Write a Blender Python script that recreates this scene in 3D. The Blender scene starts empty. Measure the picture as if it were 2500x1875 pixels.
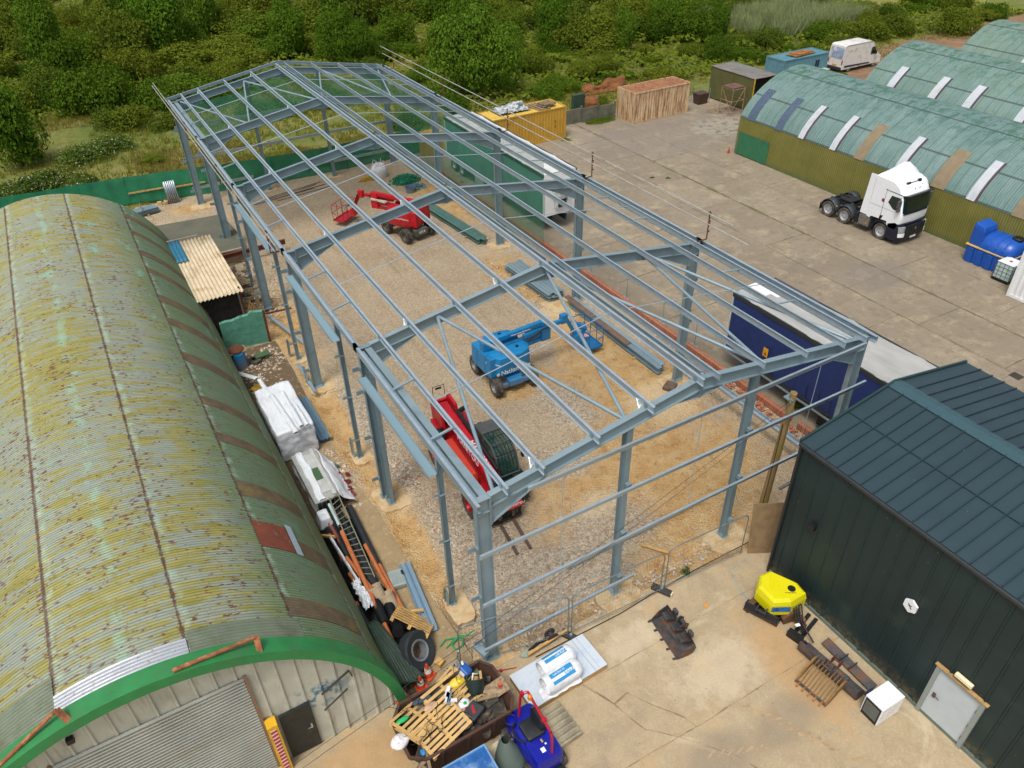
import bpy, math, random
from mathutils import Vector, Matrix, noise
R=math.radians; PI=math.pi
sc=bpy.context.scene; COL=sc.collection
random.seed(7)
# ---------------------------------------------------------------- materials
def lin(h):
    if isinstance(h,str):
        h=h.lstrip('#'); c=[int(h[i:i+2],16)/255 for i in (0,2,4)]
        return tuple((x/12.92 if x<=.04045 else ((x+.055)/1.055)**2.4) for x in c)+(1,)
    return tuple(h)+(1,) if len(h)==3 else h
class NT:
    def __init__(s,name):
        s.m=bpy.data.materials.new(name); s.m.use_nodes=True; s.t=s.m.node_tree; s.n=s.t.nodes
        s.b=s.n['Principled BSDF']; s.out=s.n['Material Output']
    def new(s,ty,**k):
        o=s.n.new(ty)
        for a,v in k.items(): setattr(o,a,v)
        return o
    def set(s,sock,v):
        if isinstance(v,bpy.types.NodeSocket): s.t.links.new(v,sock)
        elif v is not None:
            if sock.type=='RGBA' and not hasattr(v,'__len__'): v=(v,v,v,1)
            elif sock.type=='RGBA': v=lin(v)
            sock.default_value=v
    def co(s,kind='Object'):
        if kind=='Pos': return s.new('ShaderNodeNewGeometry').outputs['Position']
        return s.new('ShaderNodeTexCoord').outputs[kind]
    def map(s,v,scale=(1,1,1),rot=(0,0,0),loc=(0,0,0)):
        o=s.new('ShaderNodeMapping'); s.set(o.inputs[0],v); o.inputs['Scale'].default_value=scale; o.inputs['Rotation'].default_value=rot; o.inputs['Location'].default_value=loc
        return o.outputs[0]
    def noise(s,v,scale,detail=4,rough=.55,dist=0):
        o=s.new('ShaderNodeTexNoise'); s.set(o.inputs['Vector'],v); s.set(o.inputs['Scale'],scale); o.inputs['Detail'].default_value=detail; o.inputs['Roughness'].default_value=rough; o.inputs['Distortion'].default_value=dist
        return o.outputs['Fac']
    def vor(s,v,scale,feature='F1',out='Distance'):
        o=s.new('ShaderNodeTexVoronoi',feature=feature); s.set(o.inputs['Vector'],v); o.inputs['Scale'].default_value=scale
        return o.outputs[out]
    def sep(s,v):
        o=s.new('ShaderNodeSeparateXYZ'); s.set(o.inputs[0],v); return o.outputs
    def comb(s,x,y,z=0.0):
        o=s.new('ShaderNodeCombineXYZ'); s.set(o.inputs[0],x); s.set(o.inputs[1],y); s.set(o.inputs[2],z); return o.outputs[0]
    def ma(s,op,a,b=None,c=None,clamp=False):
        o=s.new('ShaderNodeMath',operation=op,use_clamp=clamp); s.set(o.inputs[0],a); s.set(o.inputs[1],b)
        if c is not None: s.set(o.inputs[2],c)
        return o.outputs[0]
    def rng(s,v,a,b,c=0.0,d=1.0):
        o=s.new('ShaderNodeMapRange'); s.set(o.inputs[0],v)
        for i,x in enumerate((a,b,c,d)): o.inputs[1+i].default_value=x
        return o.outputs[0]
    def mix(s,f,a,b,mode='MIX'):
        o=s.new('ShaderNodeMix',data_type='RGBA',blend_type=mode); s.set(o.inputs[0],f); s.set(o.inputs[6],a); s.set(o.inputs[7],b)
        return o.outputs[2]
    def bump(s,h,st=.5,dist=.02):
        o=s.new('ShaderNodeBump'); o.inputs['Strength'].default_value=st; o.inputs['Distance'].default_value=dist; s.set(o.inputs['Height'],h)
        s.t.links.new(o.outputs[0],s.b.inputs['Normal']); return o
    def col(s,c): s.set(s.b.inputs['Base Color'],c)
    def fin(s,rough=.6,metal=0.0,spec=None):
        s.set(s.b.inputs['Roughness'],rough); s.b.inputs['Metallic'].default_value=metal
        if spec is not None: s.b.inputs['Specular IOR Level'].default_value=spec
        return s.m
_MC={}
def M(name,c,rough=.55,metal=0.0,var=.12,vs=2.5,dirt=None,da=.5,ds=1.3,bump=0.0,bs=30,spec=None,mud=0,vary=0):
    """painted / plain surface: base colour, soft tonal variation, optional dirt or rust blotches"""
    if name in _MC: return _MC[name]
    m=NT(name); v=m.co('Object'); n=m.noise(v,vs,5,.6)
    c=lin(c); dk=tuple(x*(1-var*1.6) for x in c[:3])+(1,); lt=tuple(min(1,x*(1+var)) for x in c[:3])+(1,)
    k=m.mix(m.rng(n,.3,.7),dk,lt)
    if dirt:
        d=m.noise(v,ds,6,.7); d2=m.rng(d,.62-da*.3,.72-da*.1)
        k=m.mix(d2,k,lin(dirt))
    if vary: k=m.mix(m.ma('MULTIPLY',m.new('ShaderNodeObjectInfo').outputs['Random'],vary),k,m.mix(m.new('ShaderNodeObjectInfo').outputs['Random'],'#5a6a6e','#b9c4c6'))
    if mud: k=m.mix(m.ma('MULTIPLY',m.rng(m.ma('ADD',m.sep(v)[2],m.ma('MULTIPLY',m.noise(v,5,5,.7),-.9*mud)),-.4*mud,mud*.55,.9,0),m.rng(m.noise(v,9,4,.7),.35,.6,.4,1)),k,'#8d7a5e')
    m.col(k)
    if bump: m.bump(m.noise(v,bs,3),bump,.02)
    m.fin(m.rng(m.noise(v,6,3),.3,.7,max(0,rough-.1),min(1,rough+.12)),metal,spec)
    _MC[name]=m.m; return m.m
# ---------------------------------------------------------------- mesh builder
class MB:
    def __init__(s): s.v=[]; s.f=[]; s.uv=None
    def add(s,vs,fs,T=None):
        o=len(s.v)
        for p in vs:
            p=Vector(p)
            s.v.append(tuple(T@p) if T is not None else tuple(p))
        s.f+= [tuple(i+o for i in f) for f in fs]; return s
    def box(s,c,d,rz=0.0,T=None,rx=0.0,ry=0.0):
        x,y,z=[a/2 for a in d]
        vs=[(-x,-y,-z),(x,-y,-z),(x,y,-z),(-x,y,-z),(-x,-y,z),(x,-y,z),(x,y,z),(-x,y,z)]
        L=Matrix.Translation(c)@Matrix.Rotation(rz,4,'Z')@Matrix.Rotation(ry,4,'Y')@Matrix.Rotation(rx,4,'X')
        if T is not None: L=T@L
        return s.add(vs,[(0,3,2,1),(4,5,6,7),(0,1,5,4),(1,2,6,5),(2,3,7,6),(3,0,4,7)],L)
    def bb(s,x0,x1,y0,y1,z0,z1,T=None): return s.box(((x0+x1)/2,(y0+y1)/2,(z0+z1)/2),(abs(x1-x0),abs(y1-y0),abs(z1-z0)),T=T)
    def extr(s,poly,p0,p1,up=(0,0,1),T=None,p_end=None):
        p0=Vector(p0);p1=Vector(p1);d=(p1-p0).normalized();up=Vector(up)
        if abs(d.dot(up.normalized()))>.999: up=Vector((1,0,0))
        sx=d.cross(up).normalized(); uy=sx.cross(d).normalized(); n=len(poly)
        q=p_end or poly
        vs=[p0+sx*a+uy*b for a,b in poly]+[p1+sx*a+uy*b for a,b in q]
        fs=[(i,(i+1)%n,n+(i+1)%n,n+i) for i in range(n)]+[tuple(range(n-1,-1,-1)),tuple(range(n,2*n))]
        return s.add(vs,fs,T)
    def bar(s,p0,p1,w,h=None,up=(0,0,1),T=None):
        h=h or w; return s.extr([(-w/2,-h/2),(w/2,-h/2),(w/2,h/2),(-w/2,h/2)],p0,p1,up,T)
    def tube(s,p0,p1,r,n=8,r1=None,T=None,caps=True):
        r1=r if r1 is None else r1
        a=[(r*math.cos(2*PI*i/n),r*math.sin(2*PI*i/n)) for i in range(n)]; b=[(r1*math.cos(2*PI*i/n),r1*math.sin(2*PI*i/n)) for i in range(n)]
        return s.extr(a,p0,p1,(0,0,1),T,p_end=b)
    def path(s,pts,r,n=6,T=None):
        for a,b in zip(pts,pts[1:]): s.tube(a,b,r,n,T=T)
        return s
    def lathe(s,prof,c=(0,0,0),n=20,axis='Z',T=None):
        """prof: (radius, height) list; closed loop around the axis"""
        vs=[];fs=[];m=len(prof)
        for i in range(n):
            a=2*PI*i/n
            for r,h in prof: vs.append((r*math.cos(a),r*math.sin(a),h))
        for i in range(n):
            j=(i+1)%n
            for k in range(m-1): fs.append((i*m+k,j*m+k,j*m+k+1,i*m+k+1))
        L=Matrix.Translation(c)
        if axis=='X': L=L@Matrix.Rotation(PI/2,4,'Y')
        elif axis=='Y': L=L@Matrix.Rotation(-PI/2,4,'X')
        if T is not None: L=T@L
        return s.add(vs,fs,L)
    def prism(s,pts,lo,hi,axis='Z',T=None):
        """polygon pts in the plane across axis, from lo to hi along it"""
        n=len(pts); vs=[]
        for h in (lo,hi):
            for a,b in pts: vs.append((a,b,h) if axis=='Z' else ((h,a,b) if axis=='X' else (a,h,b)))
        fs=[(i,(i+1)%n,n+(i+1)%n,n+i) for i in range(n)]+[tuple(range(n-1,-1,-1)),tuple(range(n,2*n))]
        return s.add(vs,fs,T)
    def loft(s,rings,T=None,close=True):
        n=len(rings[0]); vs=[p for r in rings for p in r]; fs=[]
        for k in range(len(rings)-1):
            for i in range(n if close else n-1):
                j=(i+1)%n; fs.append((k*n+i,k*n+j,(k+1)*n+j,(k+1)*n+i))
        if close: fs+=[tuple(range(n-1,-1,-1)),tuple((len(rings)-1)*n+i for i in range(n))]
        return s.add(vs,fs,T)
    def grid(s,fn,nu,nv,T=None):
        vs=[fn(i/nu,j/nv) for i in range(nu+1) for j in range(nv+1)]
        fs=[(i*(nv+1)+j,(i+1)*(nv+1)+j,(i+1)*(nv+1)+j+1,i*(nv+1)+j+1) for i in range(nu) for j in range(nv)]
        return s.add(vs,fs,T)
    def build(s,name,mat,parent=None,smooth=False,bevel=0,fixn=True,sub=0):
        me=bpy.data.meshes.new(name); me.from_pydata(s.v,[],s.f); me.update()
        if mat: me.materials.append(mat)
        if fixn and len(s.f)<60000:
            import bmesh
            b=bmesh.new(); b.from_mesh(me); bmesh.ops.recalc_face_normals(b,faces=b.faces); b.to_mesh(me); b.free()
        if s.uv:
            l=me.uv_layers.new(name='UVMap')
            for lp in me.loops: l.data[lp.index].uv=s.uv[lp.vertex_index]
        o=bpy.data.objects.new(name,me); COL.objects.link(o)
        if parent: o.parent=parent
        if smooth:
            for p in me.polygons: p.use_smooth=True
            if smooth=='a':
                me.set_sharp_from_angle(angle=R(38))
        if bevel:
            b=o.modifiers.new('bevel','BEVEL'); b.width=bevel; b.segments=2; b.limit_method='ANGLE'; b.angle_limit=R(40)
        if sub:
            b=o.modifiers.new('sub','SUBSURF'); b.levels=b.render_levels=sub
        return o
def tag(o,label=None,cat=None,group=None,kind=None):
    if label: o['label']=label
    if cat: o['category']=cat
    if group: o['group']=group
    if kind: o['kind']=kind
    return o
def thing(name,label,cat,loc=(0,0,0),rz=0.0,group=None):
    o=bpy.data.objects.new(name,None); COL.objects.link(o); o.empty_display_size=.2
    o.location=loc; o.rotation_euler=(0,0,rz); return tag(o,label,cat,group)
def struct(mb,name,mat,**k): return tag(mb.build(name,mat,**k),kind='structure')
def kids(o): return [c for c in COL.objects if c.parent==o]
def copy_tree(o,parent=None):
    c=o.copy(); COL.objects.link(c)
    if parent: c.parent=parent
    for ch in list(o.children): copy_tree(ch,c)
    return c
def text(name,s,size,mat,parent,loc,rot,ext=.004,ax='CENTER',sx=1.0):
    cu=bpy.data.curves.new(name,'FONT'); cu.body=s; cu.size=size; cu.extrude=ext; cu.align_x=ax; cu.align_y='CENTER'
    t=bpy.data.objects.new('t',cu); COL.objects.link(t)
    dg=bpy.context.evaluated_depsgraph_get(); me=bpy.data.meshes.new_from_object(t.evaluated_get(dg))
    bpy.data.objects.remove(t); bpy.data.curves.remove(cu)
    me.materials.clear(); me.materials.append(mat)
    o=bpy.data.objects.new(name,me); COL.objects.link(o); o.parent=parent; o.location=loc; o.rotation_euler=rot; o.scale=(sx,1,1)
    return o
def ipoly(h,b,tf=.018,tw=.012):
    h/=2;b/=2;w=tw/2
    return [(-b,-h),(b,-h),(b,-h+tf),(w,-h+tf),(w,h-tf),(b,h-tf),(b,h),(-b,h),(-b,h-tf),(-w,h-tf),(-w,-h+tf),(-b,-h+tf)]
def zpoly(h=.2,b=.065,t=.006,s=1):
    return [(s*a,c) for a,c in [(-t/2,-h/2+t),(-b*.55,-h/2+t),(-b*.55,-h/2),(t/2,-h/2),(t/2,h/2-t),(b,h/2-t),(b,h/2),(-t/2,h/2)]]
def cpoly(h=.2,b=.07,t=.006,s=1):
    return [(s*a,c) for a,c in [(0,-h/2),(b,-h/2),(b,-h/2+.02),(b-t,-h/2+.02),(b-t,-h/2+t),(t,-h/2+t),(t,h/2-t),(b-t,h/2-t),(b-t,h/2-.02),(b,h/2-.02),(b,h/2),(0,h/2)]]
# ---------------------------------------------------------------- palette
STEEL=M('primed_steel','#7b9199',.45,.25,.08,1.2,dirt='#687c82',da=.25,vary=.2)
GALV=M('galvanised_steel','#95aab3',.42,.4,.1,2)
GALVB=M('galvanised_bright','#b6c6d0',.38,.6,.06,3,vary=.22)
RUSTRED=M('rusty_red_tube','#6b3b30',.75,.1,.25,8)
TUBE=M('scaffold_tube','#b4b0a6',.45,.3,.15,6,dirt='#8d7a66',da=.3)
BLACK=M('black_plastic','#17191b',.5,0,.2,4)
RUBBER=M('rubber','#3d3b38',.85,0,.25,5,dirt='#6e6250',da=.5,ds=4)
WOOD=M('sawn_timber','#c39c5e',.75,0,.18,6,bump=.2,bs=18)
OLDWOOD=M('weathered_timber','#8a765a',.85,0,.25,5,bump=.3,bs=14)
WHITE=M('white_paint','#e4e6e6',.4,0,.03,2,dirt='#c9c6bd',da=.12)
RUST=M('heavy_rust','#6d4026',.85,.1,.35,6,dirt='#3e2a20',da=.5,ds=2)
# ---------------------------------------------------------------- ground
def ell(m,xy,cx,cy,rx,ry,nz,soft=.35):
    x=m.ma('DIVIDE',m.ma('SUBTRACT',xy[0],cx),rx); y=m.ma('DIVIDE',m.ma('SUBTRACT',xy[1],cy),ry)
    d=m.ma('SQRT',m.ma('ADD',m.ma('MULTIPLY',x,x),m.ma('MULTIPLY',y,y)))
    d=m.ma('ADD',d,nz)
    return m.rng(d,1.0+soft*.4,1.0-soft,0,1)
def ground_mats():
    # rough grassland
    m=NT('rough_grassland'); p=m.co('Pos')
    a=m.noise(p,.09,5,.6); b=m.noise(p,1.6,6,.7); c=m.noise(p,9,4,.7)
    k=m.mix(m.rng(a,.38,.6),'#718030','#a39a4c'); k=m.mix(m.rng(b,.45,.75),k,'#4f6420'); k=m.mix(m.ma('MULTIPLY',c,.4),k,'#3c4a18')
    k=m.mix(m.rng(m.noise(p,.25,3),.62,.72,0,.7),k,'#9c8a58')
    m.col(k); m.bump(m.ma('ADD',b,c),1,.2); grass=m.fin(.95)
    # gravelled site floor
    m=NT('site_hardcore'); p=m.co('Pos'); xy=m.sep(p)
    n1=m.noise(p,.5,5,.6); n2=m.noise(p,5,6,.75); n3=m.noise(p,22,3,.7); v=m.vor(p,13); vc=m.vor(p,13,out='Color')
    g=m.mix(m.rng(n1,.35,.65),'#ab9474','#b7a384'); g=m.mix(m.rng(n2,.4,.7,0,.5),g,'#8f7c62')
    vs=m.sep(vc)[0]; g=m.mix(m.ma('MULTIPLY',m.rng(vs,.2,1),.4),g,'#d5c8b2'); g=m.mix(m.rng(n3,.55,.75,0,.65),g,'#74634d'); rt=m.noise(m.map(p,(2.2,.16,1),(0,0,.12)),1,5,.7); g=m.mix(m.rng(rt,.55,.7,0,.5),g,'#8f7b60'); g=m.mix(m.rng(m.noise(m.map(p,(1.6,.2,1),(0,0,-.5)),1,5,.7),.6,.72,0,.5),g,'#c2b192')
    nz=m.ma('MULTIPLY',m.ma('SUBTRACT',m.noise(p,.9,6,.65),.5),1.5)
    zones=[(9.5,3.6,5.6,3.9),(12.3,9.5,3.4,4.4),(13.4,21.0,1.6,3.8),(-.15,6.0,.75,4.2),(-.1,14.0,.85,6.0),(.2,23.5,1.3,4.4),(3.2,-.2,3.6,.8),(8.5,-.1,3.8,1.0),(-.6,42.0,1.8,.9),(8.6,12.0,2.2,1.3),(13.0,14.0,1.6,3),(14.8,34,1.6,5)]
    mask=None
    for z in zones:
        e=ell(m,xy,*z,nz); mask=e if mask is None else m.ma('MAXIMUM',mask,e)
    s1=m.noise(p,1.3,6,.65); sand=m.mix(m.rng(s1,.35,.65),'#b98f55','#c6a877'); sand=m.mix(m.rng(m.noise(p,2.3,5,.7),.52,.72),sand,'#8d6430')
    sand=m.mix(m.rng(n3,.5,.8,0,.45),sand,'#e0cda5'); 
    k=m.mix(mask,g,sand)
    # coarse stone patches
    nz2=m.ma('MULTIPLY',m.ma('SUBTRACT',m.noise(p,1.4,5,.65),.5),1.6); cm=None
    for z in [(1.9,3.6,1.5,4.2),(3.6,1.6,3.0,1.5),(6.6,2.6,1.9,1.6),(9.2,9.6,1.3,2.0),(1.0,12,.7,5),(7.2,6.6,1.3,1.2)]:
        e=ell(m,xy,*z,nz2); cm=e if cm is None else m.ma('MAXIMUM',cm,e)
    st=m.mix(vs,'#8b7c69','#c8bba4'); st=m.mix(m.rng(v,.0,.06,1,0),st,'#6e604d')
    k=m.mix(m.ma('MULTIPLY',cm,.85),k,st)
    # damp dark soil beside the old hut
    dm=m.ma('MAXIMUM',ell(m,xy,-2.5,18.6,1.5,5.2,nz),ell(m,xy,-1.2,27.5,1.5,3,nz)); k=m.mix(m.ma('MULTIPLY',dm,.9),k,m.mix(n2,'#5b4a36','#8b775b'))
    pale=None
    for z in [(12.9,7.6,1.7,1.5),(6.9,3.7,.9,.6),(3.4,6.7,1,.7),(13.6,16.8,1.6,1.1),(.2,8.2,.9,.9),(.4,17,.9,.9)]:
        e=ell(m,xy,*z,nz); pale=e if pale is None else m.ma('MAXIMUM',pale,e)
    k=m.mix(m.ma('MULTIPLY',pale,.6),k,'#d6c09a')
    m.col(k); m.bump(m.ma('ADD',m.ma('MULTIPLY',v,-1.5),m.ma('ADD',n2,n3)),.9,.05); site=m.fin(.95)
    # concrete, two tones
    def conc(name,c1,c2,c3,crack_s,warm):
        m=NT(name); p=m.co('Pos'); n1=m.noise(p,.25,5,.65); n2=m.noise(p,2.2,6,.7); n3=m.noise(p,30,3,.7)
        k=m.mix(m.rng(n1,.35,.65),c1,c2); k=m.mix(m.rng(n2,.45,.75,0,.55),k,c3)
        k=m.mix(m.rng(n3,.4,.75,0,.35),k,'#6b5d4a'); k=m.mix(m.rng(m.noise(p,60,2),.6,.8,0,.4),k,'#d9cbb2')
        k=m.mix(m.rng(m.noise(p,.45,4,.6,1.5),.6,.72,0,.55),k,warm)
        w=m.new('ShaderNodeTexVoronoi',feature='DISTANCE_TO_EDGE'); 
        wp=m.new('ShaderNodeVectorMath',operation='ADD'); m.set(wp.inputs[0],p)
        nn=m.new('ShaderNodeTexNoise'); nn.inputs['Scale'].default_value=1.3; nn.inputs['Detail'].default_value=6; m.set(nn.inputs['Vector'],p); m.set(wp.inputs[1],nn.outputs['Color'])
        m.set(w.inputs['Vector'],wp.outputs[0]); w.inputs['Scale'].default_value=crack_s
        cr=m.ma('MULTIPLY',m.rng(w.outputs['Distance'],.0,.006,1,0),m.rng(m.noise(p,.3,2),.5,.6)); k=m.mix(m.ma('MULTIPLY',cr,.4),k,'#7d6c54')
        return m,p,k,n2,n3
    m,p,k,n2,n3=conc('yard_concrete','#877c69','#968a75','#6f6555',.35,'#a99d86')
    xy=m.sep(p); nz=m.ma('MULTIPLY',m.ma('SUBTRACT',m.noise(p,.9,6,.65),.5),1.4)
    wn=m.new('ShaderNodeTexWhiteNoise',noise_dimensions='2D'); m.set(wn.inputs['Vector'],m.comb(m.ma('FLOOR',m.ma('DIVIDE',m.ma('SUBTRACT',xy[0],18.0),3.42)),m.ma('FLOOR',m.ma('DIVIDE',xy[1],4.6)))); k=m.mix(m.ma('MULTIPLY',wn.outputs['Value'],.38),k,'#6f6353'); k=m.mix(m.rng(m.noise(p,.7,6,.75),.52,.7,0,.6),k,'#b4a486'); k=m.mix(m.rng(m.noise(p,1.1,6,.75),.55,.75,0,.55),k,'#5f5547')
    st=m.ma('MAXIMUM',ell(m,xy,36,36,9,4.5,nz),ell(m,xy,31,10.5,2.4,1.6,nz)); k=m.mix(m.ma('MULTIPLY',st,.45),k,'#77706a')
    st=ell(m,xy,42,34.6,3.2,2.4,nz,.15); k=m.mix(m.ma('MULTIPLY',st,.5),k,m.mix(m.rng(m.noise(p,1.6,5),.5,.6),'#a09a88','#5a554c'))
    m.col(k); m.bump(m.ma('ADD',n2,n3),.3,.02); yard=m.fin(.9)
    m,p,k,n2,n3=conc('forecourt_concrete','#a69474','#b7a585','#8f7d63',.4,'#c4b89b')
    k=m.mix(m.rng(m.noise(p,.5,6,.75),.55,.68,0,.45),k,'#b48e5c'); k=m.mix(m.rng(m.noise(m.map(p,(1,1,1),(0,0,0),(7,3,0)),.35,6,.7),.56,.7,0,.6),k,'#857865'); k=m.mix(m.rng(m.noise(p,14,4,.75),.55,.75,0,.5),k,'#cfc0a2')
    xy=m.sep(p); nz=m.ma('MULTIPLY',m.ma('SUBTRACT',m.noise(p,1.1,6,.7),.5),1.6)
    k=m.mix(m.ma('MULTIPLY',m.ma('MAXIMUM',ell(m,xy,5.9,-4.0,1.7,1.0,nz),ell(m,xy,4.2,-1.8,1.4,.6,nz)),.28),k,'#d9cbb0'); k=m.mix(m.ma('MULTIPLY',m.ma('MAXIMUM',ell(m,xy,6.4,-6.3,1.5,.7,nz),ell(m,xy,3.9,-6.2,1.3,.8,nz)),.45),k,'#7d7262'); k=m.mix(m.ma('MULTIPLY',m.ma('MAXIMUM',ell(m,xy,8.0,-5.0,.9,2.2,nz),ell(m,xy,-4.5,-1.2,2,1,nz)),.4),k,'#b98a4c')
    m.col(k); m.bump(m.ma('ADD',n2,n3),.3,.02); fore=m.fin(.9)
    m,p,k,n2,n3=conc('old_path_concrete','#98835f','#a08a68','#715e43',.8,'#b7996a')
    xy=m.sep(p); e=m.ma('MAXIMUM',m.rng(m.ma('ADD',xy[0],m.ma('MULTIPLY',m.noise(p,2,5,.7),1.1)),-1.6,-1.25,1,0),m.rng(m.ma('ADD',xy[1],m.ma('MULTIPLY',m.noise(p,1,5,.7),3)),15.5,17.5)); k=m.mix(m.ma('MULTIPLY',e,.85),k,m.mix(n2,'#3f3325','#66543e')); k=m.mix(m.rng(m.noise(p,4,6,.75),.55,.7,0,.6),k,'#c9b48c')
    m.col(k); m.bump(m.ma('ADD',n2,n3),.4,.03); path=m.fin(.92)
    return grass,site,yard,fore,path
G_GRASS,G_SITE,G_YARD,G_FORE,G_PATH=ground_mats()
def sheet(name,pts,z,mat,kind='structure'):
    b=MB(); b.add([(x,y,z) for x,y in pts],[tuple(range(len(pts)))]); return tag(b.build(name,mat),kind=kind)
# land: fine near the camera, far sheet to the horizon
b=MB()
def gz(x,y):
    far=max(0,(y-48)/60); s=noise.noise(Vector((x*.06,y*.06,0)))*.9*min(1,far*3)
    return -.03+s*.6+max(0,(y-95))*.06
b.grid(lambda u,v:(-257.3+u*700,-119+v*700,gz(-257.3+u*700,-119+v*700)-(.9 if -5<(-257.3+u*700)<17 and -3<(-119+v*700)<43 else 0)),140,140)
struct(b,'ground',G_GRASS,smooth=True)
b=MB()
def sitez(x,y):
    e=min(1,max(0,min(x+3.9,16.4-x,y+.0,43.8-y)))
    h=noise.noise(Vector((x*.7,y*.7,3)))*.035*e
    for cx,cy,rx,ry,d in [(-.1,1.5,.7,1.7,.3),(2.9,.12,2.4,.42,.3),(7.2,.1,1.6,.42,.3),(2.2,.1,.9,.4,.2),(-.2,14,.55,5,.16),(-.1,6,.5,2.5,.14),(.3,24,1.0,3,.2)]:
        r=((x-cx)/rx)**2+((y-cy)/ry)**2
        if r<1: h-=d*(1-r)**.8*(1+.5*noise.noise(Vector((x*3,y*3,0))))
    return h+.0
b.grid(lambda u,v:(-4.2+u*21.0,-1.6+v*46,sitez(-4.2+u*21.0,-1.6+v*46)),150,330)
struct(b,'site_floor',G_SITE,smooth=True)
sheet('yard_concrete',[(16.8,-40),(110,-40),(110,33),(62,33),(53,36),(50,43.4),(29,43.2),(16.8,43.4)],.006,G_YARD)
sheet('forecourt_concrete',[(-30,-40),(16.8,-40),(16.8,-1.35),(10.2,-.95),(5.5,-.4),(3.0,-.36),(-.1,-.3),(-.62,.1),(-3.0,.1),(-30,.1)],.012,G_FORE)
# dirty concrete path between hut and frame
b=MB()
left=[(-3.1,.1),(-3.1,22)]; right=[(-.62,.1),(-.5,.4),(-.64,3.3),(-.70,5),(-.66,7.8),(-.78,9),(-.92,10.4),(-.85,14),(-.6,19),(-.62,22)]
b.prism([left[0]]+right+[left[1]],-.1,.02); struct(b,'side_path',G_PATH)
sheet('dirt_track',[(50,36),(110,33),(110,47),(80,46),(50,45)],.012,M('dirt_track','#86694d',.95,0,.2,.6,dirt='#6b5640',da=.5,ds=.5))
# slab joints in the concrete, dark weedy lines (thin sheets, real width)
JM=M('joint_dirt','#6f6450',.95,0,.3,2,dirt='#5a6038',da=.45,ds=.9)
JF=M('joint_dirt_pale','#9c8769',.95,0,.3,2,dirt='#6d5a44',da=.4,ds=.9)
def joint(name,pts,w,z,mat):
    b=MB(); q=[]
    for (x0,y0),(x1,y1) in zip(pts,pts[1:]):
        n=max(2,int(math.hypot(x1-x0,y1-y0)/.3))
        for i in range(n): q.append((x0+(x1-x0)*i/n,y0+(y1-y0)*i/n))
    q.append(pts[-1]); vs=[];fs=[]
    for i,(x,y) in enumerate(q):
        a=q[max(0,i-1)]; c=q[min(len(q)-1,i+1)]; dx,dy=c[0]-a[0],c[1]-a[1]; L=math.hypot(dx,dy)
        ww=w*(.35+1.3*abs(noise.noise(Vector((x*.9,y*.9,5)))*1.6)); j=.04*noise.noise(Vector((x,y,2)))
        nx,ny=-dy/L,dx/L; vs+=[(x+nx*(ww/2+j),y+ny*(ww/2+j),z),(x-nx*(ww/2-j),y-ny*(ww/2-j),z)]
        if i: fs.append((2*i-2,2*i-1,2*i+1,2*i))
    b.add(vs,fs); return struct(b,name,mat)
for x,w in ((31.7,.15),(28.4,.06),(24.8,.07),(35.4,.06),(21.2,.05)): joint('slab_joint',[(x,-12),(x,43)],w,.011,JM)
rr=random.Random(3)
for i,x in enumerate((18,21.2,24.8,28.4,31.7,35.4)):
    x1=(21.2,24.8,28.4,31.7,35.4,38.2)[i]; y=-11+rr.random()*3
    while y<42: joint('slab_joint',[(x,y),(x1,y+rr.uniform(-.05,.05))],.035 if rr.random()<.65 else .08,.0105,JM); y+=rr.choice((4.3,4.6,6.2))
joint('slab_joint',[(-.9,-1.0),(2.8,-2.3),(6.4,-2.25),(10,-2.3)],.035,.017,JF)
joint('slab_joint',[(3.4,-5.1),(10,-5.15)],.04,.017,JF); joint('slab_joint',[(-3,-4.9),(3.9,-5.1)],.035,.017,JF)
joint('slab_joint',[(1.96,-2.31),(2.4,-3.3),(2.7,-4.4),(3.4,-5.1),(4.4,-6.3),(5.1,-8),(5.2,-9)],.05,.018,JF)
joint('slab_joint',[(2.4,-3.3),(2.95,-3.2),(3.35,-3.9),(3.9,-4.7),(4.03,-5.1)],.05,.019,JF)
joint('slab_joint',[(2.7,-3.9),(3.35,-3.9)],.025,.0185,JF)
# pale concrete footings round the columns, brick dwarf-wall footing
PADM=M('footing_concrete','#c2ab84',.9,0,.12,3,dirt='#ab8650',da=.5,ds=1.6,bump=.2)
def pad(x,y,rx,ry,z=.03):
    rr=random.Random(int(x*31+y*17)); n=22; pts=[]
    for i in range(n):
        a=2*PI*i/n; k=(abs(math.cos(a))**9+abs(math.sin(a))**9)**-.111; k*=rr.uniform(.9,1.1); pts.append((x+rx*k*math.cos(a),y+ry*k*math.sin(a)))
    b=MB(); b.prism(pts,-.25,z); return struct(b,'footing_pad',PADM)
for x,y,rx,ry in [(.05,8.3,.62,.75),(.15,17,.6,.65),(.1,42.0,.9,.6),(4.87,-.2,.75,.5),(9.8,-.1,.8,.55),(.0,2.2,.42,.6),(13.9,17.2,.9,.7),(14.5,8.4,.7,.6),(14.6,25.4,.7,.6),(-.05,11.2,.4,.5),(4.9,42.4,.5,.4),(9.8,42.3,.5,.4),(14.6,.1,.7,.6),(14.65,34,.6,.5),(-.05,19.7,.4,.4),(.1,.05,.6,.45)]: pad(x,y,rx,ry)
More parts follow.
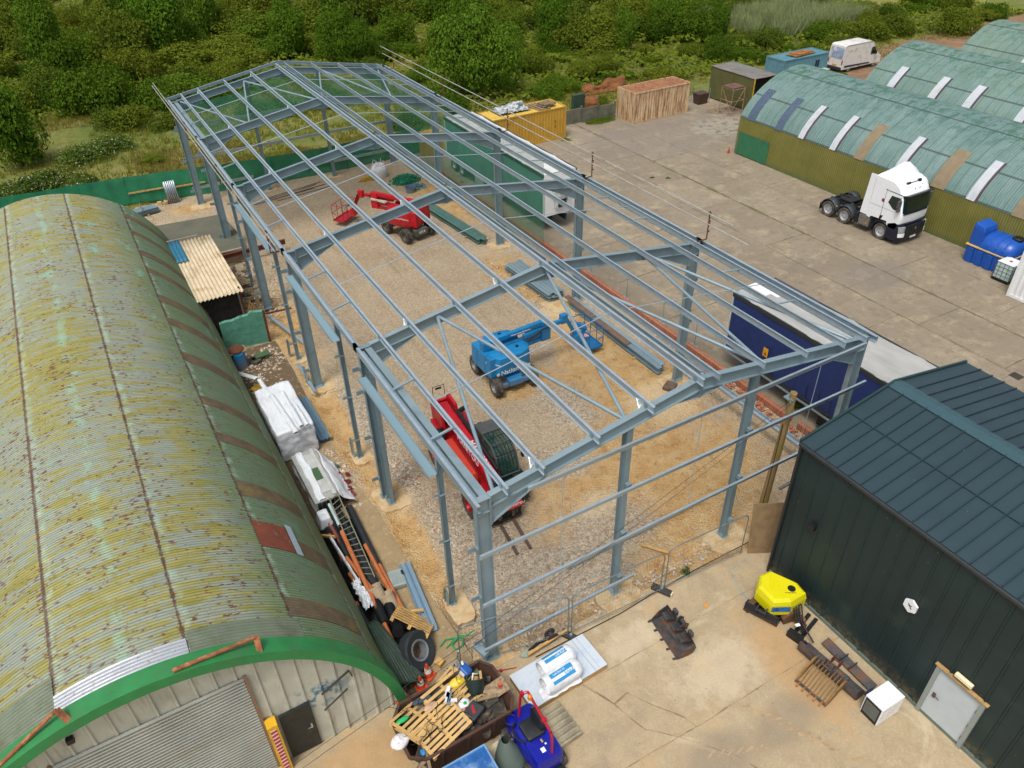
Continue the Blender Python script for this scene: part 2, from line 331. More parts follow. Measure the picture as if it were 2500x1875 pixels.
# blue survey paint lines on the forecourt and stains
BP=M('blue_paint','#5f97ad',.8,0,.2,6,dirt='#a99a7a',da=.45,ds=4)
joint('paint_mark',[(10.0,-1.2),(8.9,-1.3),(8.5,-2.3),(8.6,-2.9)],.045,.02,BP)
TM=M('tyre_mark','#9a8464',.95,0,.1,5,dirt='#b79d77',da=.8,ds=4)
for k in range(7): joint('tyre_mark',[(3.7+.26*k,-6.0-.1*k),(4.0+.26*k,-5.9-.12*k)],.08,.02,TM)
for k in range(12): joint('tyre_mark',[(5.6+.13*k,-5.3-.25*k),(5.95+.13*k,-5.45-.25*k)],.12,.0205,TM)
# loose stones
def stones(name,spots,smin,smax,mat,seed):
    rr=random.Random(seed); b=MB()
    for cx,cy,rx,ry,n in spots:
        for _ in range(n):
            a=rr.random()*2*PI; r=rr.random()**.5; x=cx+rx*r*math.cos(a); y=cy+ry*r*math.sin(a); s=rr.uniform(smin,smax)*(.6+.8*rr.random()**3)
            z=sitez(x,y)+s*.25 if -4<x<16.5 and y>-.2 else .02+s*.2
            o=[]
            for d in ((1,0,0),(0,1,0),(-1,0,0),(0,-1,0),(0,0,1)): 
                k=s*rr.uniform(.6,1.15); o.append((x+d[0]*k,y+d[1]*k,z+d[2]*k*.7))
            t=rr.random()*PI; ca,sa=math.cos(t),math.sin(t); o=[(x+(p[0]-x)*ca-(p[1]-y)*sa,y+(p[0]-x)*sa+(p[1]-y)*ca,p[2]) for p in o]
            b.add(o,[(0,1,4),(1,2,4),(2,3,4),(3,0,4)])
    return tag(b.build(name,mat,fixn=False),kind='stuff')
m=NT('crushed_stone'); p=m.co('Pos'); c=m.vor(p,9,out='Color'); s=m.sep(c)
k=m.mix(s[0],'#8e8272','#cdbfa8'); k=m.mix(m.rng(s[1],.93,.95),k,'#a8714f'); m.col(k); STONE=m.fin(.9)
tag(stones('gravel',[(1.9,3.6,1.7,4.4,5200),(3.8,1.6,3.2,1.6,3200),(6.8,2.8,2.2,1.8,1800),(9.4,9.6,1.6,2.3,1200),(1.1,12,.9,5,1500),(8,8,6,7,1500),(7,22,7,18,2500),(13.6,27,1,9,900),(7,41.6,7,1.3,700)],.018,.042,STONE,5),'pale crushed stone spread over the floor inside the frame','gravel')
tag(stones('loose_grit',[(6,-3.2,6,2.6,420),(27,12,10,22,500),(-.5,-3,2,2,120)],.008,.02,M('grit','#6a5f50',.95,0,.3,9),77),'small dark grit and debris scattered over the concrete','grit')
tag(stones('rubble',[(1.15,9.3,.45,1.0,260),(1.0,5.6,.5,.9,120),(-1.25,10.5,.4,2.2,200),(.3,26,1.6,2.5,330),(.6,30,1.2,2.5,200),(-1.2,20.5,.6,1.3,140),(3,-.15,2.6,.4,160),(7.4,-.1,1.8,.4,110),(16.4,7,.35,7,320),(.2,1.2,.7,1.2,60),(-2.3,18.5,1.0,3,260),(12.5,21,1,4,220),(36.5,42.3,.6,.5,40)],.05,.11,STONE,8),'broken brick and lumps of rubble along trench edges','rubble')
# ---------------------------------------------------------------- steel building frame
BAY=8.5; W=14.71; HE=7.06; HA=8.19; MID=W/2
def rz_(x): return HE+(HA-HE)*(1-abs(x-MID)/MID)          # top of rafter
fr=thing('steel_building_frame','unclad grey steel portal frame building with purlins, standing over the gravel floor','building frame')
IP=ipoly(.42,.19)
for i in range(6):
    y=i*BAY
    for sx,x in ((1,0.0),(-1,W)):
        b=MB(); b.extr(ipoly(.44,.19),(x,y,.02),(x,y,HE-.02),up=(1,0,0)); b.box((x,y,.04),(.55,.32,.03))
        for s_ in (-.2,.2):
            for t_ in (-.11,.11): b.tube((x+s_,y+t_,.05),(x+s_,y+t_,.11),.014,6)
        b.box((x,y,HE-.01),(.46,.2,.02)); b.box((x,y,HE-.52),(.40,.17,.014)); b.box((x+sx*.235,y,HE-.5),(.02,.21,1.05))
        c=b.build('column',STEEL,fr)
        lev=[1.0,3.1,5.2,6.2] if x==0 else [1.0,3.1,5.2]
        if i in (0,5): lev=[1.0,3.1,5.2]
        for z in lev:
            q=MB(); q.box((x-sx*.36,y+.05,z),(.28,.01,.17)); q.box((x-sx*.24,y,z),(.04,.16,.19)); q.build('cleat',STEEL,c)
        # rafter with haunch
        b=MB(); x0=x+sx*.245; x1=MID+ (-sx)*.0
        up=Vector((-(HA-HE)*sx,0,MID)).normalized()
        d=.20
        b.extr(IP,(x0,y,rz_(x0)-d),(MID-sx*.01,y,HA-d),up=up)
        hl=1.75
        tip=rz_(x0+sx*hl)-.40; root=HE-.98
        b.prism([(x0,rz_(x0)-.38),(x0,root),(x0+sx*hl,tip)],y-.006,y+.006,'Y')
        b.bar((x0,y,root),(x0+sx*hl,y,tip),.19,.016)
        if sx==1 or True:
            ax=MID-sx*.9; b.prism([(ax,rz_(ax)-.4),(MID-sx*.01,HA-.42),(MID-sx*.01,HA-.66)],y-.006,y+.006,'Y'); b.bar((ax,y,rz_(ax)-.41),(MID-sx*.012,y,HA-.68),.17,.014)
        b.box((MID-sx*.02,y,HA-.36),(.02,.2,.66))
        b.build('rafter',STEEL,fr)
PXL=[.6,1.72,3.5,5.35,7.12]; PXR=[W-7.02+.06,W-5.1,W-3.2,W-1.4,W-.32]
lines=[(x,1) for x in PXL]+[(x,-1) for x in PXR]
for x,s in lines:
    up=Vector((-s*(HA-HE),0,MID)).normalized(); z=rz_(x)+.135
    for k in range(5):
        y0=k*BAY+(-.36 if k==0 else -.35); y1=(k+1)*BAY+(.36 if k==4 else .35)
        b=MB(); dz=.008*(k%2)
        b.extr(zpoly(.23,.072,.007,s),(x,y0,z+dz),(x+.004*(k%2),y1,z+dz),up=up)
        p=b.build('purlin',GALVB,fr)
    for k in range(6):
        q=MB(); q.box((x-s*.02,k*BAY,rz_(x)+.09),(.012,.12,.19)); q.build('cleat',STEEL,fr) if (k in (0,1)) else None
# ridge liner tray lying beside ridge purlins
for k in range(5):
    b=MB(); b.bar((7.42,k*BAY+.1,HA+.14),(7.42,(k+1)*BAY-.1,HA+.14),.07,.012); b.bar((7.42,k*BAY+.1,HA+.04),(7.42,(k+1)*BAY-.1,HA+.04),.012,.2); b.build('ridge_tie_channel',STEEL,fr)
# eaves members outside the columns
for x,s in ((-.30,1),(W+.30,-1)):
    for k in range(5):
        y0=k*BAY-(.35 if k==0 else .15); b=MB(); b.extr(cpoly(.25,.1,.007,s),(x,y0,HE+.0),(x,(k+1)*BAY+.2,HE+.0)); b.build('eaves_beam',GALVB,fr)
        b=MB(); x2=x+s*.17; b.extr(cpoly(.18,.075,.007,s),(x2,k*BAY+.15,HE-.16),(x2,(k+1)*BAY-.15,HE-.16)); b.build('eaves_rail',GALV,fr)
# flat struts between the two near frames and far frames (portal bracing)
def portal(y0,y1):
    s=1 if y1>y0 else -1
    for x in (.12,):
        b=MB(); b.extr(ipoly(.42,.23),(x,y0+s*.12,6.82),(x,y1-s*.12,6.82)); b.build('portal_beam',STEEL,fr)
        b=MB(); b.extr(ipoly(.34,.17),(-.02,y1-s*.42,.03),(-.02,y1-s*.42,6.65),up=(0,1,0)); b.box((-.02,y1-s*.42,.04),(.3,.45,.03)); b.build('portal_post',STEEL,fr)
portal(0,8.5); portal(42.5,34.0)
# thin tube ties between eaves beam and first purlin, roof plane
for x0,x1 in ((-.12,PXL[0]),(W-.3-.0,W+.2)):
    for k in range(5):
        for f in (.33,.66):
            y=(k+f)*BAY; b=MB()
            if x0<1: b.bar((x0,y,HE+.05),(x1,y,rz_(x1)+.1),.07,.05)
            else: b.bar((W-1.4,y,rz_(W-1.4)+.1),(W-.3,y,rz_(W-.3)+.1),.07,.04)
            b.build('eaves_tie',GALV,fr)
# sag rods
for k in range(5):
    y=(k+.5)*BAY
    for s in (0,1):
        xs=PXL if s==0 else PXR; a,c=(xs[0],xs[-1])
        b=MB(); b.tube((a,y,rz_(a)+.1),(c,y+.02,rz_(c)+.1),.016,6); b.build('sag_rod',GALVB,fr)
# roof bracing
def br(p,q):
    b=MB(); b.tube(p,q,.058,10)
    for a,c in ((p,q),(q,p)):
        d=(Vector(c)-Vector(a)).normalized(); b.bar(a,Vector(a)+d*.25,.015,.14)
    b.build('roof_brace',GALV,fr,smooth='a')
zz=lambda x:rz_(x)-.12
for ya,yb in ((8.42,.12),(34.08,42.4)):
    for f in (lambda x:x,lambda x:W-x):
        br((f(2.8),ya,zz(2.8)),(f(.42),yb,zz(.5))); br((f(2.85),ya,zz(2.8)),(f(4.7),yb,zz(4.7))); br((f(7.3),ya,zz(7.3)-.1),(f(4.74),yb,zz(4.74)))
# side door posts (slim) with their C-sections
for y in (2.5,11.2,19.7,28.2):
    b=MB(); b.extr(ipoly(.17,.15,.012,.01),(-.1,y,.02),(-.1,y,HE-.1),up=(1,0,0)); b.box((-.1,y,.03),(.26,.24,.02)); c=b.build('door_post',STEEL,fr)
    for z in (1.0,3.2,5.2): q=MB(); q.box((-.27,y-.02,z),(.2,.01,.12)); q.box((-.1,y-.09,z),(.2,.03,.04)); q.build('cleat',GALV,c)
for y0,y1,z in ((8.1,2.4,6.14),(16.5,10.6,6.24),(25.2,19.1,6.3)):
    b=MB(); b.extr([(-.15,-.03),(.15,-.03),(.15,.05),(.142,.05),(.142,-.022),(-.142,-.022),(-.142,.05),(-.15,.05)],(-.36,y0,z),(-.36,y1,z)); b.build('door_head_channel',M('zinc_channel','#7f9aa5',.5,.1,.02,2),fr)
# props at feet: leaning rail offcuts bolted to door posts
for x,y,h,l in ((-.26,2.55,.75,.0),(-.3,11.3,1.0,.05),(-.33,17.5,.95,-.2),(-.35,19.9,1.1,.25)):
    b=MB(); b.extr(cpoly(.2,.08,.006),(x,y+l,.03),(x,y,h),up=(0,1,0)); b.build('splice_rail',GALV,fr)
# gable posts and rails, near and far
for y,s in ((0,1),(42.5,-1)):
    for x in (4.87,9.82):
        b=MB(); b.extr(ipoly(.25,.2,.014,.01),(x,y+s*.1,.02),(x,y+s*.1,rz_(x)-.42),up=(0,1,0)); b.box((x,y+s*.1,.03),(.32,.38,.02)); c=b.build('gable_post',STEEL,fr)
        for z in (.98,3.1,5.2): q=MB(); q.box((x,y-s*.12,z),(.16,.16,.14)); q.build('cleat',STEEL,c)
def rail(p,q,n='gable_rail'):
    p=Vector(p);q=Vector(q); b=MB(); b.extr(zpoly(.21,.075,.008,1),p,q); return b.build(n,GALVB,fr)
for x0,x1,z in ((1.25,14.45,7.02),(-.3,15.1,5.2),(-.3,15.1,3.1),(-.35,5.35,.98)): rail((x0,-.3,z),(x1,-.3,z))
for x0,x1,z in ((-.35,15.0,5.3),(-.35,15,3.15),(-.3,4.0,1.05),(9.9,15,.95)): rail((x0,42.85,z),(x1,42.85,z))
# sloping verge rail above the far gable
rail((-.35,43.05,7.1),(7.3,43.05,8.4),'verge_rail'); rail((7.3,43.05,8.4),(14.9,43.05,7.1),'verge_rail')
for x,z0,z1 in ((7.35,3.1,7.0),(2.38,.98,6.95),(12.4,3.0,7.0)):
    b=MB(); b.tube((x,-.3,z0),(x+.0,-.3,z1),.014,6); b.build('sag_rod',GALVB,fr)
# side rails on the right at low level
for y0,y1 in ((-.3,8.4),):
    b=MB(); b.extr(cpoly(.22,.2,.008,1),(15.0,y1,.95),(15.0,y0,.95),up=(1,0,.3)); b.build('side_rail',GALVB,fr)
b=MB(); b.extr(cpoly(.12,.22,.008,1),(-.36,-.28,.62),(-.5,.25,.62)); b.build('side_rail',GALV,fr)
# knee braces: light flat hooks at purlin joints
for x in (1.72,5.35):
    for k in range(6):
        b=MB(); b.bar((x+.04,k*BAY+.25,rz_(x)+.02),(x-.25,k*BAY+.1,rz_(x)-.3),.03,.01); b.bar((x+.04,k*BAY+.5,rz_(x)+.1),(x-.1,k*BAY+.15,rz_(x)-.12),.03,.01); b.build('purlin_stay',M('bright_zinc','#d4d9dc',.4,.4,.05),fr)
# thin strut beams leaning at the left foot between third and fourth frames
b=MB(); b.bar((-.3,24.3,.25),(.6,20.6,.12),.16,.1); b.bar((-.35,16.2,.3),(-.28,19.2,.1),.14,.08); 
tag(b.build('steel_angle','' or GALV),'grey steel angles lying between the feet of left side columns','steel angle')
# ---------------------------------------------------------------- netting
def netmat(name,c,sp,open_,fold=.0):
    m=NT(name); v=m.co('UV'); s=m.sep(v)
    a=m.ma('FRACT',m.ma('MULTIPLY',m.ma('ADD',s[0],s[1]),1/sp)); d=m.ma('FRACT',m.ma('MULTIPLY',m.ma('SUBTRACT',s[0],s[1]),1/sp))
    g=m.ma('MAXIMUM',m.ma('LESS_THAN',a,.26),m.ma('LESS_THAN',d,.26))
    al=m.ma('MAXIMUM',m.ma('MULTIPLY',g,.75),1-open_); al=m.ma('MULTIPLY',al,m.rng(m.noise(v,.35,3),.3,.7,.75,1.1),clamp=True)
    m.set(m.b.inputs['Alpha'],al); m.col(c); return m.fin(.8)
def netgrid(fn,nu,nv,ufn):
    b=MB(); b.grid(fn,nu,nv); b.uv=[ufn(i/nu,j/nv) for i in range(nu+1) for j in range(nv+1)]; return b
NETG=netmat('green_safety_net','#0b4f33',.17,.45)
def f(u,v):
    x=.5+u*13.7; y=34.2+v*8.2; sg=.55*math.sin(PI*u)*math.sin(PI*v)+.12*noise.noise(Vector((x*.4,y*.4,0)))
    return (x,y,rz_(x)-.55-sg)
b=netgrid(f,30,18,lambda u,v:(u*14,v*8)); tag(b.build('safety_net',NETG,smooth=True),'green fall-arrest net slung under the farthest roof bay','safety net')
NETS=netmat('green_side_net','#2c7a60',.13,.72)
def f2(u,v):
    y=20.8+u*21.3; lo=.2+1.6*(1-u)**3+.25*noise.noise(Vector((y*.5,1,0))); z=lo+v*(6.9-lo)
    if u<.08: pass
    x=15.05+.12*noise.noise(Vector((y*.6,z*.5,4)))+.05*math.sin(y*2+z)
    return (x,y,z)
b=netgrid(f2,60,16,lambda u,v:(u*21,v*6)); tag(b.build('debris_netting',NETS,smooth=True),'green mesh curtain hanging from right eaves in front of trailer','netting')
# ---------------------------------------------------------------- edge protection
def guard(name,label,x,ys,y0,y1,z0,hgt,off,tubes):
    t=thing(name,label,'guardrail')
    for y in ys:
        b=MB(); b.tube((x,y,z0),(x,y,z0+hgt),.028,8); b.bar((x-off,y,z0+.02),(x,y,z0+.02),.035,.04)
        for dz in tubes: b.box((x,y,z0+dz),(.1,.09,.08)); b.box((x+.05,y,z0+dz-.35),(.08,.05,.05))
        b.build('post',RUSTRED,t)
    for i,dz in enumerate(tubes):
        b=MB(); b.tube((x-.045,y0[i],z0+dz),(x-.045,y1[i],z0+dz),.026,8); b.build('tube',TUBE,t,smooth='a')
    return t
guard('scaffold_guardrail','white double tube handrail on red posts along right eaves of frame',W+.42,[8.3,16.6,24.9,33.2,41.4],(6.9,6.0),(43.5,43.2),7.2,1.25,.5,(1.15,.7))
guard('scaffold_guardrail','white double tube handrail on rusty posts along left eaves of frame',-.5,[18.4,27.7,35.9],(16.8,17.2),(46.3,47.2),6.5,1.1,-.5,(1.0,.6))
# ---------------------------------------------------------------- boundary screens
m=NT('green_debris_mesh'); p=m.co('Object'); n=m.noise(p,1.2,5,.6); k=m.mix(m.rng(n,.35,.65),'#126b4c','#1f8560'); k=m.mix(m.rng(m.noise(p,25,2),.5,.7,0,.4),k,'#0d5a40'); m.col(k); m.set(m.b.inputs['Alpha'],.93); MESHG=m.fin(.8)
DKG=M('dark_green_post','#153f33',.6,0,.1)
fp=[(-34,48),(-24,47.2),(-18,46.5),(-12,45.8),(-7.2,45.4),(-4.3,45.1),(-1.6,44.6),(.8,44.1),(3.4,43.7),(5.6,43.4),(8.2,43.2),(11.2,43.15),(14.3,43.2),(17.6,43.3)]
t=thing('mesh_fence','long green debris mesh fence closing the rear of the site','fence')
for i,((x0,y0),(x1,y1)) in enumerate(zip(fp,fp[1:])):
    b=MB(); b.grid(lambda u,v:(x0+(x1-x0)*u+.03*noise.noise(Vector((u*9+i*7,v*3,0))),y0+(y1-y0)*u+.06*noise.noise(Vector((u*5+i*3,v*3,1))),.05+v*(1.96+.02*math.cos(u*2*PI))),14,5); b.build('mesh_panel',MESHG,t,smooth=True)
for x,y in fp:
    b=MB(); b.tube((x,y+.04,0),(x,y+.04,2.02),.035,8); b.build('post',DKG,t)
for i,j in ((5,6),(6,7),(10,11)):
    b=MB(); b.bar((fp[i][0],fp[i][1]-.08,.85),(fp[j][0],fp[j][1]-.08,.95),.04,.1); b.build('timber_rail',WOOD,t)
# dwarf brick wall along the right side
m=NT('red_brick'); p=m.co('Object'); bt=m.new('ShaderNodeTexBrick'); m.set(bt.inputs['Vector'],m.map(p,(1,1,1),(0,0,PI/2)))
bt.inputs['Scale'].default_value=1; bt.inputs['Brick Width'].default_value=.105; bt.inputs['Row Height'].default_value=.3; bt.inputs['Mortar Size'].default_value=.012; bt.offset=0
for a,c in (('Color1','#b0623f'),('Color2','#96492f'),('Mortar','#9a8a74')): bt.inputs[a].default_value=lin(c)
k=m.mix(m.rng(m.noise(p,.8,4),.5,.7,0,.5),bt.outputs['Color'],'#c0805c'); m.col(k); BRICK=m.fin(.9)
b=MB()
for y0,y1 in ((-.2,3.0),(3.5,8.2),(8.2,20.0),(20.0,38.5)):
    b.bb(16.72,16.98,y0,y1,.0,.32)
t=b.build('dwarf_wall',BRICK); tag(t,'low red brick wall running along right side of the frame','wall')
b=MB(); rr=random.Random(4)
for i in range(95): b.box((16.35+rr.uniform(-.25,.3),rr.uniform(-.2,9),.06+rr.random()*.06),(.215,.1,.065),rz=rr.random()*PI)
tag(b.build('brick_rubble',BRICK),'loose red bricks scattered beside the dwarf wall','bricks',kind='stuff')
# tall thin fence posts between yard and site
for y in (10.2,12.7,15.8,19.2):
    b=MB(); b.tube((17.25,y,0),(17.25,y,1.5),.02,6); b.box((17.25,y,.05),(.12,.5,.1)); tag(b.build('fence_post',GALV),'slim grey fence post beside the low brick wall','post',group='slim posts beside the brick wall')
# utility pole and wires
t=thing('utility_pole','leaning weathered timber pole by the corner of dark green shed','pole')
m=NT('pole_timber'); p=m.co('Object'); n=m.noise(m.map(p,(6,6,.7)),1,6,.7); k=m.mix(m.rng(n,.3,.7),'#6e5838','#a58a5c'); m.col(m.mix(m.rng(m.noise(p,1,3),.5,.65,0,.7),k,'#8a7a2e')); m.bump(n,.5,.02); POLE=m.fin(.85)
b=MB(); b.tube((11.75,.12,0),(11.62,-.12,6.0),.16,14,.115); b.build('pole',POLE,t,smooth='a')
b=MB(); b.box((11.6,-.05,5.75),(.3,.34,.06)); b.tube((11.45,-.2,5.7),(11.45,-.2,5.86),.03,8); b.tube((11.8,.1,5.7),(11.8,.1,5.86),.03,8); b.build('bracket',GALV,t)
b=MB()
def cat(p,q,sag,n=26):
    p=Vector(p);q=Vector(q); return [p.lerp(q,i/n)-Vector((0,0,sag*4*(i/n)*(1-i/n))) for i in range(n+1)]
b.path(cat((11.45,-.2,5.85),(-16.5,-4.6,4.9),.5),.006,5); t=b.build('overhead_wire',BLACK); tag(t,'upper of two thin wires strung from pole across the old hut front','wire')
b=MB(); b.path(cat((11.5,-.25,5.7),(-16.5,-4.6,4.7),.62),.006,5); tag(b.build('overhead_wire',BLACK),'lower of two thin wires strung from pole across the old hut front','wire')
b=MB(); b.path([(11.75,.1,5.6),(11.2,-.3,3.2),(10.3,-.9,.4),(8,-.7,.1),(6.2,-.72,.1),(4.5,-.8,.05),(1.2,-.75,.05)],.016,6); tag(b.build('site_cable',BLACK),'black cable trailing from pole along the foot of the wire fence','cable')
# ---------------------------------------------------------------- corrugated curved roofs
def curved(prof,y0,y1,pitch,amp,name,mat,parent,lift=0.0,spp=4,step=1,smooth=True):
    """prof: (x,z) section points from left foot to right foot; corrugations run round the section"""
    n=len(prof); nrm=[]; arc=[0]
    for i in range(n):
        a=prof[max(0,i-1)];c=prof[min(n-1,i+1)]; dx,dz=c[0]-a[0],c[1]-a[1]; L=math.hypot(dx,dz); nrm.append((-dz/L,dx/L))
        if i: arc.append(arc[-1]+math.hypot(prof[i][0]-prof[i-1][0],prof[i][1]-prof[i-1][1]))
    y0=round(y0/pitch*spp)*pitch/spp+pitch/spp/2*0; nu=max(2,round((y1-y0)/pitch*spp)); y1=y0+nu*pitch/spp; vs=[];uv=[]
    for k in range(nu+1):
        y=y0+(y1-y0)*k/nu; o=lift+amp*math.sin(2*PI*y/pitch)
        for i,(x,z) in enumerate(prof): vs.append((x+nrm[i][0]*o,y,z+nrm[i][1]*o)); uv.append((y,arc[i]))
    fs=[(k*n+i,(k+1)*n+i,(k+1)*n+i+1,k*n+i+1) for k in range(nu) for i in range(n-1)]
    b=MB(); b.v=vs; b.f=fs; b.uv=uv
    return b.build(name,mat,parent,smooth=smooth,fixn=False)
def arcpts(cx,cz,r,a0,a1,n): return [(cx+r*math.sin(R(a0+(a1-a0)*i/n)),cz+r*math.cos(R(a0+(a1-a0)*i/n))) for i in range(n+1)]
HX,HR=-9.04,6.0; HY=32.8
def hut_mat():
    m=NT('weathered_hut_sheet'); uv=m.co('UV'); s=m.sep(uv); v=s[1]; u=s[0]
    arc0=HR*PI/2
    # v: arc length from the left foot, crown at arc0
    st=m.noise(m.map(uv,(3.4,.5,1)),1,7,.75); st2=m.noise(m.map(uv,(13,1.1,1)),1,5,.72); big=m.noise(m.map(uv,(.16,.4,1)),1,4,.6)
    yel=m.mix(m.rng(m.noise(m.map(uv,(5,.6,1)),1,4,.7),.35,.65),'#827d32','#9d9655')
    blu=m.mix(m.rng(st2,.35,.65),'#7f8a88','#969c80')
    k=m.mix(m.rng(m.ma('ADD',m.ma('MULTIPLY',st,.85),m.ma('MULTIPLY',big,.35)),.565,.62),yel,blu)
    k=m.mix(m.rng(st2,.56,.70,0,.55),k,'#aca97e')
    # greener towards the right-hand side, mint patches
    wob=m.ma('MULTIPLY',m.ma('SUBTRACT',m.noise(m.map(uv,(.35,.5,1)),1,5,.65),.5),4.2)
    ang=m.ma('DIVIDE',m.ma('SUBTRACT',v,arc0),HR*PI/180)   # degrees from crown
    g=m.rng(m.ma('ADD',ang,m.ma('MULTIPLY',wob,4)),26,40)
    grn=m.mix(m.rng(st2,.35,.65),'#48694f','#6f8f72'); grn=m.mix(m.rng(st,.45,.65,0,.7),grn,'#716c40')
    k=m.mix(m.ma('MULTIPLY',g,m.rng(st2,.2,.65,.55,1)),k,grn)
    mint=m.rng(m.noise(m.map(uv,(.5,.9,1),(0,0,0),(3,5,0)),1,5,.7),.60,.68); far=m.rng(u,10,24); k=m.mix(m.ma('MULTIPLY',mint,m.ma('ADD',m.ma('MULTIPLY',far,.7),.15)),k,'#78b5a4')
    c=m.ma('ABSOLUTE',m.ma('SUBTRACT',ang,m.ma('MULTIPLY',m.ma('SUBTRACT',m.noise(m.map(uv,(.4,0,1)),1,4,.7),.5),9))); k=m.mix(m.ma('MULTIPLY',m.rng(c,.6,1.8,.65,0),m.rng(m.noise(m.map(uv,(1.6,1.2,1)),1,5,.75),.47,.56)),k,'#8fb39c')
    low=m.rng(ang,55,75); k=m.mix(m.ma('MULTIPLY',low,m.rng(m.noise(m.map(uv,(.6,.8,1)),1,4),.35,.6)),k,m.mix(st2,'#4f6b45','#77743f'))
    # rust flecks, denser near crown, stretched along the sheet
    fl=m.noise(m.map(uv,(14,4.2,1)),1,3,.6); dens=m.noise(m.map(uv,(.5,.7,1)),1,3,.6)
    thr=m.rng(dens,.3,.62,.69,.575); f=m.ma('GREATER_THAN',fl,thr); f=m.ma('MULTIPLY',f,m.rng(ang,30,62,1,.15)); k=m.mix(m.ma('MULTIPLY',f,.95),k,'#663427')
    # rusty lap joints
    for a,w in ((-42,.9),(-15,1.0),(12.4,.8),(38.6,.9),(65,.5)):
        d=m.ma('ABSOLUTE',m.ma('SUBTRACT',ang,a+.0)); j=m.noise(m.map(uv,(10,.5,1)),1,2); dd=m.ma('SUBTRACT',d,m.ma('MULTIPLY',m.ma('SUBTRACT',j,.35),w*1.6)); k=m.mix(m.rng(dd,.05,.35,1,0),k,m.mix(m.noise(uv,2,2),'#6b3d2c','#3f3a30'))
        pl=m.rng(m.ma('ABSOLUTE',m.ma('SUBTRACT',ang,a+1.1)),.2,1.5,.55,0); k=m.mix(m.ma('MULTIPLY',pl,m.rng(m.noise(m.map(uv,(3,3,1)),1,3),.45,.6)),k,'#a9c2ae')
    # sheet side laps
    fr_=m.ma('FRACT',m.ma('DIVIDE',u,2.35)); k=m.mix(m.rng(fr_,.0,.012,.35,0),k,'#5b4a38')
    k=m.mix(m.rng(m.ma('SINE',m.ma('MULTIPLY',u,2*PI/.1)),-1,.1,.42,0),k,'#4a4d36')
    m.col(k); m.bump(st2,.1,.02); return m.fin(.62,.15)
hut=thing('corrugated_hut','big half-round hut with rusty yellow and green corrugated roof','hut')
curved(arcpts(HX,0,HR,-90,90,72),.0,HY,.1,.013,'roof',hut_mat(),hut)
BRN=M('brown_corrugated','#655742',.8,0,.2,3,dirt='#7a6a3a',da=.3)
for y,w in ((31.0,.75),(28.6,.62),(25.9,.75),(23.7,.6),(20.6,.8),(18.3,.65),(15.2,.8),(11.9,.62),(9.5,.62),(6.6,.8),(1.3,.75)):
    curved(arcpts(HX,0,HR,38.9,64 if y<29 else 66,16),y-w/2,y+w/2,.1,.013,'rooflight_strip',BRN,hut,lift=.012)
curved(arcpts(HX,0,HR,38.4,50,8),3.75,4.95,.1,.013,'repair_sheet',M('red_oxide_sheet','#7f4531',.7,.1,.15,3,dirt='#a09a80',da=.2),hut,lift=.02)
curved(arcpts(HX,0,HR,50,52.6,3),3.7,5.1,.2,.002,'flashing_strip',M('pale_flashing','#a9bcc4',.5,.2,.05),hut,lift=.04)
curved(arcpts(HX,0,HR,52.6,66,6),3.7,4.5,.1,.013,'rooflight_strip',BRN,hut,lift=.012)
GG=M('green_grey_sheet','#6c7662',.55,.1,.1,2,dirt='#5c6048',da=.3)
curved(arcpts(HX,0,HR,13,40,20),.0,.85,.1,.014,'repair_sheet',GG,hut,lift=.03)
curved(arcpts(HX,0,HR,-45,-15,20),.0,1.2,.1,.014,'repair_sheet',GG,hut,lift=.03)
curved(arcpts(HX,0,HR,-15,12.6,20),.0,.62,.1,.014,'repair_sheet',M('bare_zinc_sheet','#a8adb2',.45,.3,.06,2,dirt='#8a4c38',da=.12,ds=6),hut,lift=.035)
# green verge trim round the arch
GT=M('green_trim_paint','#2a7c42',.55,0,.1,2,dirt='#3a6f42',da=.35); GTD=GT
vs=[];n=72
b=MB()
def ring(r,y): return [(HX+r*math.sin(R(a)),y,r*math.cos(R(a))) for a in [ -90+180*i/n for i in range(n+1)]]
rs=[ring(6.1,.12),ring(6.1,-.36),ring(5.82,-.38),ring(5.82,-.35),ring(6.07,-.33),ring(6.07,.12)]
for r_ in rs: b.v+=r_
for k in range(5):
    for i in range(n): b.f.append((k*(n+1)+i,k*(n+1)+i+1,(k+1)*(n+1)+i+1,(k+1)*(n+1)+i))
b.build('verge_trim',GT,hut,smooth='a')
# rusty angle irons lying over the trim
RA=M('rusty_angle_iron','#8f5a3a',.8,.1,.3,5,dirt='#c08a5a',da=.3,ds=4)
def rimp(a,y,r=6.16): return (HX+r*math.sin(R(a)),y,r*math.cos(R(a)))
for a0,a1 in ((8.5,26),(-36,-13)):
    b=MB(); b.bar(rimp(a0,-.30,6.18),rimp(a1,-.05,6.34),.09,.05); b.bar(rimp(a1,-.05,6.36),rimp(a1+1,-.30,6.05),.14,.05); b.build('rusty_angle',RA,hut)
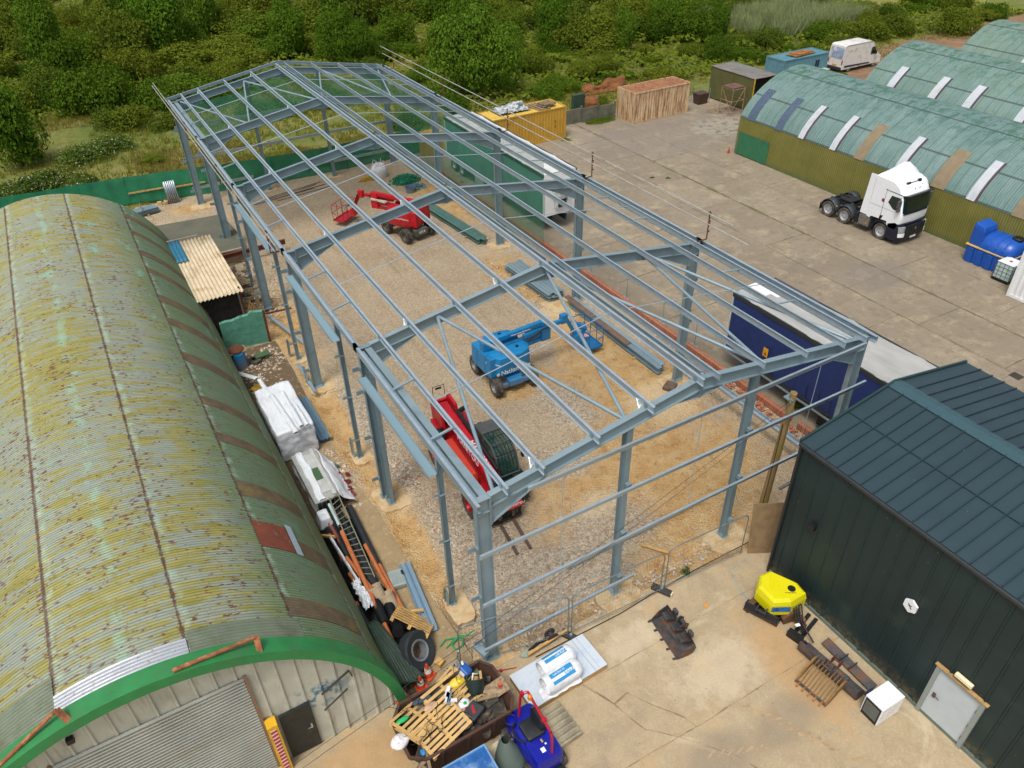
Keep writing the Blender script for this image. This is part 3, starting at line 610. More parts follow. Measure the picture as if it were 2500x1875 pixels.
# gable wall
CR=NT('cream_cladding'); p=CR.co('Object'); k=CR.mix(CR.rng(CR.noise(p,1.2,5,.6),.35,.65),'#aeae9f','#c2c1b2'); k=CR.mix(CR.rng(CR.noise(CR.map(p,(3,3,.5)),2,4,.6),.55,.7,0,.6),k,'#8f8a70')
bl=CR.noise(p,4,3,.6); sx=CR.sep(p); z_=CR.rng(CR.ma('ABSOLUTE',CR.ma('SUBTRACT',sx[2],2.2)),.25,.7,1,0); x_=CR.rng(CR.ma('ABSOLUTE',CR.ma('SUBTRACT',sx[0],-5.2)),.3,1.0,1,0)
k=CR.mix(CR.ma('MULTIPLY',CR.ma('MULTIPLY',z_,x_),CR.rng(bl,.5,.6)),k,'#41748c'); CR.col(k); CRM=CR.fin(.6)
b=MB(); arcp=[(HX+5.93*math.sin(R(a)),5.93*math.cos(R(a))) for a in [90-180*i/60 for i in range(61)]]
b.prism(arcp,.10,.16,'Y'); wall=b.build('gable_wall',CRM,hut)
b=MB(); x=HX-5.8
while x<HX+5.8:
    h=math.sqrt(max(0,5.9**2-(x-HX)**2)); lo=0
    if -11.3<x<-6.75: lo=4.36
    if -6.75<x<-5.5: lo=2.25
    if h>lo+.1: b.prism([(x-.05,.10),(x+.05,.10),(x+.025,.045),(x-.025,.045)],lo,h,'Z')
    x+=.46
b.build('cladding_ribs',CRM,hut)
SH=NT('roller_shutter'); p=SH.co('Object'); s=SH.sep(p); k=SH.mix(SH.rng(SH.noise(SH.map(p,(1,1,.4)),1.1,5,.6),.35,.65),'#85887f','#989a90'); k=SH.mix(SH.rng(SH.noise(SH.map(p,(.4,1,6)),1,3),.5,.7,0,.5),k,'#7a6f50'); SH.col(k); SHM=SH.fin(.5,.25)
b=MB(); zs=0
while zs<4.3:
    b.prism([(.06,zs),(-.0,zs+.04),(-.0,zs+.08),(.06,zs+.12),(.07,zs+.06)],-11.2,-6.84,'X'); zs+=.12
b.bb(-11.2,-6.84,.055,.09,0,4.3); b.build('roller_door',SHM,hut)
b=MB(); b.bb(-6.86,-6.78,.0,.09,0,4.36); b.build('door_frame',M('timber_dark','#8a6f55',.8,0,.1),hut); b=MB(); b.bb(-11.28,-11.2,.0,.09,0,4.36); b.build('door_frame',M('timber_dark','#8a6f55'),hut)
dr=MB(); dr.bb(-6.42,-5.56,.02,.09,.08,2.15); d=dr.build('door',M('black_door','#232625',.55,0,.1,3,dirt='#3a3b36',da=.2),hut)
q=MB(); q.box((-5.68,-.0,1.15),(.05,.05,.16)); q.tube((-5.68,-.05,1.15),(-5.8,-.05,1.15),.012,6); q.build('handle',M('chrome','#c9ccce',.25,.9,.02),d)
b=MB(); b.bb(-6.78,-6.5,-.26,.06,0,2.3); bp=b.build('bollard_guard',M('safety_yellow','#e0ad1c',.5,0,.08,3,dirt='#a98a3a',da=.2),hut)
q=MB(); q.bb(-6.72,-6.56,-.268,-.262,.15,2.15); q.build('reflector_board',M('off_white','#dfdad2',.5),bp)
q=MB(); zz_=.2
while zz_<2.1: q.prism([(-6.72,zz_),(-6.56,zz_+.03),(-6.56,zz_+.12),(-6.72,zz_+.09)],-.278,-.27,'Y'); zz_+=.165
q.build('red_stripes',M('stripe_red','#b32a3a',.5),bp)
b=MB(); b.bar((-5.2,-.02,2.3),(-4.35,-.02,2.75),.06,.03); b.bar((-4.35,-.02,2.75),(-4.3,-.02,2.45),.05,.03); b.bar((-5.25,-.02,1.55),(-4.5,-.02,2.0),.05,.02); b.build('wall_bracket',M('dark_iron','#3a3a36',.7),hut)
b=MB(); b.box((-10.6,.02,4.95),(.16,.12,.16)); b.build('floodlight',BLACK,hut)
b=MB(); b.tube((-4.9,-.3,.0),(-4.9,-.3,.0+.01),.01,3)
# small lean-to against the hut, big-six sheets, one blue translucent sheet
ln=thing('lean_to_shed','small lean-to with cream corrugated roof and one blue sheet','shed')
CRS=M('cream_asbestos_sheet','#cdbd9f',.85,0,.1,1.5,dirt='#a8906a',da=.35,ds=1.2)
LBL=M('blue_translucent_sheet','#2c6f8c',.45,0,.12,4)
def sheet_c(x0,x1,y0,y1,z0,z1,zx,pitch,amp,name,mat,par):
    # corrugations run along y; waves across x; zx adds slope across x
    n=int((x1-x0)/pitch*8); b=MB()
    b.grid(lambda u,v:(x0+(x1-x0)*u,y0+(y1-y0)*v,z0+(z1-z0)*v+zx*u+amp*math.sin(2*PI*u*(x1-x0)/pitch)),n,4)
    o=b.build(name,mat,par,smooth=True); s=o.modifiers.new('t','SOLIDIFY'); s.thickness=.012; return o
sheet_c(-4.2,-1.35,23.2,30.9,2.62,2.62,-.02,.2,.04,'roof',CRS,ln)
sheet_c(-4.2,-3.05,28.0,30.95,2.70,2.70,-.0,.2,.035,'rooflight',LBL,ln)
b=MB(); b.bb(-4.35,-2.0,30.92,31.0,2.62,2.75); b.bb(-4.5,-4.2,23.0,30.9,2.55,2.66); b.build('flashing',M('grey_flashing','#8f8a7c',.7,0,.15,3),ln)
b=MB(); b.grid(lambda u,v:(-3.9+2.3*u,23.75+.03*math.sin(u*2.3/.076*2*PI),2.55*v),180,1); b.build('front_wall',M('dark_corrugated','#4c4640',.7,.1,.2,4),ln)
b=MB(); b.bb(-1.6,-1.5,23.8,30.8,0,2.55); b.bb(-3.9,-1.5,30.7,30.8,0,2.55); b.bb(-1.95,-1.6,23.78,23.86,0,2.5); b.build('side_wall',M('pale_panel','#a09c84',.8,0,.15,2),ln)
b=MB(); b.tube((-1.5,23.6,0),(-1.5,23.6,2.7),.05,8); b.bar((-1.5,23.5,.9),(1.0,24.4,.25),.08,.08); b.build('rusty_post',RUSTRED,ln)
# flat felt roofed store
ft=thing('flat_roof_store','low store with dark flat felt roof and rusty beam at its edge','shed')
b=MB(); b.prism([(-3.6,38.2),(.5,37.8),(.72,34.2),(.5,31.8),(-3.9,32.3)],.78,.86); b.build('roof',M('grey_green_felt','#5f5f50',.9,0,.1,.8,dirt='#4b4c40',da=.3,ds=.7),ft)
b=MB(); b.prism([(-3.5,38.1),(.4,37.7),(.6,34.2),(.4,31.95),(-3.7,32.4)],0,.775); b.build('walls',M('store_block','#8b7a60',.9,0,.2,3),ft)
b=MB(); b.extr(ipoly(.3,.16),(-1.3,31.65,.7),(3.0,31.95,.62)); b.build('edge_beam',RUSTRED,ft)
b=MB(); b.bb(-3.2,.5,31.86,31.96,.86,.93); b.build('edge_strip',M('mortar_strip','#a79c85',.9),ft)
# painted brick wall with ragged top
m=NT('teal_painted_brick'); p=m.co('Object'); bt=m.new('ShaderNodeTexBrick'); m.set(bt.inputs['Vector'],m.map(p,(1,1,1),(PI/2,0,0))); bt.inputs['Scale'].default_value=1; bt.inputs['Brick Width'].default_value=.225; bt.inputs['Row Height'].default_value=.075; bt.inputs['Mortar Size'].default_value=.006
for a,c in (('Color1','#4d8a74'),('Color2','#5c9a83'),('Mortar','#3f6a5a')): bt.inputs[a].default_value=lin(c)
k=m.mix(m.rng(m.noise(p,2.5,5,.6),.5,.7,0,.7),bt.outputs['Color'],'#3c6f63'); k=m.mix(m.rng(m.noise(p,6,4,.7),.62,.7),k,'#8a7a66'); m.col(k); m.bump(bt.outputs['Fac'],-.5,.01); TEAL=m.fin(.8)
b=MB(); top=[(0,1.55),(.3,1.62),(.6,1.6),(1.0,1.72),(1.4,1.75),(1.55,1.9),(1.8,1.85),(2.2,1.8)]
b.prism([(0,0),(2.2,0)]+[(x,z) for x,z in reversed(top)],0,.23,'Y'); o=b.build('brick_wall',TEAL); o.location=(-3.0,22.4,0); o.rotation_euler=(0,0,R(-9)); tag(o,'short teal painted brick wall with ragged top beside lean-to','wall')
b=MB(); b.bar((-.86,22.1,0),(-.84,22.1,1.85),.09,.12); tag(b.build('steel_post',RUSTRED),'rusty steel post at the end of teal painted wall','post')
# ---------------------------------------------------------------- huts on the right
def hut_profile(x0,h=1.0,n=1):
    P=[(0,0),(.02,.9),(.05,1.9),(.12,2.8),(.42,3.35),(.85,3.86),(1.35,4.32),(1.95,4.74),(2.6,5.1),(3.3,5.4),(4.0,5.63),(4.7,5.78),(5.35,5.84)]
    P=P+[(10.7-a,c) for a,c in reversed(P[:-1])]
    return [(x0+a,c*h) for a,c in P]
def hutroof_mat(name,c1,c2,c3,seed):
    m=NT(name); uv=m.co('UV'); s=m.sep(uv); st=m.noise(m.map(uv,(2.2,.35,1),(0,0,0),(seed,0,0)),1,6,.7); st2=m.noise(m.map(uv,(7,.9,1)),1,5,.7); d=m.noise(m.map(uv,(1.6,1.2,1),(0,0,.5),(seed,2,0)),1,6,.7)
    k=m.mix(m.rng(st2,.35,.65),c1,c2); k=m.mix(m.rng(st,.5,.68,0,.5),k,c3)
    hi=m.rng(m.ma('ABSOLUTE',m.ma('SUBTRACT',s[1],6.3)),.6,3.8,1,.15)
    k=m.mix(m.ma('MULTIPLY',m.rng(d,.48,.58,0,.85),hi),k,'#2c6345'); k=m.mix(m.rng(m.noise(m.map(uv,(6,1.6,1)),1,5,.75),.56,.66,0,.75),k,'#3d6352')
    k=m.mix(m.rng(m.noise(m.map(uv,(3,2,1),(0,0,0),(9,seed,0)),1,3),.72,.76,0,.5),k,'#7d6355')
    f=m.ma('FRACT',m.ma('DIVIDE',s[0],.78)); k=m.mix(m.rng(f,.0,.1,.75,0),k,'#35493f'); wn=m.new('ShaderNodeTexWhiteNoise',noise_dimensions='2D'); m.set(wn.inputs['Vector'],m.comb(m.ma('FLOOR',m.ma('DIVIDE',s[0],.78)),m.ma('FLOOR',m.ma('DIVIDE',s[1],2.6)))); k=m.mix(m.ma('MULTIPLY',wn.outputs['Value'],.35),k,'#4d6f66')
    k=m.mix(m.rng(m.ma('SINE',m.ma('MULTIPLY',s[0],2*PI/.16)),-1,.2,.3,0),k,'#3d5652')
    for v in (.06,2.0,4.95,7.65,10.6,12.54):
        k=m.mix(m.rng(m.ma('ABSOLUTE',m.ma('SUBTRACT',s[1],v)),.03,.09,.85,0),k,'#34403a')
    m.col(k); return m.fin(.6,.1)
OL=NT('olive_band_sheet'); uv=OL.co('UV'); s=OL.sep(uv); k=OL.mix(OL.rng(OL.noise(OL.map(uv,(.7,1,1)),1,4),.35,.65),'#6f6d2e','#7d7838'); k=OL.mix(OL.rng(OL.ma('SINE',OL.ma('MULTIPLY',s[0],2*PI/.15)),-1,.2,.45,0),k,'#3c3f1c'); k=OL.mix(OL.rng(OL.ma('FRACT',OL.ma('DIVIDE',s[0],.62)),0,.05,.5,0),k,'#33381c')
k=OL.mix(OL.rng(s[1],.0,.5,.6,0),k,'#3d5a3c'); OL.col(k); OLM=OL.fin(.7)
TE=M('green_patch_sheet','#2f6d4b',.7,0,.12,3)
RL_W=M('white_rooflight','#b6bbc0',.4,0,.05,3,dirt='#a8a8a4',da=.2); RL_D=M('dark_rooflight','#47586a',.3,0,.06,1); RL_B=M('tan_rooflight','#83745a',.7,0,.12,3); RL_S=M('plum_lap','#4b3b42',.7)
def side_hut(name,label,x0,y0,y1,mat,strips,h=1.0,band=True,patch=False,bandmat=None):
    t=thing(name,label,'hut',(0,0,0)); P=hut_profile(x0,h)
    curved(P[3:-3],y0,y1,.16,.012,'roof',mat,t,spp=4)
    curved(P[:4],y0,y1,.15,.012,'side_band',bandmat or OLM,t,lift=-.02); curved(P[-4:],y0,y1,.15,.012,'side_band',bandmat or OLM,t,lift=-.02)
    b=MB(); b.prism([(x,z) for x,z in P],y1-.1,y1-.06,'Y'); b.build('end_wall',M('hut_end_grey','#7d7f70',.7,0,.12,1),t); b=MB(); b.prism([(x,z) for x,z in P],y0+.06,y0+.1,'Y'); b.build('end_wall',M('hut_end_grey','#7d7f70'),t)
    for y,w,k in strips:
        mt={'w':RL_W,'d':RL_D,'b':RL_B}[k]; q=curved(P[3:8],y-w/2,y+w/2,.16,.012,'rooflight',mt,t,lift=.02)
        if k=='w': curved(P[3:8],y-w/2-.16,y-w/2,.16,.004,'rooflight_lap',RL_S,t,lift=.022)
    if patch: curved([(x0-.03,.1),(x0-.01,.9),(x0+.0,1.75)],y1-3.4,y1-.25,.15,.012,'patch_panel',TE,t,lift=.0)
    return t
H1=hutroof_mat('teal_roof_sheet','#6a8380','#7e9591','#57776a',1)
side_hut('curved_hut','nearest of three teal round-roofed huts, olive side band, behind white lorry cab',38.15,-22,29.6,H1,[(28.5,.75,'d'),(25.75,.7,'d'),(23.6,.5,'w'),(20.8,.5,'w'),(18.6,.8,'b'),(15.7,.5,'w'),(12.75,.95,'b'),(10.55,.55,'w'),(7.6,.85,'b'),(5,.65,'w')],patch=True)
H2=hutroof_mat('teal_roof_sheet_worn','#6d897f','#7d948f','#76835c',5)
side_hut('curved_hut','middle of three teal round-roofed huts, striped rooflights, beyond nearest one',51.0,-22,29.2,H2,[(26.8,.6,'w'),(23.1,.6,'w'),(20.2,.6,'w'),(16.2,.65,'w'),(12.2,.65,'w'),(8.4,.65,'w')],h=1.03)
side_hut('curved_hut','farthest of three round-roofed huts, cut off by the top right corner',64.2,-22,30.2,hutroof_mat('teal_roof_sheet_yellowed','#6e897b','#7f938a','#8a8750',9),[(24.2,.7,'w'),(19.6,.7,'w'),(16,.7,'w')],h=1.02)
# ---------------------------------------------------------------- dark green steel clad shed
sx0,sx1,sy1,sy0,eh,rh=10.02,17.9,-2.0,-26,5.95,6.62
ds=thing('dark_green_shed','modern dark green steel clad shed with ribbed pitched roof','shed')
m=NT('dark_green_cladding'); p=m.co('Object'); k=m.mix(m.rng(m.noise(p,.35,4),.35,.65),'#18292b','#1d3233'); k=m.mix(m.rng(m.noise(m.map(p,(1,.6,1)),1.1,4),.58,.75,0,.55),k,'#33433a'); k=m.mix(m.rng(m.noise(p,9,2),.76,.77,0,.7),k,'#9fa8a4'); zz0=m.sep(p); k=m.mix(m.ma('MULTIPLY',m.rng(m.ma('ADD',zz0[2],m.ma('MULTIPLY',m.noise(p,2.2,5,.7),-.9)),-.35,.25,.8,0),m.rng(m.noise(p,5,5,.7),.4,.6)),k,'#6f6448'); m.col(k); DG=m.fin(.55,.1)
m=NT('blue_green_roof'); p=m.co('Object'); k=m.mix(m.rng(m.noise(p,.4,4),.35,.65),'#263a41','#2d4148'); k=m.mix(m.rng(m.noise(p,7,2),.77,.78,0,.8),k,'#9fb0b0'); m.col(k); DR=m.fin(.5,.1)
DT=M('dark_trim','#20393a',.5,.1,.08,2)
b=MB(); b.bb(sx0,sx0+.1,sy0,sy1,.1,eh); b.bb(sx1-.1,sx1,sy0,sy1,.1,eh); b.prism([(sx0,.1),(sx1,.1),(sx1,eh),((sx0+sx1)/2,rh),(sx0,eh)],sy1-.1,sy1,'Y')
y=sy1-.3
while y>sy0: b.prism([(y-.04,.0),(y+.04,.0),(y+.02,-.035),(y-.02,-.035)],.12,eh-.05,'Z',T=Matrix(((0,1,0,sx0),(1,0,0,0),(0,0,1,0),(0,0,0,1)))); y-=.5
b.build('wall',DG,ds)
mx=(sx0+sx1)/2
b=MB()
for s in (-1,1):
    e=mx+s*(sx1-mx+.06); b.extr([(-.03,-.03),(.03,-.03),(.03,.03),(-.03,.03)],(mx,sy1,rh),(mx,sy1+.01,rh))
    pts=[(mx,rh+.06),(e,eh+.04),(e,eh-.02),(mx,rh)]; b.prism(pts,sy0,sy1+.03,'Y')
b.build('roof',DR,ds)
b=MB(); y=sy1-.5
while y>sy0:
    for s in (-1,1):
        e=mx+s*(sx1-mx+.05); b.bar((mx+s*.25,y,rh+.06-.02),(e,y,eh+.065),.035,.05)
    y-=.42
b.build('roof_ribs',M('roof_rib','#22353c',.5,.1,.06),ds)
b=MB(); b.prism([(mx-.32,rh+.045),(mx,rh+.13),(mx+.32,rh+.045),(mx+.3,rh+.03),(mx,rh+.1),(mx-.3,rh+.03)],sy0,sy1+.06,'Y'); b.build('ridge_cap',M('ridge_cap_teal','#34525a',.5,.1,.05),ds)
b=MB(); lx=mx-(mx-sx0)*.52; b.bar((lx,sy0,rh+.05-(rh-eh)*.52+.035),(lx,sy1,rh+.05-(rh-eh)*.52+.035),.03,.012); b.build('lap_seam',DT,ds)
b=MB(); b.tube((sx0-.07,sy0,eh-.06),(sx0-.07,sy1+.03,eh-.06),.07,8); b.tube((sx0-.07,sy1-.02,eh-.1),(sx0-.07,sy1-.02,.1),.045,8); b.tube((sx0-.07,sy1,4.3),(sx0-.42,sy1+.1,4.1),.045,8); b.build('gutter',M('gutter_black','#26282b',.5),ds)
for s in (-1,1):
    b=MB(); e=mx+s*(sx1-mx+.06); b.bar((mx,sy1+.05,rh+.05),(e,sy1+.05,eh+.02),.08,.18); b.build('verge_trim',DT,ds)
b=MB(); b.bb(sx0-.05,sx0+.02,sy0,sy1,.0,.14); b.build('base_flashing',M('base_flashing','#6d7a72',.5,.2,.1),ds)
DW=M('pale_grey_door','#b9c2c6',.4,0,.04,3); d=MB(); d.bb(sx0-.045,sx0-.01,-9.28,-8.08,.03,2.1); d=d.build('door',DW,ds)
b=MB(); b.bb(sx0-.1,sx0,-8.08,-7.96,.0,2.2); b.bb(sx0-.1,sx0,-9.4,-9.28,.0,2.2); b.bb(sx0-.1,sx0,-9.28,-8.08,2.1,2.2); b.build('frame',M('door_frame_grey','#8c9490',.5,0,.05),d)
b=MB(); b.bb(sx0-.12,sx0,-9.45,-7.9,2.2,2.23); b.build('drip_strip',M('foam_edge','#b08d5a',.9,0,.2,8),d)
b=MB(); b.box((sx0-.06,-8.22,1.05),(.02,.09,.2)); b.tube((sx0-.08,-8.22,1.08),(sx0-.1,-8.4,1.05),.014,6); b.build('handle',M('door_handle','#6e5350',.4,.5,.1),d)
for z in (.4,1.0,1.7): b=MB(); b.box((sx0-.06,-9.27,z),(.02,.03,.12)); b.build('hinge',M('hinge','#707776',.4,.5),d)
b=MB(); b.box((sx0-.08,-8.68,2.42),(.12,.5,.13)); b.build('bulkhead_light',M('cream_plastic','#e6dfba',.4,0,.03),ds,bevel=.02)
b=MB(); b.box((sx0-.1,-3.15,3.35),(.14,.24,.18)); b.build('floodlight',BLACK,ds); 
b=MB(); b.prism([(-6.69+.22*math.cos(R(22.5+60*i-22.5+30))*1.0,3.37+.24*math.sin(R(60*i+30))) for i in range(6)],sx0-.1,sx0-.03,'X'); al=b.build('alarm_box',M('alarm_white','#e2e6e8',.4,0,.02),ds)
b=MB(); b.bar((sx0-.105,-6.63,3.45),(sx0-.105,-6.75,3.30),.012,.02); b.bar((sx0-.105,-6.74,3.42),(sx0-.105,-6.64,3.38),.012,.02); b.build('emblem',BLACK,al)
# ---------------------------------------------------------------- containers
def corr_side(b,x0,x1,z0,z1,d=.035,p=.28,T=None):
    """trapezoid corrugated panel in the local XZ plane at y=0, outward -y"""
    n=max(1,round((x1-x0)/p)); p=(x1-x0)/n; xs=[]
    for i in range(n):
        a=x0+i*p; xs+=[(a,0),(a+.28*p,0),(a+.42*p,d),(a+.82*p,d)]
    xs.append((x1,0)); vs=[(x,y,z0) for x,y in xs]+[(x,y,z1) for x,y in xs]; m=len(xs)
    b.add(vs,[(i,i+1,m+i+1,m+i) for i in range(m-1)],T)
def container(name,label,L,Wd,H,loc,rz,mat,fmat,roofmat=None,doorend=-1,group=None):
    t=thing(name,label,'container',loc,rz,group)
    b=MB(); Tz=lambda x,y,a:Matrix.Translation((x,y,0))@Matrix.Rotation(a,4,'Z')
    corr_side(b,.1,L-.1,.16,H-.12,T=Tz(0,.02,0)); corr_side(b,.1,L-.1,.16,H-.12,T=Tz(L,Wd-.02,PI))
    e=(Wd-.2)
    if doorend<0: corr_side(b,.1,Wd-.1,.16,H-.12,T=Tz(L-.02,0,PI/2))
    else: corr_side(b,.1,Wd-.1,.16,H-.12,T=Tz(.02,Wd,-PI/2))
    b.build('side_panels',mat,t)
    b=MB()
    for x in (.05,L-.05):
        for y in (.05,Wd-.05): b.box((x,y,H/2),(.12,.12,H))
    for z in (.08,H-.06):
        for y in (.04,Wd-.04): b.box((L/2,y,z),(L-.2,.08,.14 if z<1 else .1))
        for x in (.04,L-.04): b.box((x,Wd/2,z),(.08,Wd-.2,.14))
    b.build('frame',fmat,t)
    b=MB(); n=int(L/.28); 
    b.grid(lambda u,v:(.08+(L-.16)*u,.08+(Wd-.16)*v,H-.05+.014*(1 if math.sin(u*n*2*PI)>0 else -1)),n*6,1); b.build('roof',roofmat or mat,t)
    dx=0.0 if doorend<0 else L
    for k in (0,1):
        b=MB(); y0=.12+k*(Wd-.24)/2; b.bb(dx-doorend*.01,dx-doorend*.05,y0+.01,y0+(Wd-.24)/2-.01,.17,H-.13); d=b.build('door',mat,t)
        for q in (.25,.75):
            r=MB(); yy=y0+(Wd-.24)/2*q; r.tube((dx+doorend*.04,yy,.15),(dx+doorend*.04,yy,H-.12),.018,6); 
            for z in (.3,1.1,2.1): r.box((dx+doorend*.03,yy,z),(.04,.09,.05))
            r.build('locking_bar',fmat,d)
    return t
def rustpaint(name,c1,c2,rust,amt,roofy=False):
    m=NT(name); p=m.co('Object'); n=m.noise(m.map(p,(7,7,.6)),1,6,.75); n2=m.noise(p,1.3,5,.7); k=m.mix(m.rng(n2,.35,.65),c1,c2)
    k=m.mix(m.rng(n,.62-amt*.22,.70-amt*.1),k,m.mix(m.noise(p,6,3),rust,'#5b3424')); m.col(k); m.bump(n,.2,.01); return m.fin(.7)
RP=rustpaint('rusty_pale_paint','#cdb793','#bd9c72','#8a4a22',.66); RPR=rustpaint('rusty_roof','#86573a','#a0714b','#653820',.65)
container('shipping_container','rust-streaked pale shipping container standing alone at back of yard',6.1,2.44,2.6,(35.88,39.55,0),0,RP,RP,RPR,-1)
YP=rustpaint('yellow_paint','#bd9233','#b08830','#8a6a34',.15); YR=rustpaint('yellow_roof','#d0b04e','#c4a448','#8f7850',.3)
yc=container('shipping_container','mustard yellow shipping container with pallets and sheeting on top',6.9,2.5,2.6,(22.25,39.9,0),0,YP,YP,YR,-1)
b=MB(); b.prism([(5.75,1.05),(5.95,1.05),(5.85,1.22)],-.03,-.02,'Y'); b.box((5.85,-.025,1.55),(.12,.01,.16)); b.build('hazard_label',M('label_dark','#7a5a1c',.6),yc)
TP=rustpaint('teal_paint','#54808c','#5f8c96','#6a5a4a',.12)
tc=container('shipping_container','light blue container with rusty sheet on roof beside the white van',6.0,2.35,2.6,(54.0,40.1,0),0,TP,TP,M('teal_roof_paint','#467f8e',.6,0,.15,2,dirt='#7c6a5a',da=.35),1)
for i,x in enumerate((4.35,4.65)): b=MB(); b.bb(x,x+.17,-.03,.03,1.3,2.05); b.build('window',M('window_dark','#1d2c48',.2),tc)
b=MB(); b.box((5.2,-.35,1.15),(1.1,.7,.08)); b.build('canopy',M('pale_green','#a9c0b0',.6),tc)
b=MB(); b.box((57.2,41.1,2.66),(3.0,1.2,.05),rz=.1); b.box((57.4,40.9,2.74),(2.2,.5,.06),rz=.16); b.box((57.0,41.4,2.72),(1.8,.5,.05),rz=.05); tag(b.build('rusty_sheet',M('orange_rust_sheet','#9a6528',.8,0,.3,2,dirt='#6b4230',da=.4)),'orange rusty metal sheets lying on the light blue container','metal sheet')
# pallets and covers on the yellow container
def pallet(L=1.2,Wd=1.0,mat=WOOD,n=7):
    b=MB()
    for i in range(n): b.box((0,-Wd/2+.05+(Wd-.1)*i/(n-1),.135),(L,.095,.02))
    for x in (-L/2+.05,0,L/2-.05):
        b.box((x,0,.115),(.095,Wd,.02))
        for y in (-Wd/2+.06,0,Wd/2-.06): b.box((x,y,.06),(.095,.11,.09))
        b.box((x,0,.008),(.095,Wd,.016))
    return b
def put(b,name,mat,loc,rot,label,cat,group=None,**k):
    o=b.build(name,mat,**k); o.location=loc; o.rotation_euler=rot; return tag(o,label,cat,group)
for k in range(2): put(pallet(1.2,1.0,OLDWOOD),'pallet',OLDWOOD,(27.7+.1*k,40.8,2.6+.15*k),(0,0,.1*k+.1),['weathered pallet lying on the yellow container, lower of two','weathered pallet lying on the yellow container, upper of two'][k],'pallet')
b=MB()
for i in range(4): b.box((26.6+.3*i,41.0,2.62+.02*(i%2)),(.16,2.1,.04),rz=.12)
tag(b.build('plank',OLDWOOD),'dark old planks laid across the yellow container roof','planks')
m=NT('crumpled_tarp'); p=m.co('Object'); k=m.mix(m.rng(m.noise(p,2.5,5,.7),.42,.55),'#4b5650','#b9bec0'); m.col(k); TARP=m.fin(.5)
b=MB(); b.grid(lambda u,v:(23.3+u*2.9,40.6+v*1.7,2.68+.16*abs(noise.noise(Vector((u*7,v*4,0))))+(.25*u if v>.7 else 0)),30,16); tag(b.build('sheeting',TARP,smooth=True),'crumpled white and grey sheeting lying on yellow container roof','sheeting')
# olive box body
OB=M('olive_box','#5a5a30',.65,0,.1,1.2,dirt='#4a4a2c',da=.25)
t=thing('olive_box_body','olive green box body with dark open end and grey roof','container')
b=MB(); b.bb(46.5,46.56,36.4,41.9,.1,2.85); b.bb(49.1,49.16,36.4,41.9,.1,2.85); b.bb(46.56,49.1,41.84,41.9,.1,2.85); b.bb(46.56,49.1,36.4,41.84,.1,.2); b.build('walls',OB,t)
b=MB(); b.grid(lambda u,v:(46.45+u*2.75,36.35+v*5.6,2.88+.03*noise.noise(Vector((u*3,v*6,0)))),12,20); o=b.build('roof',M('lead_grey_roof','#77736d',.7,0,.15,1,dirt='#5f5a56',da=.3),t,smooth=True); s=o.modifiers.new('s','SOLIDIFY'); s.thickness=.06
b=MB(); b.bb(46.44,46.52,36.32,36.4,.1,2.85); b.bb(49.1,49.2,36.32,36.4,.1,2.85); b.build('end_post',M('end_post_yellow','#c29a2a',.5),t)
b=MB(); b.bb(46.6,49.08,37.2,37.26,.2,2.8); b.build('inner_shade_panel',M('painted_inner_shade','#1c1e1c',.9),t)  # near-black sheet behind the open end, inside shade put into its colour
# scaffold tower
t=thing('scaffold_tower','small rusty scaffold tower on castors in front of olive box','tower'); TC=M('tower_tube','#a4876a',.7,.1,.2,8,dirt='#7a6248',da=.4)
b=MB(); X=(44.3,45.7);Yy=(36.6,38.0)
for x in X:
    for y in Yy: b.tube((x,y,.1),(x,y,2.3),.028,6); b.tube((x,y,0),(x,y,.16),.07,8)
for z in (.25,1.2,2.2):
    for x in X: b.tube((x,Yy[0],z),(x,Yy[1],z),.022,6)
    for y in Yy: b.tube((X[0],y,z),(X[1],y,z),.022,6)
b.tube((X[0],Yy[0],.3),(X[1],Yy[0],2.2),.02,6); b.tube((X[1],Yy[1],.3),(X[0],Yy[1],2.2),.02,6); b.tube((X[0],Yy[0],.3),(X[0],Yy[1],2.2),.02,6)
for s in ((43.2,36.2),(43.4,38.6),(46.4,38.9)): b.tube((44.9,37.3,1.0),(s[0],s[1],.05),.02,6)
b.build('frame',TC,t); b=MB(); b.box((45,37.3,2.32),(1.5,1.3,.05)); b.build('platform',M('tower_deck','#6a4a40',.8,0,.2),t)
b=MB(); rr=random.Random(6)
for i in range(12): b.tube((43+rr.random()*1.6,37.2+rr.random()*1.5,.08+rr.random()*.25),(43+rr.random()*3,38.2+rr.random()*1.5,.08+rr.random()*.4),.02,5)
tag(b.build('scaffold_tubes',TC),'tangle of loose tan scaffold tubes heaped beside the tower','tubes')
t=thing('rusty_bin','small dark rusty bin standing by wire fence beyond rusty container','bin'); b=MB(); b.loft([[(44.2,40.6,0),(45.2,40.6,0),(45.2,41.3,0),(44.2,41.3,0)],[(44.1,40.5,.95),(45.3,40.5,.95),(45.3,41.4,.95),(44.1,41.4,.95)]]); b.build('body',M('dark_rust','#4b352c',.8,0,.2),t)
b=MB(); 
for x in range(5): b.tube((42.6+x*.9,42.4-.25*x,0),(42.6+x*.9,42.4-.25*x,1.0),.03,6)
b.tube((42.6,42.4,.95),(46.2,41.4,.95),.02,5); b.tube((42.6,42.4,.4),(46.2,41.4,.4),.02,5); tag(b.build('wire_fence',GALV),'low wire fence between rusty container and olive box','fence')
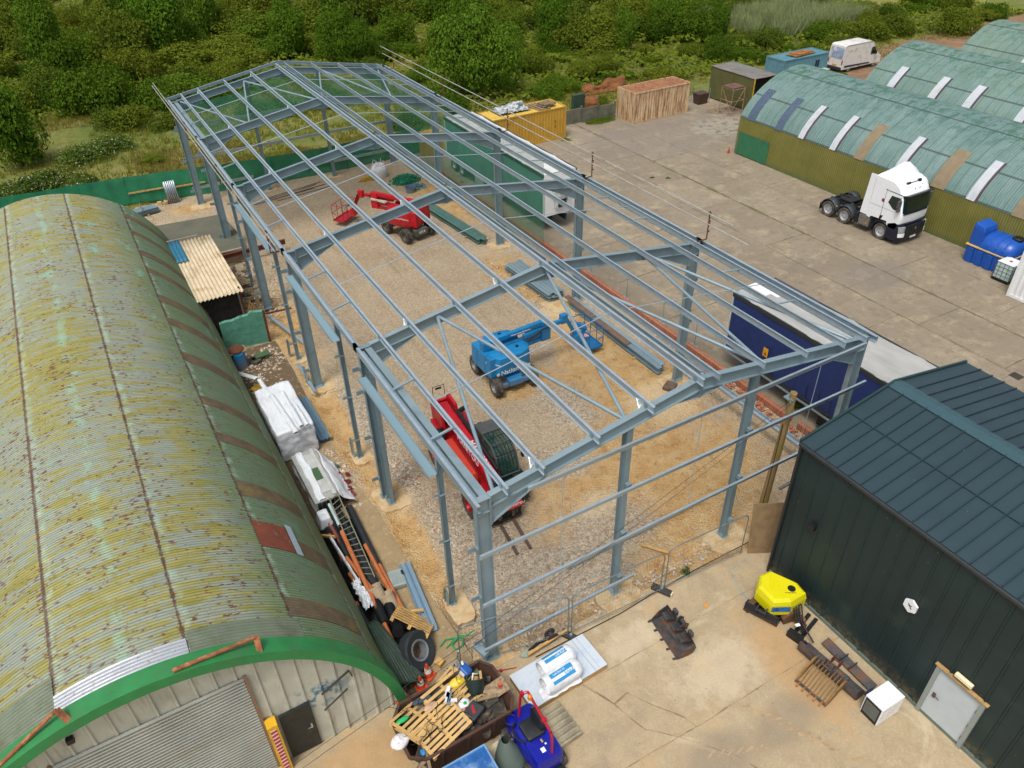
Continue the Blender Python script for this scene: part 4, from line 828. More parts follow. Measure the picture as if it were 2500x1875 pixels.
# concrete panel wall, tall dark post, rust heap
b=MB(); 
for i in range(4): b.bb(29.3+i*1.6,30.85+i*1.6,42.75-.25*i,42.85-.25*i,0,1.25); b.box((30.9+i*1.6,42.78-.25*i,.7),(.12,.16,1.4))
tag(b.build('panel_wall',M('old_concrete_panel','#6c6a5c',.9,0,.2,2,dirt='#4c5738',da=.5)),'low grey concrete panel wall between yellow and rusty containers','wall')
b=MB(); b.bb(32.3,33.5,43.5,43.85,0,2.05); tag(b.build('green_cabinet',M('dark_green_sheet','#2f4436',.7,0,.15)),'tall dark green box standing behind the panel wall','cabinet')
m=NT('orange_rust'); p=m.co('Object'); k=m.mix(m.rng(m.noise(p,1.4,5,.7),.4,.6),'#87562b','#684022'); m.col(k); OR=m.fin(.9)
b=MB(); b.grid(lambda u,v:(37.2+u*4.9,48.6+v*.8+.5*noise.noise(Vector((u*4,v*2,3))),v*(.55+.4*noise.noise(Vector((u*4,1,0)))+(.5*u))),20,6); o=b.build('scrap_sheet',OR); s=o.modifiers.new('s','SOLIDIFY'); s.thickness=.08; tag(o,'jagged orange rusty scrap sheets behind the rusty container','scrap')
b=MB(); b.lathe([(0,0),(.7,0),(.75,.6),(.6,.95),(0,1.0)],(35.6,45.4,.0),14); tag(b.build('rusty_drum',OR),'rounded orange rusty drum lying in the weeds by green box','drum')
b=MB(); b.grid(lambda u,v:(30.6+u*1.2,43.9+v*.9,.25+1.1*math.sin(PI*u)*math.sin(PI*v)+.3*noise.noise(Vector((u*6,v*6,0)))),10,10); tag(b.build('white_sack_heap',TARP,smooth=True),'white torn sack heap behind the panel wall','sacks')
# ---------------------------------------------------------------- trailers
def wheel(par,loc,r,w,axis='X',rim=None,tyre=RUBBER,hub='#b9bcc0',spin=0,side=1,lug=0,rimr=.55):
    """side: +1/-1 outward direction along the axis"""
    wz=thing_part('wheel',par,loc)
    b=MB(); n=32; h=w/2
    b.lathe([(r*rimr,-h*.9),(r*.9,-h),(r*.985,-h*.75),(r,-h*.35),(r,h*.35),(r*.985,h*.75),(r*.9,h),(r*rimr,h*.9)],(0,0,0),n,axis)
    if lug:
        for i in range(lug):
            a=2*PI*i/lug
            for s in (-1,1):
                aa=a+(PI/lug if s>0 else 0); c=math.cos(aa);s_=math.sin(aa); o=s*h*.45
                T=Matrix.Rotation(aa,4,axis)
                if axis=='X': b.box((o,r*.985,0),(h*.95,.05,r*.11),T=T,rz=.45*s)
                else: b.box((r*.985,o,0),(.05,h*.95,r*.11),T=T,rz=-.45*s)
    b.build('tyre',tyre,wz)
    m=rim or M('rim_'+hub,hub,.35,.4,.08,4)
    b=MB(); b.lathe([(0,side*h*.55),(r*.2,side*h*.6),(r*.22,side*h*.35),(r*rimr*.85,side*h*.3),(r*rimr*.97,side*h*.93),(r*rimr*1.03,side*h*.93),(r*rimr*1.03,-side*h*.9)],(0,0,0),24,axis)
    for i in range(8):
        a=2*PI*i/8; q=(r*.33*math.cos(a),r*.33*math.sin(a))
        if axis=='X': b.tube((side*h*.3,q[0],q[1]),(side*h*.42,q[0],q[1]),r*.05,6)
        else: b.tube((q[0],side*h*.3,q[1]),(q[0],side*h*.42,q[1]),r*.05,6)
    b.build('rim',m,wz,smooth='a')
    return wz
def thing_part(name,par,loc):
    o=bpy.data.objects.new(name,None); COL.objects.link(o); o.empty_display_size=.1; o.parent=par; o.location=loc; return o
def trailer(name,label,x0,x1,y0,y1,zt,zd,curt,roof,frontend):
    t=thing(name,label,'trailer',((x0+x1)/2,(y0+y1)/2,0)); w=(x1-x0)/2; l=(y1-y0)/2
    b=MB(); 
    for s in (-1,1):
        b.grid(lambda u,v:(s*(w-.0)+.02*s*math.sin(u*l*2*2.1),-l+.08+u*(2*l-.16),zd+.02+v*(zt-zd-.2)),int(l*2*6),3)
    b.build('curtain',curt,t,smooth=True)
    b=MB(); b.grid(lambda u,v:(-w+2*w*u,-l+2*l*v,zt+.03+.04*math.sin(PI*u)-.02*(1+math.sin(v*l*2*1.9))),8,60); b.build('roof',roof,t,smooth=True)
    b=MB()
    for s in (-1,1): b.bb(s*w-s*.06,s*w+s*.02,-l,l,zt-.16,zt+.03); b.bb(s*w-s*.1,s*w+s*.02,-l,l,zd-.13,zd+.0)
    b.build('rave',M('trailer_rave','#2a3236',.5),t)
    b=MB(); b.bb(-w,w,l-.08,l,zd,zt); b.build('bulkhead',frontend,t); b=MB(); b.bb(-w,w,-l,-l+.06,zd,zt); b.build('rear_frame',frontend,t)
    b=MB()
    for s in (-.5,.5): b.bar((s,-l,zd-.35),(s,l,zd-.35),.14,.35)
    for k in range(8): yy=-l+.4+k*(2*l-.8)/7; b.bar((-w+.1,yy,zd-.2),(w-.1,yy,zd-.2),.08,.1)
    b.build('chassis',M('chassis_dark','#2c2c2c',.7),t)
    return t,w,l
BLC=M('navy_curtain','#14306a',.5,0,.08,1.2,dirt='#10264f',da=.2)
GR=NT('dirty_grp_roof'); p=GR.co('Object'); k=GR.mix(GR.rng(GR.noise(GR.map(p,(1,.3,1)),1,5,.65),.38,.62),'#aeada8','#999a96'); k=GR.mix(GR.rng(GR.noise(GR.map(p,(1.3,.2,1)),1,4,.7),.56,.7,0,.5),k,'#a08e78'); GR.col(k); GRM=GR.fin(.5)
t,w,l=trailer('curtainside_trailer','navy blue curtain-sided trailer with grey roof parked beside the frame',17.4,19.98,-5.2,8.4,3.92,1.1,BLC,GRM,M('trailer_bulkhead','#c2c4c4',.5))
b=MB(); b.bb(-w-.03,-w-.025,1.5-6.8+9.6,1.5-6.8+9.6+.01,0,0) if 0 else None
for k in range(21): b=MB(); b.bb(-w-.035,-w-.022,-l+.35+k*.64,-l+.4+k*.64,1.0,1.75); b.bb(-w-.045,-w-.02,-l+.345+k*.64,-l+.405+k*.64,1.25,1.35); b.build('curtain_strap',M('strap_grey','#2b3a5e',.6),t)
hz=MB(); hz.bb(-w-.055,-w-.045,4.2,4.48,1.85,2.3); hz.build('hazard_plate',M('sign_yellow','#dca021',.5),t); hz=MB(); hz.prism([(4.27,1.95),(4.41,1.95),(4.34,2.12)],-w-.062,-w-.056,'X'); hz.build('hazard_symbol',M('sign_red','#9c2b22',.5),t)
b=MB(); b.bar((-w-.02,l-.1,.85),(-w-.02,-l+1.0,.85),.03,.1); b.bar((-w-.02,-2,.55),(-w-.02,-l+1.5,.55),.03,.1); b.build('side_guard',GALV,t)
b=MB(); b.bar((-w-.05,-1.2,.98),(-w-.05,-4.2,.98),.02,.09); b.build('reflective_band',M('reflective_yellow','#d9a92b',.4),t)
b=MB(); b.box((-.2,6.3,3.99),(.9,1.1,.02),rz=.05); b.box((.3,5.6,3.985),(.7,.5,.02)); b.build('roof_patch',WHITE,t)
b=MB(); b.bb(w-.5,w-.02,4.0,6.5,3.97,3.985); b.build('roof_patch_dark',M('dark_patch','#44444a',.7),t)
for yy in (-3.6,-2.3): wheel(t,(-w+.25,yy,.5),.5,.36,'X',side=-1)
for s in (-.6,.6): b=MB(); b.bb(s-.06,s+.06,5.0,5.14,0,1.0); b.box((s,5.07,.03),(.3,.3,.05)); b.build('landing_leg',M('leg_grey','#5b6064',.5),t)
b=MB(); b.bb(-w-.02,-w+.4,-.6,1.0,.3,.8); b.build('side_locker',BLACK,t)
GRC=M('faded_green_curtain','#5c8f82',.6,0,.12,1.2,dirt='#3d6f60',da=.3)
WR=M('white_grp_roof','#d3d3cf',.45,0,.05,1.5,dirt='#bbb2a4',da=.3)
t,w,l=trailer('box_trailer','white roofed trailer with green sides parked behind the green netting',17.85,20.3,25.4,39.3,3.8,1.05,GRC,WR,WHITE)
b=MB(); b.box((0,-l-.16,1.95),(.8,.3,.75)); b.box((.0,-l-.2,2.6),(1.2,.36,.5)); b.build('fridge_unit',M('unit_white','#cfd3d2',.5,0,.08,3,dirt='#5e6468',da=.3),t); b=MB(); b.box((0,-l-.33,1.9),(.6,.03,.5)); b.build('unit_grille',BLACK,t)
for yy in (4.6,5.9): wheel(t,(-w+.25,yy,.5),.5,.36,'X',side=-1)
for s in (-.6,.6): b=MB(); b.bb(s-.06,s+.06,-4.6,-4.46,0,1.0); b.build('landing_leg',M('leg_grey','#5b6064',.5),t)
b=MB(); b.bb(-w-.04,-w+.02,1.0,2.3,.15,.95); b.build('stored_crate',M('crate_slats','#a9b3ae',.6),t)
b=MB(); b.box((18.0,42.3,.95),(1.7,1.0,1.9)); o=tag(b.build('yellow_box',YP),'small yellow steel box behind the green roofed trailer end','box')
# ---------------------------------------------------------------- white tractor unit, nose towards -y
TX,TY=36.1,12.0
t=thing('lorry_cab','white three-axle lorry tractor unit parked against the olive hut side','lorry',(TX,TY,0))
CW=M('cab_white','#e9ecee',.22,0,.015,2); NV=M('navy_black_trim','#15182b',.4,0,.1); GLS=M('dark_glass','#152722',.08,0,.1,2,spec=.8)
h=1.25
# cab side profile (y from front bumper, z)
b=MB()
side=[(.42,1.0),(.30,1.55),(.30,2.05),(.34,2.1),(.52,3.0),(.62,3.12),(.85,3.5),(1.35,3.72),(2.5,3.78),(2.58,3.6),(2.62,1.15),(2.4,1.1),(2.3,1.25),(1.1,1.3),(1.0,1.0)]
def rg(x,k): return [(x,1.3+(y-1.3)*k if y<1.3 else y,z) for y,z in side]
rings=[]
for x,iy,iz in ((-h,.10,-.04),(-h+.06,.04,0),(-h+.3,0,0),(0,-.06,.03),(h-.3,0,0),(h-.06,.04,0),(h,.10,-.04)):
    rings.append([(x,y+(iy if y<1.2 else 0),z+(iz if z>3 else 0)) for y,z in side])
b.loft(rings); b.build('cab',CW,t,smooth='a')
b=MB(); rings=[]
for x,k in ((-h+.04,.0),(-h+.35,.55),(-.5,.9),(0,1.0),(.5,.9),(h-.35,.55),(h-.04,.0)):
    rings.append([(x,1.0,3.45),(x,.95,3.55),(x,1.3,3.68+.22*k),(x,1.62,3.72+.62*k),(x,1.9,3.74+.78*k),(x,2.25,3.74+.45*k),(x,2.62,3.72+.12*k),(x,2.62,3.5)])
b.loft(rings); b.build('roof_deflector',CW,t,smooth='a')
for s in (-1,1): b=MB(); b.prism([(2.62,1.2),(3.12,1.2),(3.0,3.74),(2.62,3.76)],s*h-s*.05,s*h,'X'); b.build('side_fairing',CW,t)
b=MB(); 
pts=[]; 
def ws(x,z,o=.03): # on windscreen plane
    y=.34+(z-2.1)/(.9)*.18+( .10 if abs(x)>h-.05 else (.04 if abs(x)>h-.2 else -.05*(1-abs(x)/h)))
    return (x,y-o,z)
g=MB(); g.grid(lambda u,v:ws(-h+.06+(2*h-.12)*u,2.05+.95*v),12,4); g.build('windscreen',GLS,t,smooth=True)
g=MB(); g.grid(lambda u,v:ws(-h+.03+(2*h-.06)*u,1.95+.13*v,.04),12,1); g.grid(lambda u,v:ws(-h+.03+(2*h-.06)*u,2.96+.14*v,.07),12,1); g.box((0,.36,3.1),(2.3,.26,.05),rx=-.3); g.build('visor',NV,t)
for s in (-1,1):
    g=MB(); g.prism([(.62,2.1),(.60,2.85),(.72,2.92),(1.28,2.9),(1.42,2.45),(1.0,2.15)],s*h-s*.02,s*(h+.012),'X'); g.build('door_window',GLS,t)
    g=MB(); g.box((s*(h+.15),.58,2.62),(.22,.16,.42)); g.box((s*(h+.15),.55,2.25),(.2,.14,.22)); g.bar((s*h,.66,2.95),(s*(h+.18),.6,2.85),.04,.04); g.build('mirror',M('mirror_grey','#55565a',.4),t,bevel=.03)
    g=MB(); g.bb(s*h-s*.01,s*(h+.006),1.68,1.7,1.35,3.2); g.bb(s*h,s*(h+.006),.75,2.6,2.0,2.012); g.prism([(1.5,1.55),(1.72,1.5),(1.75,1.2),(1.62,1.25)],s*(h-.01),s*(h+.012),'X'); g.prism([(.4,3.08),(1.75,3.12),(1.75,3.15),(.42,3.12)],s*(h-.01),s*(h+.01),'X'); g.build('panel_lines',NV,t)
g=MB(); g.box((-h-.008,1.78,2.45),(.01,.16,.2)); g.build('badge',M('badge_maroon','#7a3a56',.5),t)
# lower front
g=MB(); g.loft([[(x,y+(.12 if abs(x)>1.2 else (0 if abs(x)>.7 else -.05)),z) for y,z in ((.95,.3),(.18,.3),(.12,.55),(.18,.98),(.26,1.36),(.5,1.4),(.95,1.2))] for x in (-h,-1.05,-.6,0,.6,1.05,h)]); g.build('bumper',NV,t,smooth='a')
g=MB(); g.bb(-.85,.85,.02,.10,.62,1.28); g.build('grille',M('grille_black','#101214',.5),t); 
g=MB()
for i in range(6): g.bb(-.82,.82,-.0,.03,.66+i*.105,.69+i*.105)
g.build('grille_bars',M('grille_bar','#2a2d33',.4),t)
g=MB(); g.prism([(-.07,1.02),(0,.9),(.07,1.02),(0,1.14)],-.02,.0,'Y'); g.build('emblem',M('chrome','#c9ccce',.25,.9,.02),t)
for s in (-1,1):
    g=MB(); g.loft([[(s*.78,.08,z),(s*1.02,.08,z),(s*1.2,.2,z),(s*1.25,.42,z),(s*1.0,.42,z)] for z in (.86,1.22)]); hd=g.build('headlight',M('headlight','#a7adb0',.12,.3,.1),t)
    g=MB(); g.loft([[(s*.84,.05,z),(s*1.04,.08,z),(s*1.21,.2,z),(s*1.24,.36,z),(s*1.0,.38,z)] for z in (.58,.82)]); g.build('fog_panel',CW,t)
g=MB(); g.box((0,.03,.47),(.52,.02,.12)); pl=g.build('number_plate',M('plate_white','#dfe0da',.4),t)
for i,x in enumerate((-.95,-.35,.35,.95)): g=MB(); g.lathe([(0,0),(.03,0),(.035,.03),(.02,.05),(0,.055)],(x,.62-.0,3.33) if abs(x)<.5 else (x,.78,3.40),8); g.build('marker_lamp',NV,t).scale=(.6,1,1)
g=MB(); g.box((-.5,.95,3.62),(.3,.1,.1)); g.box((.5,.95,3.62),(.2,.14,.14)); g.tube((-.4,.95,3.6),(.5,.95,3.6),.03,8); g.build('air_horn',NV,t)
# chassis
g=MB()
for s in (-.42,.42): g.bar((s,1.2,.9),(s,6.0,.9),.09,.26)
for y in (3.1,3.7,4.3,5.1,5.9): g.bar((-.42,y,.9),(.42,y,.9),.09,.16)
g.box((0,4.95,1.08),(.9,.95,.06)); g.prism([(-.5,4.4),(.5,4.4),(.5,5.2),(.14,5.55),(.08,4.95),(-.08,4.95),(-.14,5.55),(-.5,5.2)],1.12,1.19); g.box((0,6.0,.85),(2.3,.1,.16)); g.build('chassis',M('chassis_black','#202123',.7,0,.2,3,dirt='#3a2c24',da=.3),t)
g=MB()
for y in (3.3,3.75): g.tube((-.5,y,1.05),(.5,y,1.15),.035,6)
g.box((0,3.5,1.15),(1.0,.5,.03)); g.build('catwalk',M('catwalk_alloy','#55585c',.5,.4,.1),t)
for s in (-1,1):
    for y in (4.2,5.5):
        g=MB(); a=[(y+.62*math.cos(R(k)),.52+.66*math.sin(R(k))) for k in range(0,181,15)]; i_=[(y+.59*math.cos(R(k)),.52+.63*math.sin(R(k))) for k in range(180,-1,-15)]
        vs=[];n=len(a)
        for x in (s*.72,s*1.25): vs+= [(x,p[0],p[1]) for p in a]
        g.add(vs,[(k,k+1,n+k+1,n+k) for k in range(n-1)]); o=g.build('mudguard',M('mudguard_grey','#303a42',.6,0,.1),t,smooth=True); q=o.modifiers.new('s','SOLIDIFY'); q.thickness=.03
        wheel(t,(s*1.05,y,.52),.52,.36,'X',side=s,hub='#b5b8bb',rimr=.6)
    wheel(t,(s*1.06,1.45,.52),.52,.33,'X',side=s,hub='#b5b8bb',rimr=.6)
    g=MB(); a=[(1.45+.66*math.cos(R(k)),.5+.7*math.sin(R(k))) for k in range(-5,186,15)]; vs=[];n=len(a)
    for x in (s*.8,s*1.27): vs+=[(x,p[0],p[1]) for p in a]
    g.add(vs,[(k,k+1,n+k+1,n+k) for k in range(n-1)]); o=g.build('wheel_arch',NV,t,smooth=True); q=o.modifiers.new('s','SOLIDIFY'); q.thickness=.05
g=MB(); g.bb(-1.22,-.62,2.35,3.15,.42,1.12); ftk=g.build('fuel_tank',M('alloy_tank','#8d8a88',.3,.6,.1,3),t,bevel=.06); g=MB(); g.bb(-1.24,-.62,3.17,3.45,.42,1.1); g.build('battery_box',BLACK,t,bevel=.04)
g=MB(); g.bb(.62,1.22,2.35,3.45,.42,1.1); g.build('tank_far',BLACK,t,bevel=.05)
for y,z in ((2.5,.65),(4.85,.95)): g=MB(); g.box((-1.25,y,z),(.03,.1,.06)); g.build('side_marker',M('amber_lens','#e08a2a',.3),t)
g=MB(); g.bb(-1.25,-.75,6.12,6.15,.3,.75); g.bb(.75,1.25,6.12,6.15,.3,.75); g.build('mudflap',BLACK,t)
# ---------------------------------------------------------------- white panel van, nose towards +x
t=thing('panel_van','dirty white high-roof panel van parked by the light blue container','van',(63.05,40.6,0))
VW=M('van_white','#d6d5cf',.4,0,.06,1.2,dirt='#b0a794',da=.35)
prof=[(0,.35),(.02,1.6),(.12,2.52),(.3,2.62),(3.9,2.62),(4.3,2.45),(4.62,1.9),(5.3,1.25),(5.65,1.05),(5.7,.4)]
b=MB(); b.loft([[(x,yy,z) if z<1.5 else (x,yy+(.1 if yy<.5 else -.1)*(1 if z>1.7 else .3)*(1 if yy in (0,2.0) else 0),z) for x,z in prof] for yy in (0,.06,1.94,2.0)]); b.build('body',VW,t,smooth='a')
DK=M('van_trim','#2c333b',.6)
for yy,s in ((0,-1),(2.0,1)):
    b=MB(); b.prism([(4.0,1.35),(4.08,2.0),(4.4,2.05),(4.75,1.62),(4.9,1.35)],yy+s*(-.07),yy+s*.0,'Y'); b.build('cab_window',GLS,t)
    b=MB(); b.prism([(.3,.55),(4.0,.5),(4.0,.62),(.3,.72)],yy,yy+s*.03,'Y'); b.build('side_moulding',DK,t)
    b=MB(); b.box((4.55,yy+s*.15,1.5),(.16,.14,.3)); b.build('mirror',BLACK,t)
    for x in (1.0,4.75): wheel(t,(x,yy-s*.12,.35),.35,.22,'Y',side=s,hub='#9aa0a4')
b=MB(); b.grid(lambda u,v:(4.33+.30*(1-v)+.04,.12+1.76*u,1.9+.5*v),6,3); b.build('windscreen',GLS,t)
b=MB(); b.bb(-.03,.0,.12,1.88,.3,.55); b.build('rear_bumper',DK,t)
for y in (.14,1.86): b=MB(); b.box((-.012,y,1.05),(.03,.12,.4)); b.build('tail_light',M('tail_red','#a02030',.3),t)
b=MB(); b.grid(lambda u,v:(-.012+.08*v*v,.2+1.6*u,1.35+1.0*v),4,6); b.build('rear_door_graphic',M('blue_stripe','#8d9db8',.5,0,.3,4,dirt='#d6d5cf',da=.5),t)
b=MB(); b.box((-.02,1.0,.72),(.02,.5,.11)); b.build('number_plate',M('plate_yellow','#d9b23a',.4),t)
# ---------------------------------------------------------------- blue bunded tank
BT=M('blue_plastic_tank','#1550a8',.35,0,.06,2,dirt='#123f84',da=.15)
t=thing('blue_storage_tank','bright blue plastic storage tank with raised cabinet against the olive hut side','tank',(37.75,7.9,0))
b=MB(); b.loft([[(-.98,-1.3,0),(-.7,-1.45,0),(.7,-1.45,0),(.98,-1.3,0),(.98,1.1,0),(-.98,1.1,0)],[(-1.02,-1.35,1.0),(-.7,-1.5,1.0),(.7,-1.5,1.0),(1.02,-1.35,1.0),(1.02,1.15,1.0),(-1.02,1.15,1.0)]]); b.build('bund',BT,t,bevel=.05)
b=MB()
for k in range(4): b.loft([[(-1.06,-1.15+k*.58,.02),(-1.06,-.8+k*.58,.02),(-.95,-.8+k*.58,.02),(-.95,-1.15+k*.58,.02)],[(-1.1,-1.12+k*.58,.9),(-1.1,-.83+k*.58,.9),(-.95,-.83+k*.58,.9),(-.95,-1.12+k*.58,.9)]])
b.build('bund_ribs',BT,t,bevel=.02)
b=MB(); b.bb(-1.07,1.07,-1.5,1.2,1.0,1.05); b.build('yellow_band',M('tank_band','#d9b060',.5),t)
b=MB(); rings=[]
for y,k in ((-1.45,.6),(-1.3,.85),(-1.0,1),(.3,1),(.55,.95)): rings.append([(x*k,y,1.04+z*k) for x,z in ((-.98,0),(-.95,.3),(-.7,.62),(-.3,.78),(.3,.78),(.7,.62),(.95,.3),(.98,0))])
b.loft(rings); b.build('tank_top',BT,t,smooth='a')
for y in (-.9,-.45,0): b=MB(); b.loft([[(x*1.02,yy,1.04+z*1.03) for x,z in ((-.98,0),(-.95,.3),(-.7,.62),(-.3,.78),(.3,.78),(.7,.62),(.95,.3),(.98,0))] for yy in (y-.05,y+.05)]); b.build('rib',BT,t)
b=MB(); b.lathe([(0,.1),(.27,.1),(.3,.06),(.3,0),(.22,-.05)],(.1,-.95,1.84),18); b.build('lid',BLACK,t)
b=MB(); b.loft([[(-.95,.4,1.04),(.3,.4,1.04),(.3,1.12,1.04),(-.95,1.12,1.04)],[(-.95,.42,1.95),(.3,.42,1.95),(.3,1.12,2.1),(-.95,1.12,2.1)],[(-.9,.5,2.2),(.25,.5,2.2),(.25,1.1,2.35),(-.9,1.1,2.35)]]); b.build('pump_cabinet',BT,t,bevel=.05)
b=MB(); b.box((-.5,.38,1.75),(.12,.03,.08)); b.build('lock',M('chrome','#c9ccce',.25,.9,.02),t)
# ibc tote
t=thing('ibc_tote','white caged liquid tote tank standing next to the blue tank','tote',(36.5,6.25,0))
b=MB(); b.bb(-.5,.5,-.46,.46,.14,1.1); b.build('bottle',M('translucent_white','#bcd0cc',.3,0,.06,2),t,bevel=.08)
b=MB()
for x in (-.53,-.27,0,.27,.53):
    for y in (-.49,.49): b.tube((x,y,.12),(x,y,1.12),.012,5)
for y in (-.25,0,.25):
    for x in (-.53,.53): b.tube((x,y,.12),(x,y,1.12),.012,5)
for z in (.2,.42,.65,.88,1.12):
    b.path([(-.53,-.49,z),(.53,-.49,z),(.53,.49,z),(-.53,.49,z),(-.53,-.49,z)],.012,5)
b.build('cage',M('cage_steel','#5d6e6c',.4,.5,.05),t); b=MB(); b.lathe([(0,.05),(.08,.05),(.09,0)],(0,0,1.1),12); b.build('cap',M('red_cap','#c22b3b',.4),t)
b=MB(); b.bb(-.52,.52,-.48,.48,.08,.12); [b.box((x,0,.04),(.12,.9,.08)) for x in (-.42,0,.42)]; b.build('base',BLACK,t)
b=MB(); b.bb(-.5,.5,-.46,.46,1.1,1.125); b.build('top_sheet',WHITE,t)
# white container at the frame edge
t=container('site_cabin','white steel cabin with ribbed sides cut off at the right edge',6.0,2.4,2.65,(34.95,-.8,0),0,WHITE,WHITE,WHITE,-1); t.location=(34.95+0,5.15,0); t.rotation_euler=(0,0,-PI/2+.0)
t.location=(34.95,5.15,0)
b=MB(); b.box((37.75,29.9,.02),(.4,.4,.04)); b.lathe([(0,0),(.16,0),(.03,.72),(0,.72)],(37.75,29.9,.04),12); o=tag(b.build('traffic_cone',M('cone_red','#a8402e',.5)),'red traffic cone at foot of the nearest right hut corner','cone'); o.location=(37.9*.35,29.6*.35,0); o.scale=(.65,.65,.65)
# ---------------------------------------------------------------- articulated boom lifts
def lift(name,label,loc,rz,crz,paint,dark,tread,txt):
    t=thing(name,label,'boom lift',loc,rz); P=paint
    # chassis (own angle)
    C=Matrix.Rotation(crz,4,'Z')
    b=MB(); b.box((0,0,.62),(.75,2.3,.38),T=C); b.box((0,1.05,.42),(1.75,.22,.2),T=C); b.box((0,-1.05,.42),(1.75,.22,.2),T=C); b.box((0,-1.33,.58),(.95,.36,.42),T=C) if dark!=P else b.box((0,-1.2,.6),(.7,.3,.3),T=C); b.build('chassis',dark,t,bevel=.03)
    for x in (-.92,.92):
        for y in (-1.05,1.05):
            p=C@Vector((x,y,.46)); w=wheel(t,p,.46,.34,'X',rim=tread,side=1 if x>0 else -1,lug=15,rimr=.55); w.rotation_euler=(0,0,crz)
    b=MB(); b.lathe([(0,.98),(.62,.98),(.62,.8),(0,.8)],(0,0,0),24); b.build('slew_ring',BLACK,t)
    # turret hoods either side of the boom
    for s in (-1,1):
        b=MB(); pts=[]
        outline=[(-1.2,s*.28),(-1.25,s*.38),(-1.2,s*.5),(-.78,s*1.1),(.35,s*1.12),(.85,s*.98),(1.05,s*.62),(1.0,s*.28)]
        rings=[[(x*k,y if abs(y)<.3 else s*(.28+(abs(y)-.28)*k),z) for x,y in outline] for k,z in ((.9,.92),(1.0,1.05),(1.0,1.75),(.96,1.92),(.85,1.98))]
        b.loft(rings); b.build('hood',P,t,smooth='a')
    b=MB(); b.bb(-1.2,-.85,-.9,.9,.9,1.95); b.box((-.5,0,1.25),(1.3,.5,.6)); b.build('counterweight',P,t,bevel=.06)
    b=MB(); b.box((.25,s*.75,2.0),(.12,.12,.04)); b.tube((.4,-.6,1.97),(.4,-.6,2.03),.07,10); b.build('hood_cap',BLACK,t)
    # riser and boom
    D=M('hydraulic_black','#1c1d1f',.45,0,.2)
    b=MB(); b.bar((-.95,0,1.78),(2.2,.0,1.78),.2,.22); b.bar((-.7,0,1.35),(2.3,0,1.5),.2,.16); b.build('lower_boom',P,t,bevel=.015)
    b=MB(); b.bb(2.05,2.55,-.17,.17,1.4,2.45); b.bar((-.85,.0,2.28),(2.4,0,2.36),.22,.24); b.build('upper_boom',P,t,bevel=.02)
    b=MB(); b.bb(-1.15,-.65,-.2,.2,1.6,2.42); b.build('boom_knuckle',P,t,bevel=.06)
    b=MB(); b.bar((1.0,-.16,2.05),(3.35,-.08,2.14),.16,.2); b.build('main_boom',P,t,bevel=.02)
    b=MB(); b.tube((1.4,.22,1.95),(2.5,.18,2.05),.07,8); b.box((1.9,.2,2.02),(1.2,.12,.12)); b.build('hose_tray',M('hose_tray_cream','#b5b3a4',.5,0,.1),t,bevel=.03)
    b=MB(); b.tube((.6,0,1.5),(1.9,0,1.95),.06,8); b.tube((2.3,.05,1.55),(2.7,.05,2.2),.045,8); b.path([(2.4,-.2,2.1),(2.0,-.32,2.2),(1.6,-.3,1.95),(1.3,-.2,1.75)],.03,6); b.build('cylinder',D,t)
    # jib
    b=MB(); b.bb(3.2,3.55,-.14,.12,1.95,2.42); b.bar((3.45,-.06,2.25),(4.15,-.02,.95),.13,.16); b.bar((3.6,.12,2.1),(4.2,.12,.85),.07,.08); b.bb(4.02,4.3,-.2,.2,.55,1.05); b.build('jib',P,t,bevel=.015)
    b=MB(); b.path([(3.5,.16,2.2),(3.75,.25,1.7),(4.0,.2,1.2),(4.25,.15,.9)],.03,6); b.build('hose',D,t)
    # basket
    k=thing_part('basket',t,(4.85,.05,.32)); PB=P; P=M('basket_blue','#10659a',.4,0,.08,3) if dark==P else M('basket_red','#a51420',.4,0,.08,3); dark=P if dark==PB else dark
    b=MB(); b.box((0,0,.02),(.82,1.6,.04)); b.build('floor',P,k)
    b=MB(); X=(-.41,.41);Y=(-.8,-.27,.27,.8)
    for x in X:
        for y in Y: b.tube((x,y,0),(x,y,1.1),.02,6)
        b.tube((x,-.8,1.1),(x,.8,1.1),.02,6); b.tube((x,-.8,.58),(x,.8,.58),.016,6)
    for y in (-.8,.8): b.tube((-.41,y,1.1),(.41,y,1.1),.02,6); b.tube((-.41,y,.58),(.41,y,.58),.016,6)
    b.tube((.41,-.27,.0),(.41,-.8,.58),.014,5); b.tube((.41,.27,.0),(.41,.8,.58),.014,5)
    b.bb(-.42,.42,-.81,-.79,.0,.09); b.bb(-.42,.42,.79,.81,.0,.09); b.bb(.4,.42,-.8,.8,.0,.09); b.bb(-.42,-.4,-.8,.8,.0,.09); b.build('guard_rail',P,k)
    b=MB(); b.box((-.34,0,.98),(.26,.62,.22)); b.build('control_panel',P if dark==P else M('panel_grey','#8b8d86',.6,0,.15),k,bevel=.04)
    b=MB(); 
    for i in range(7): b.box((.425,-.7+i*.23,.07),(.008,.1,.08))
    b.build('warning_stripes',M('warning_yellow','#c9b43a',.5),k)
    if dark==P:
        b=MB(); b.grid(lambda u,v:(.05+.28*u,.2+.3*v,.06+.08*abs(noise.noise(Vector((u*5,v*5,0))))),6,6); b.build('rag',M('pink_rag','#d59aa6',.9),k)
        b=MB(); b.lathe([(0,.14),(.05,.13),(.07,.05),(.08,0)],(-.7,.75,1.98),12); b.build('beacon',M('amber_beacon','#e07a1c',.3),t)
    return t
LB=M('lift_blue','#1279b0',.35,0,.08,2,dirt='#1a5f87',da=.3,mud=.9); LR=M('lift_red','#bb1522',.35,0,.06,2,dirt='#8f1a20',da=.3,mud=.8)
RD=M('lift_grey_chassis','#56554a',.6,0,.12,3,dirt='#6f6650',da=.3)
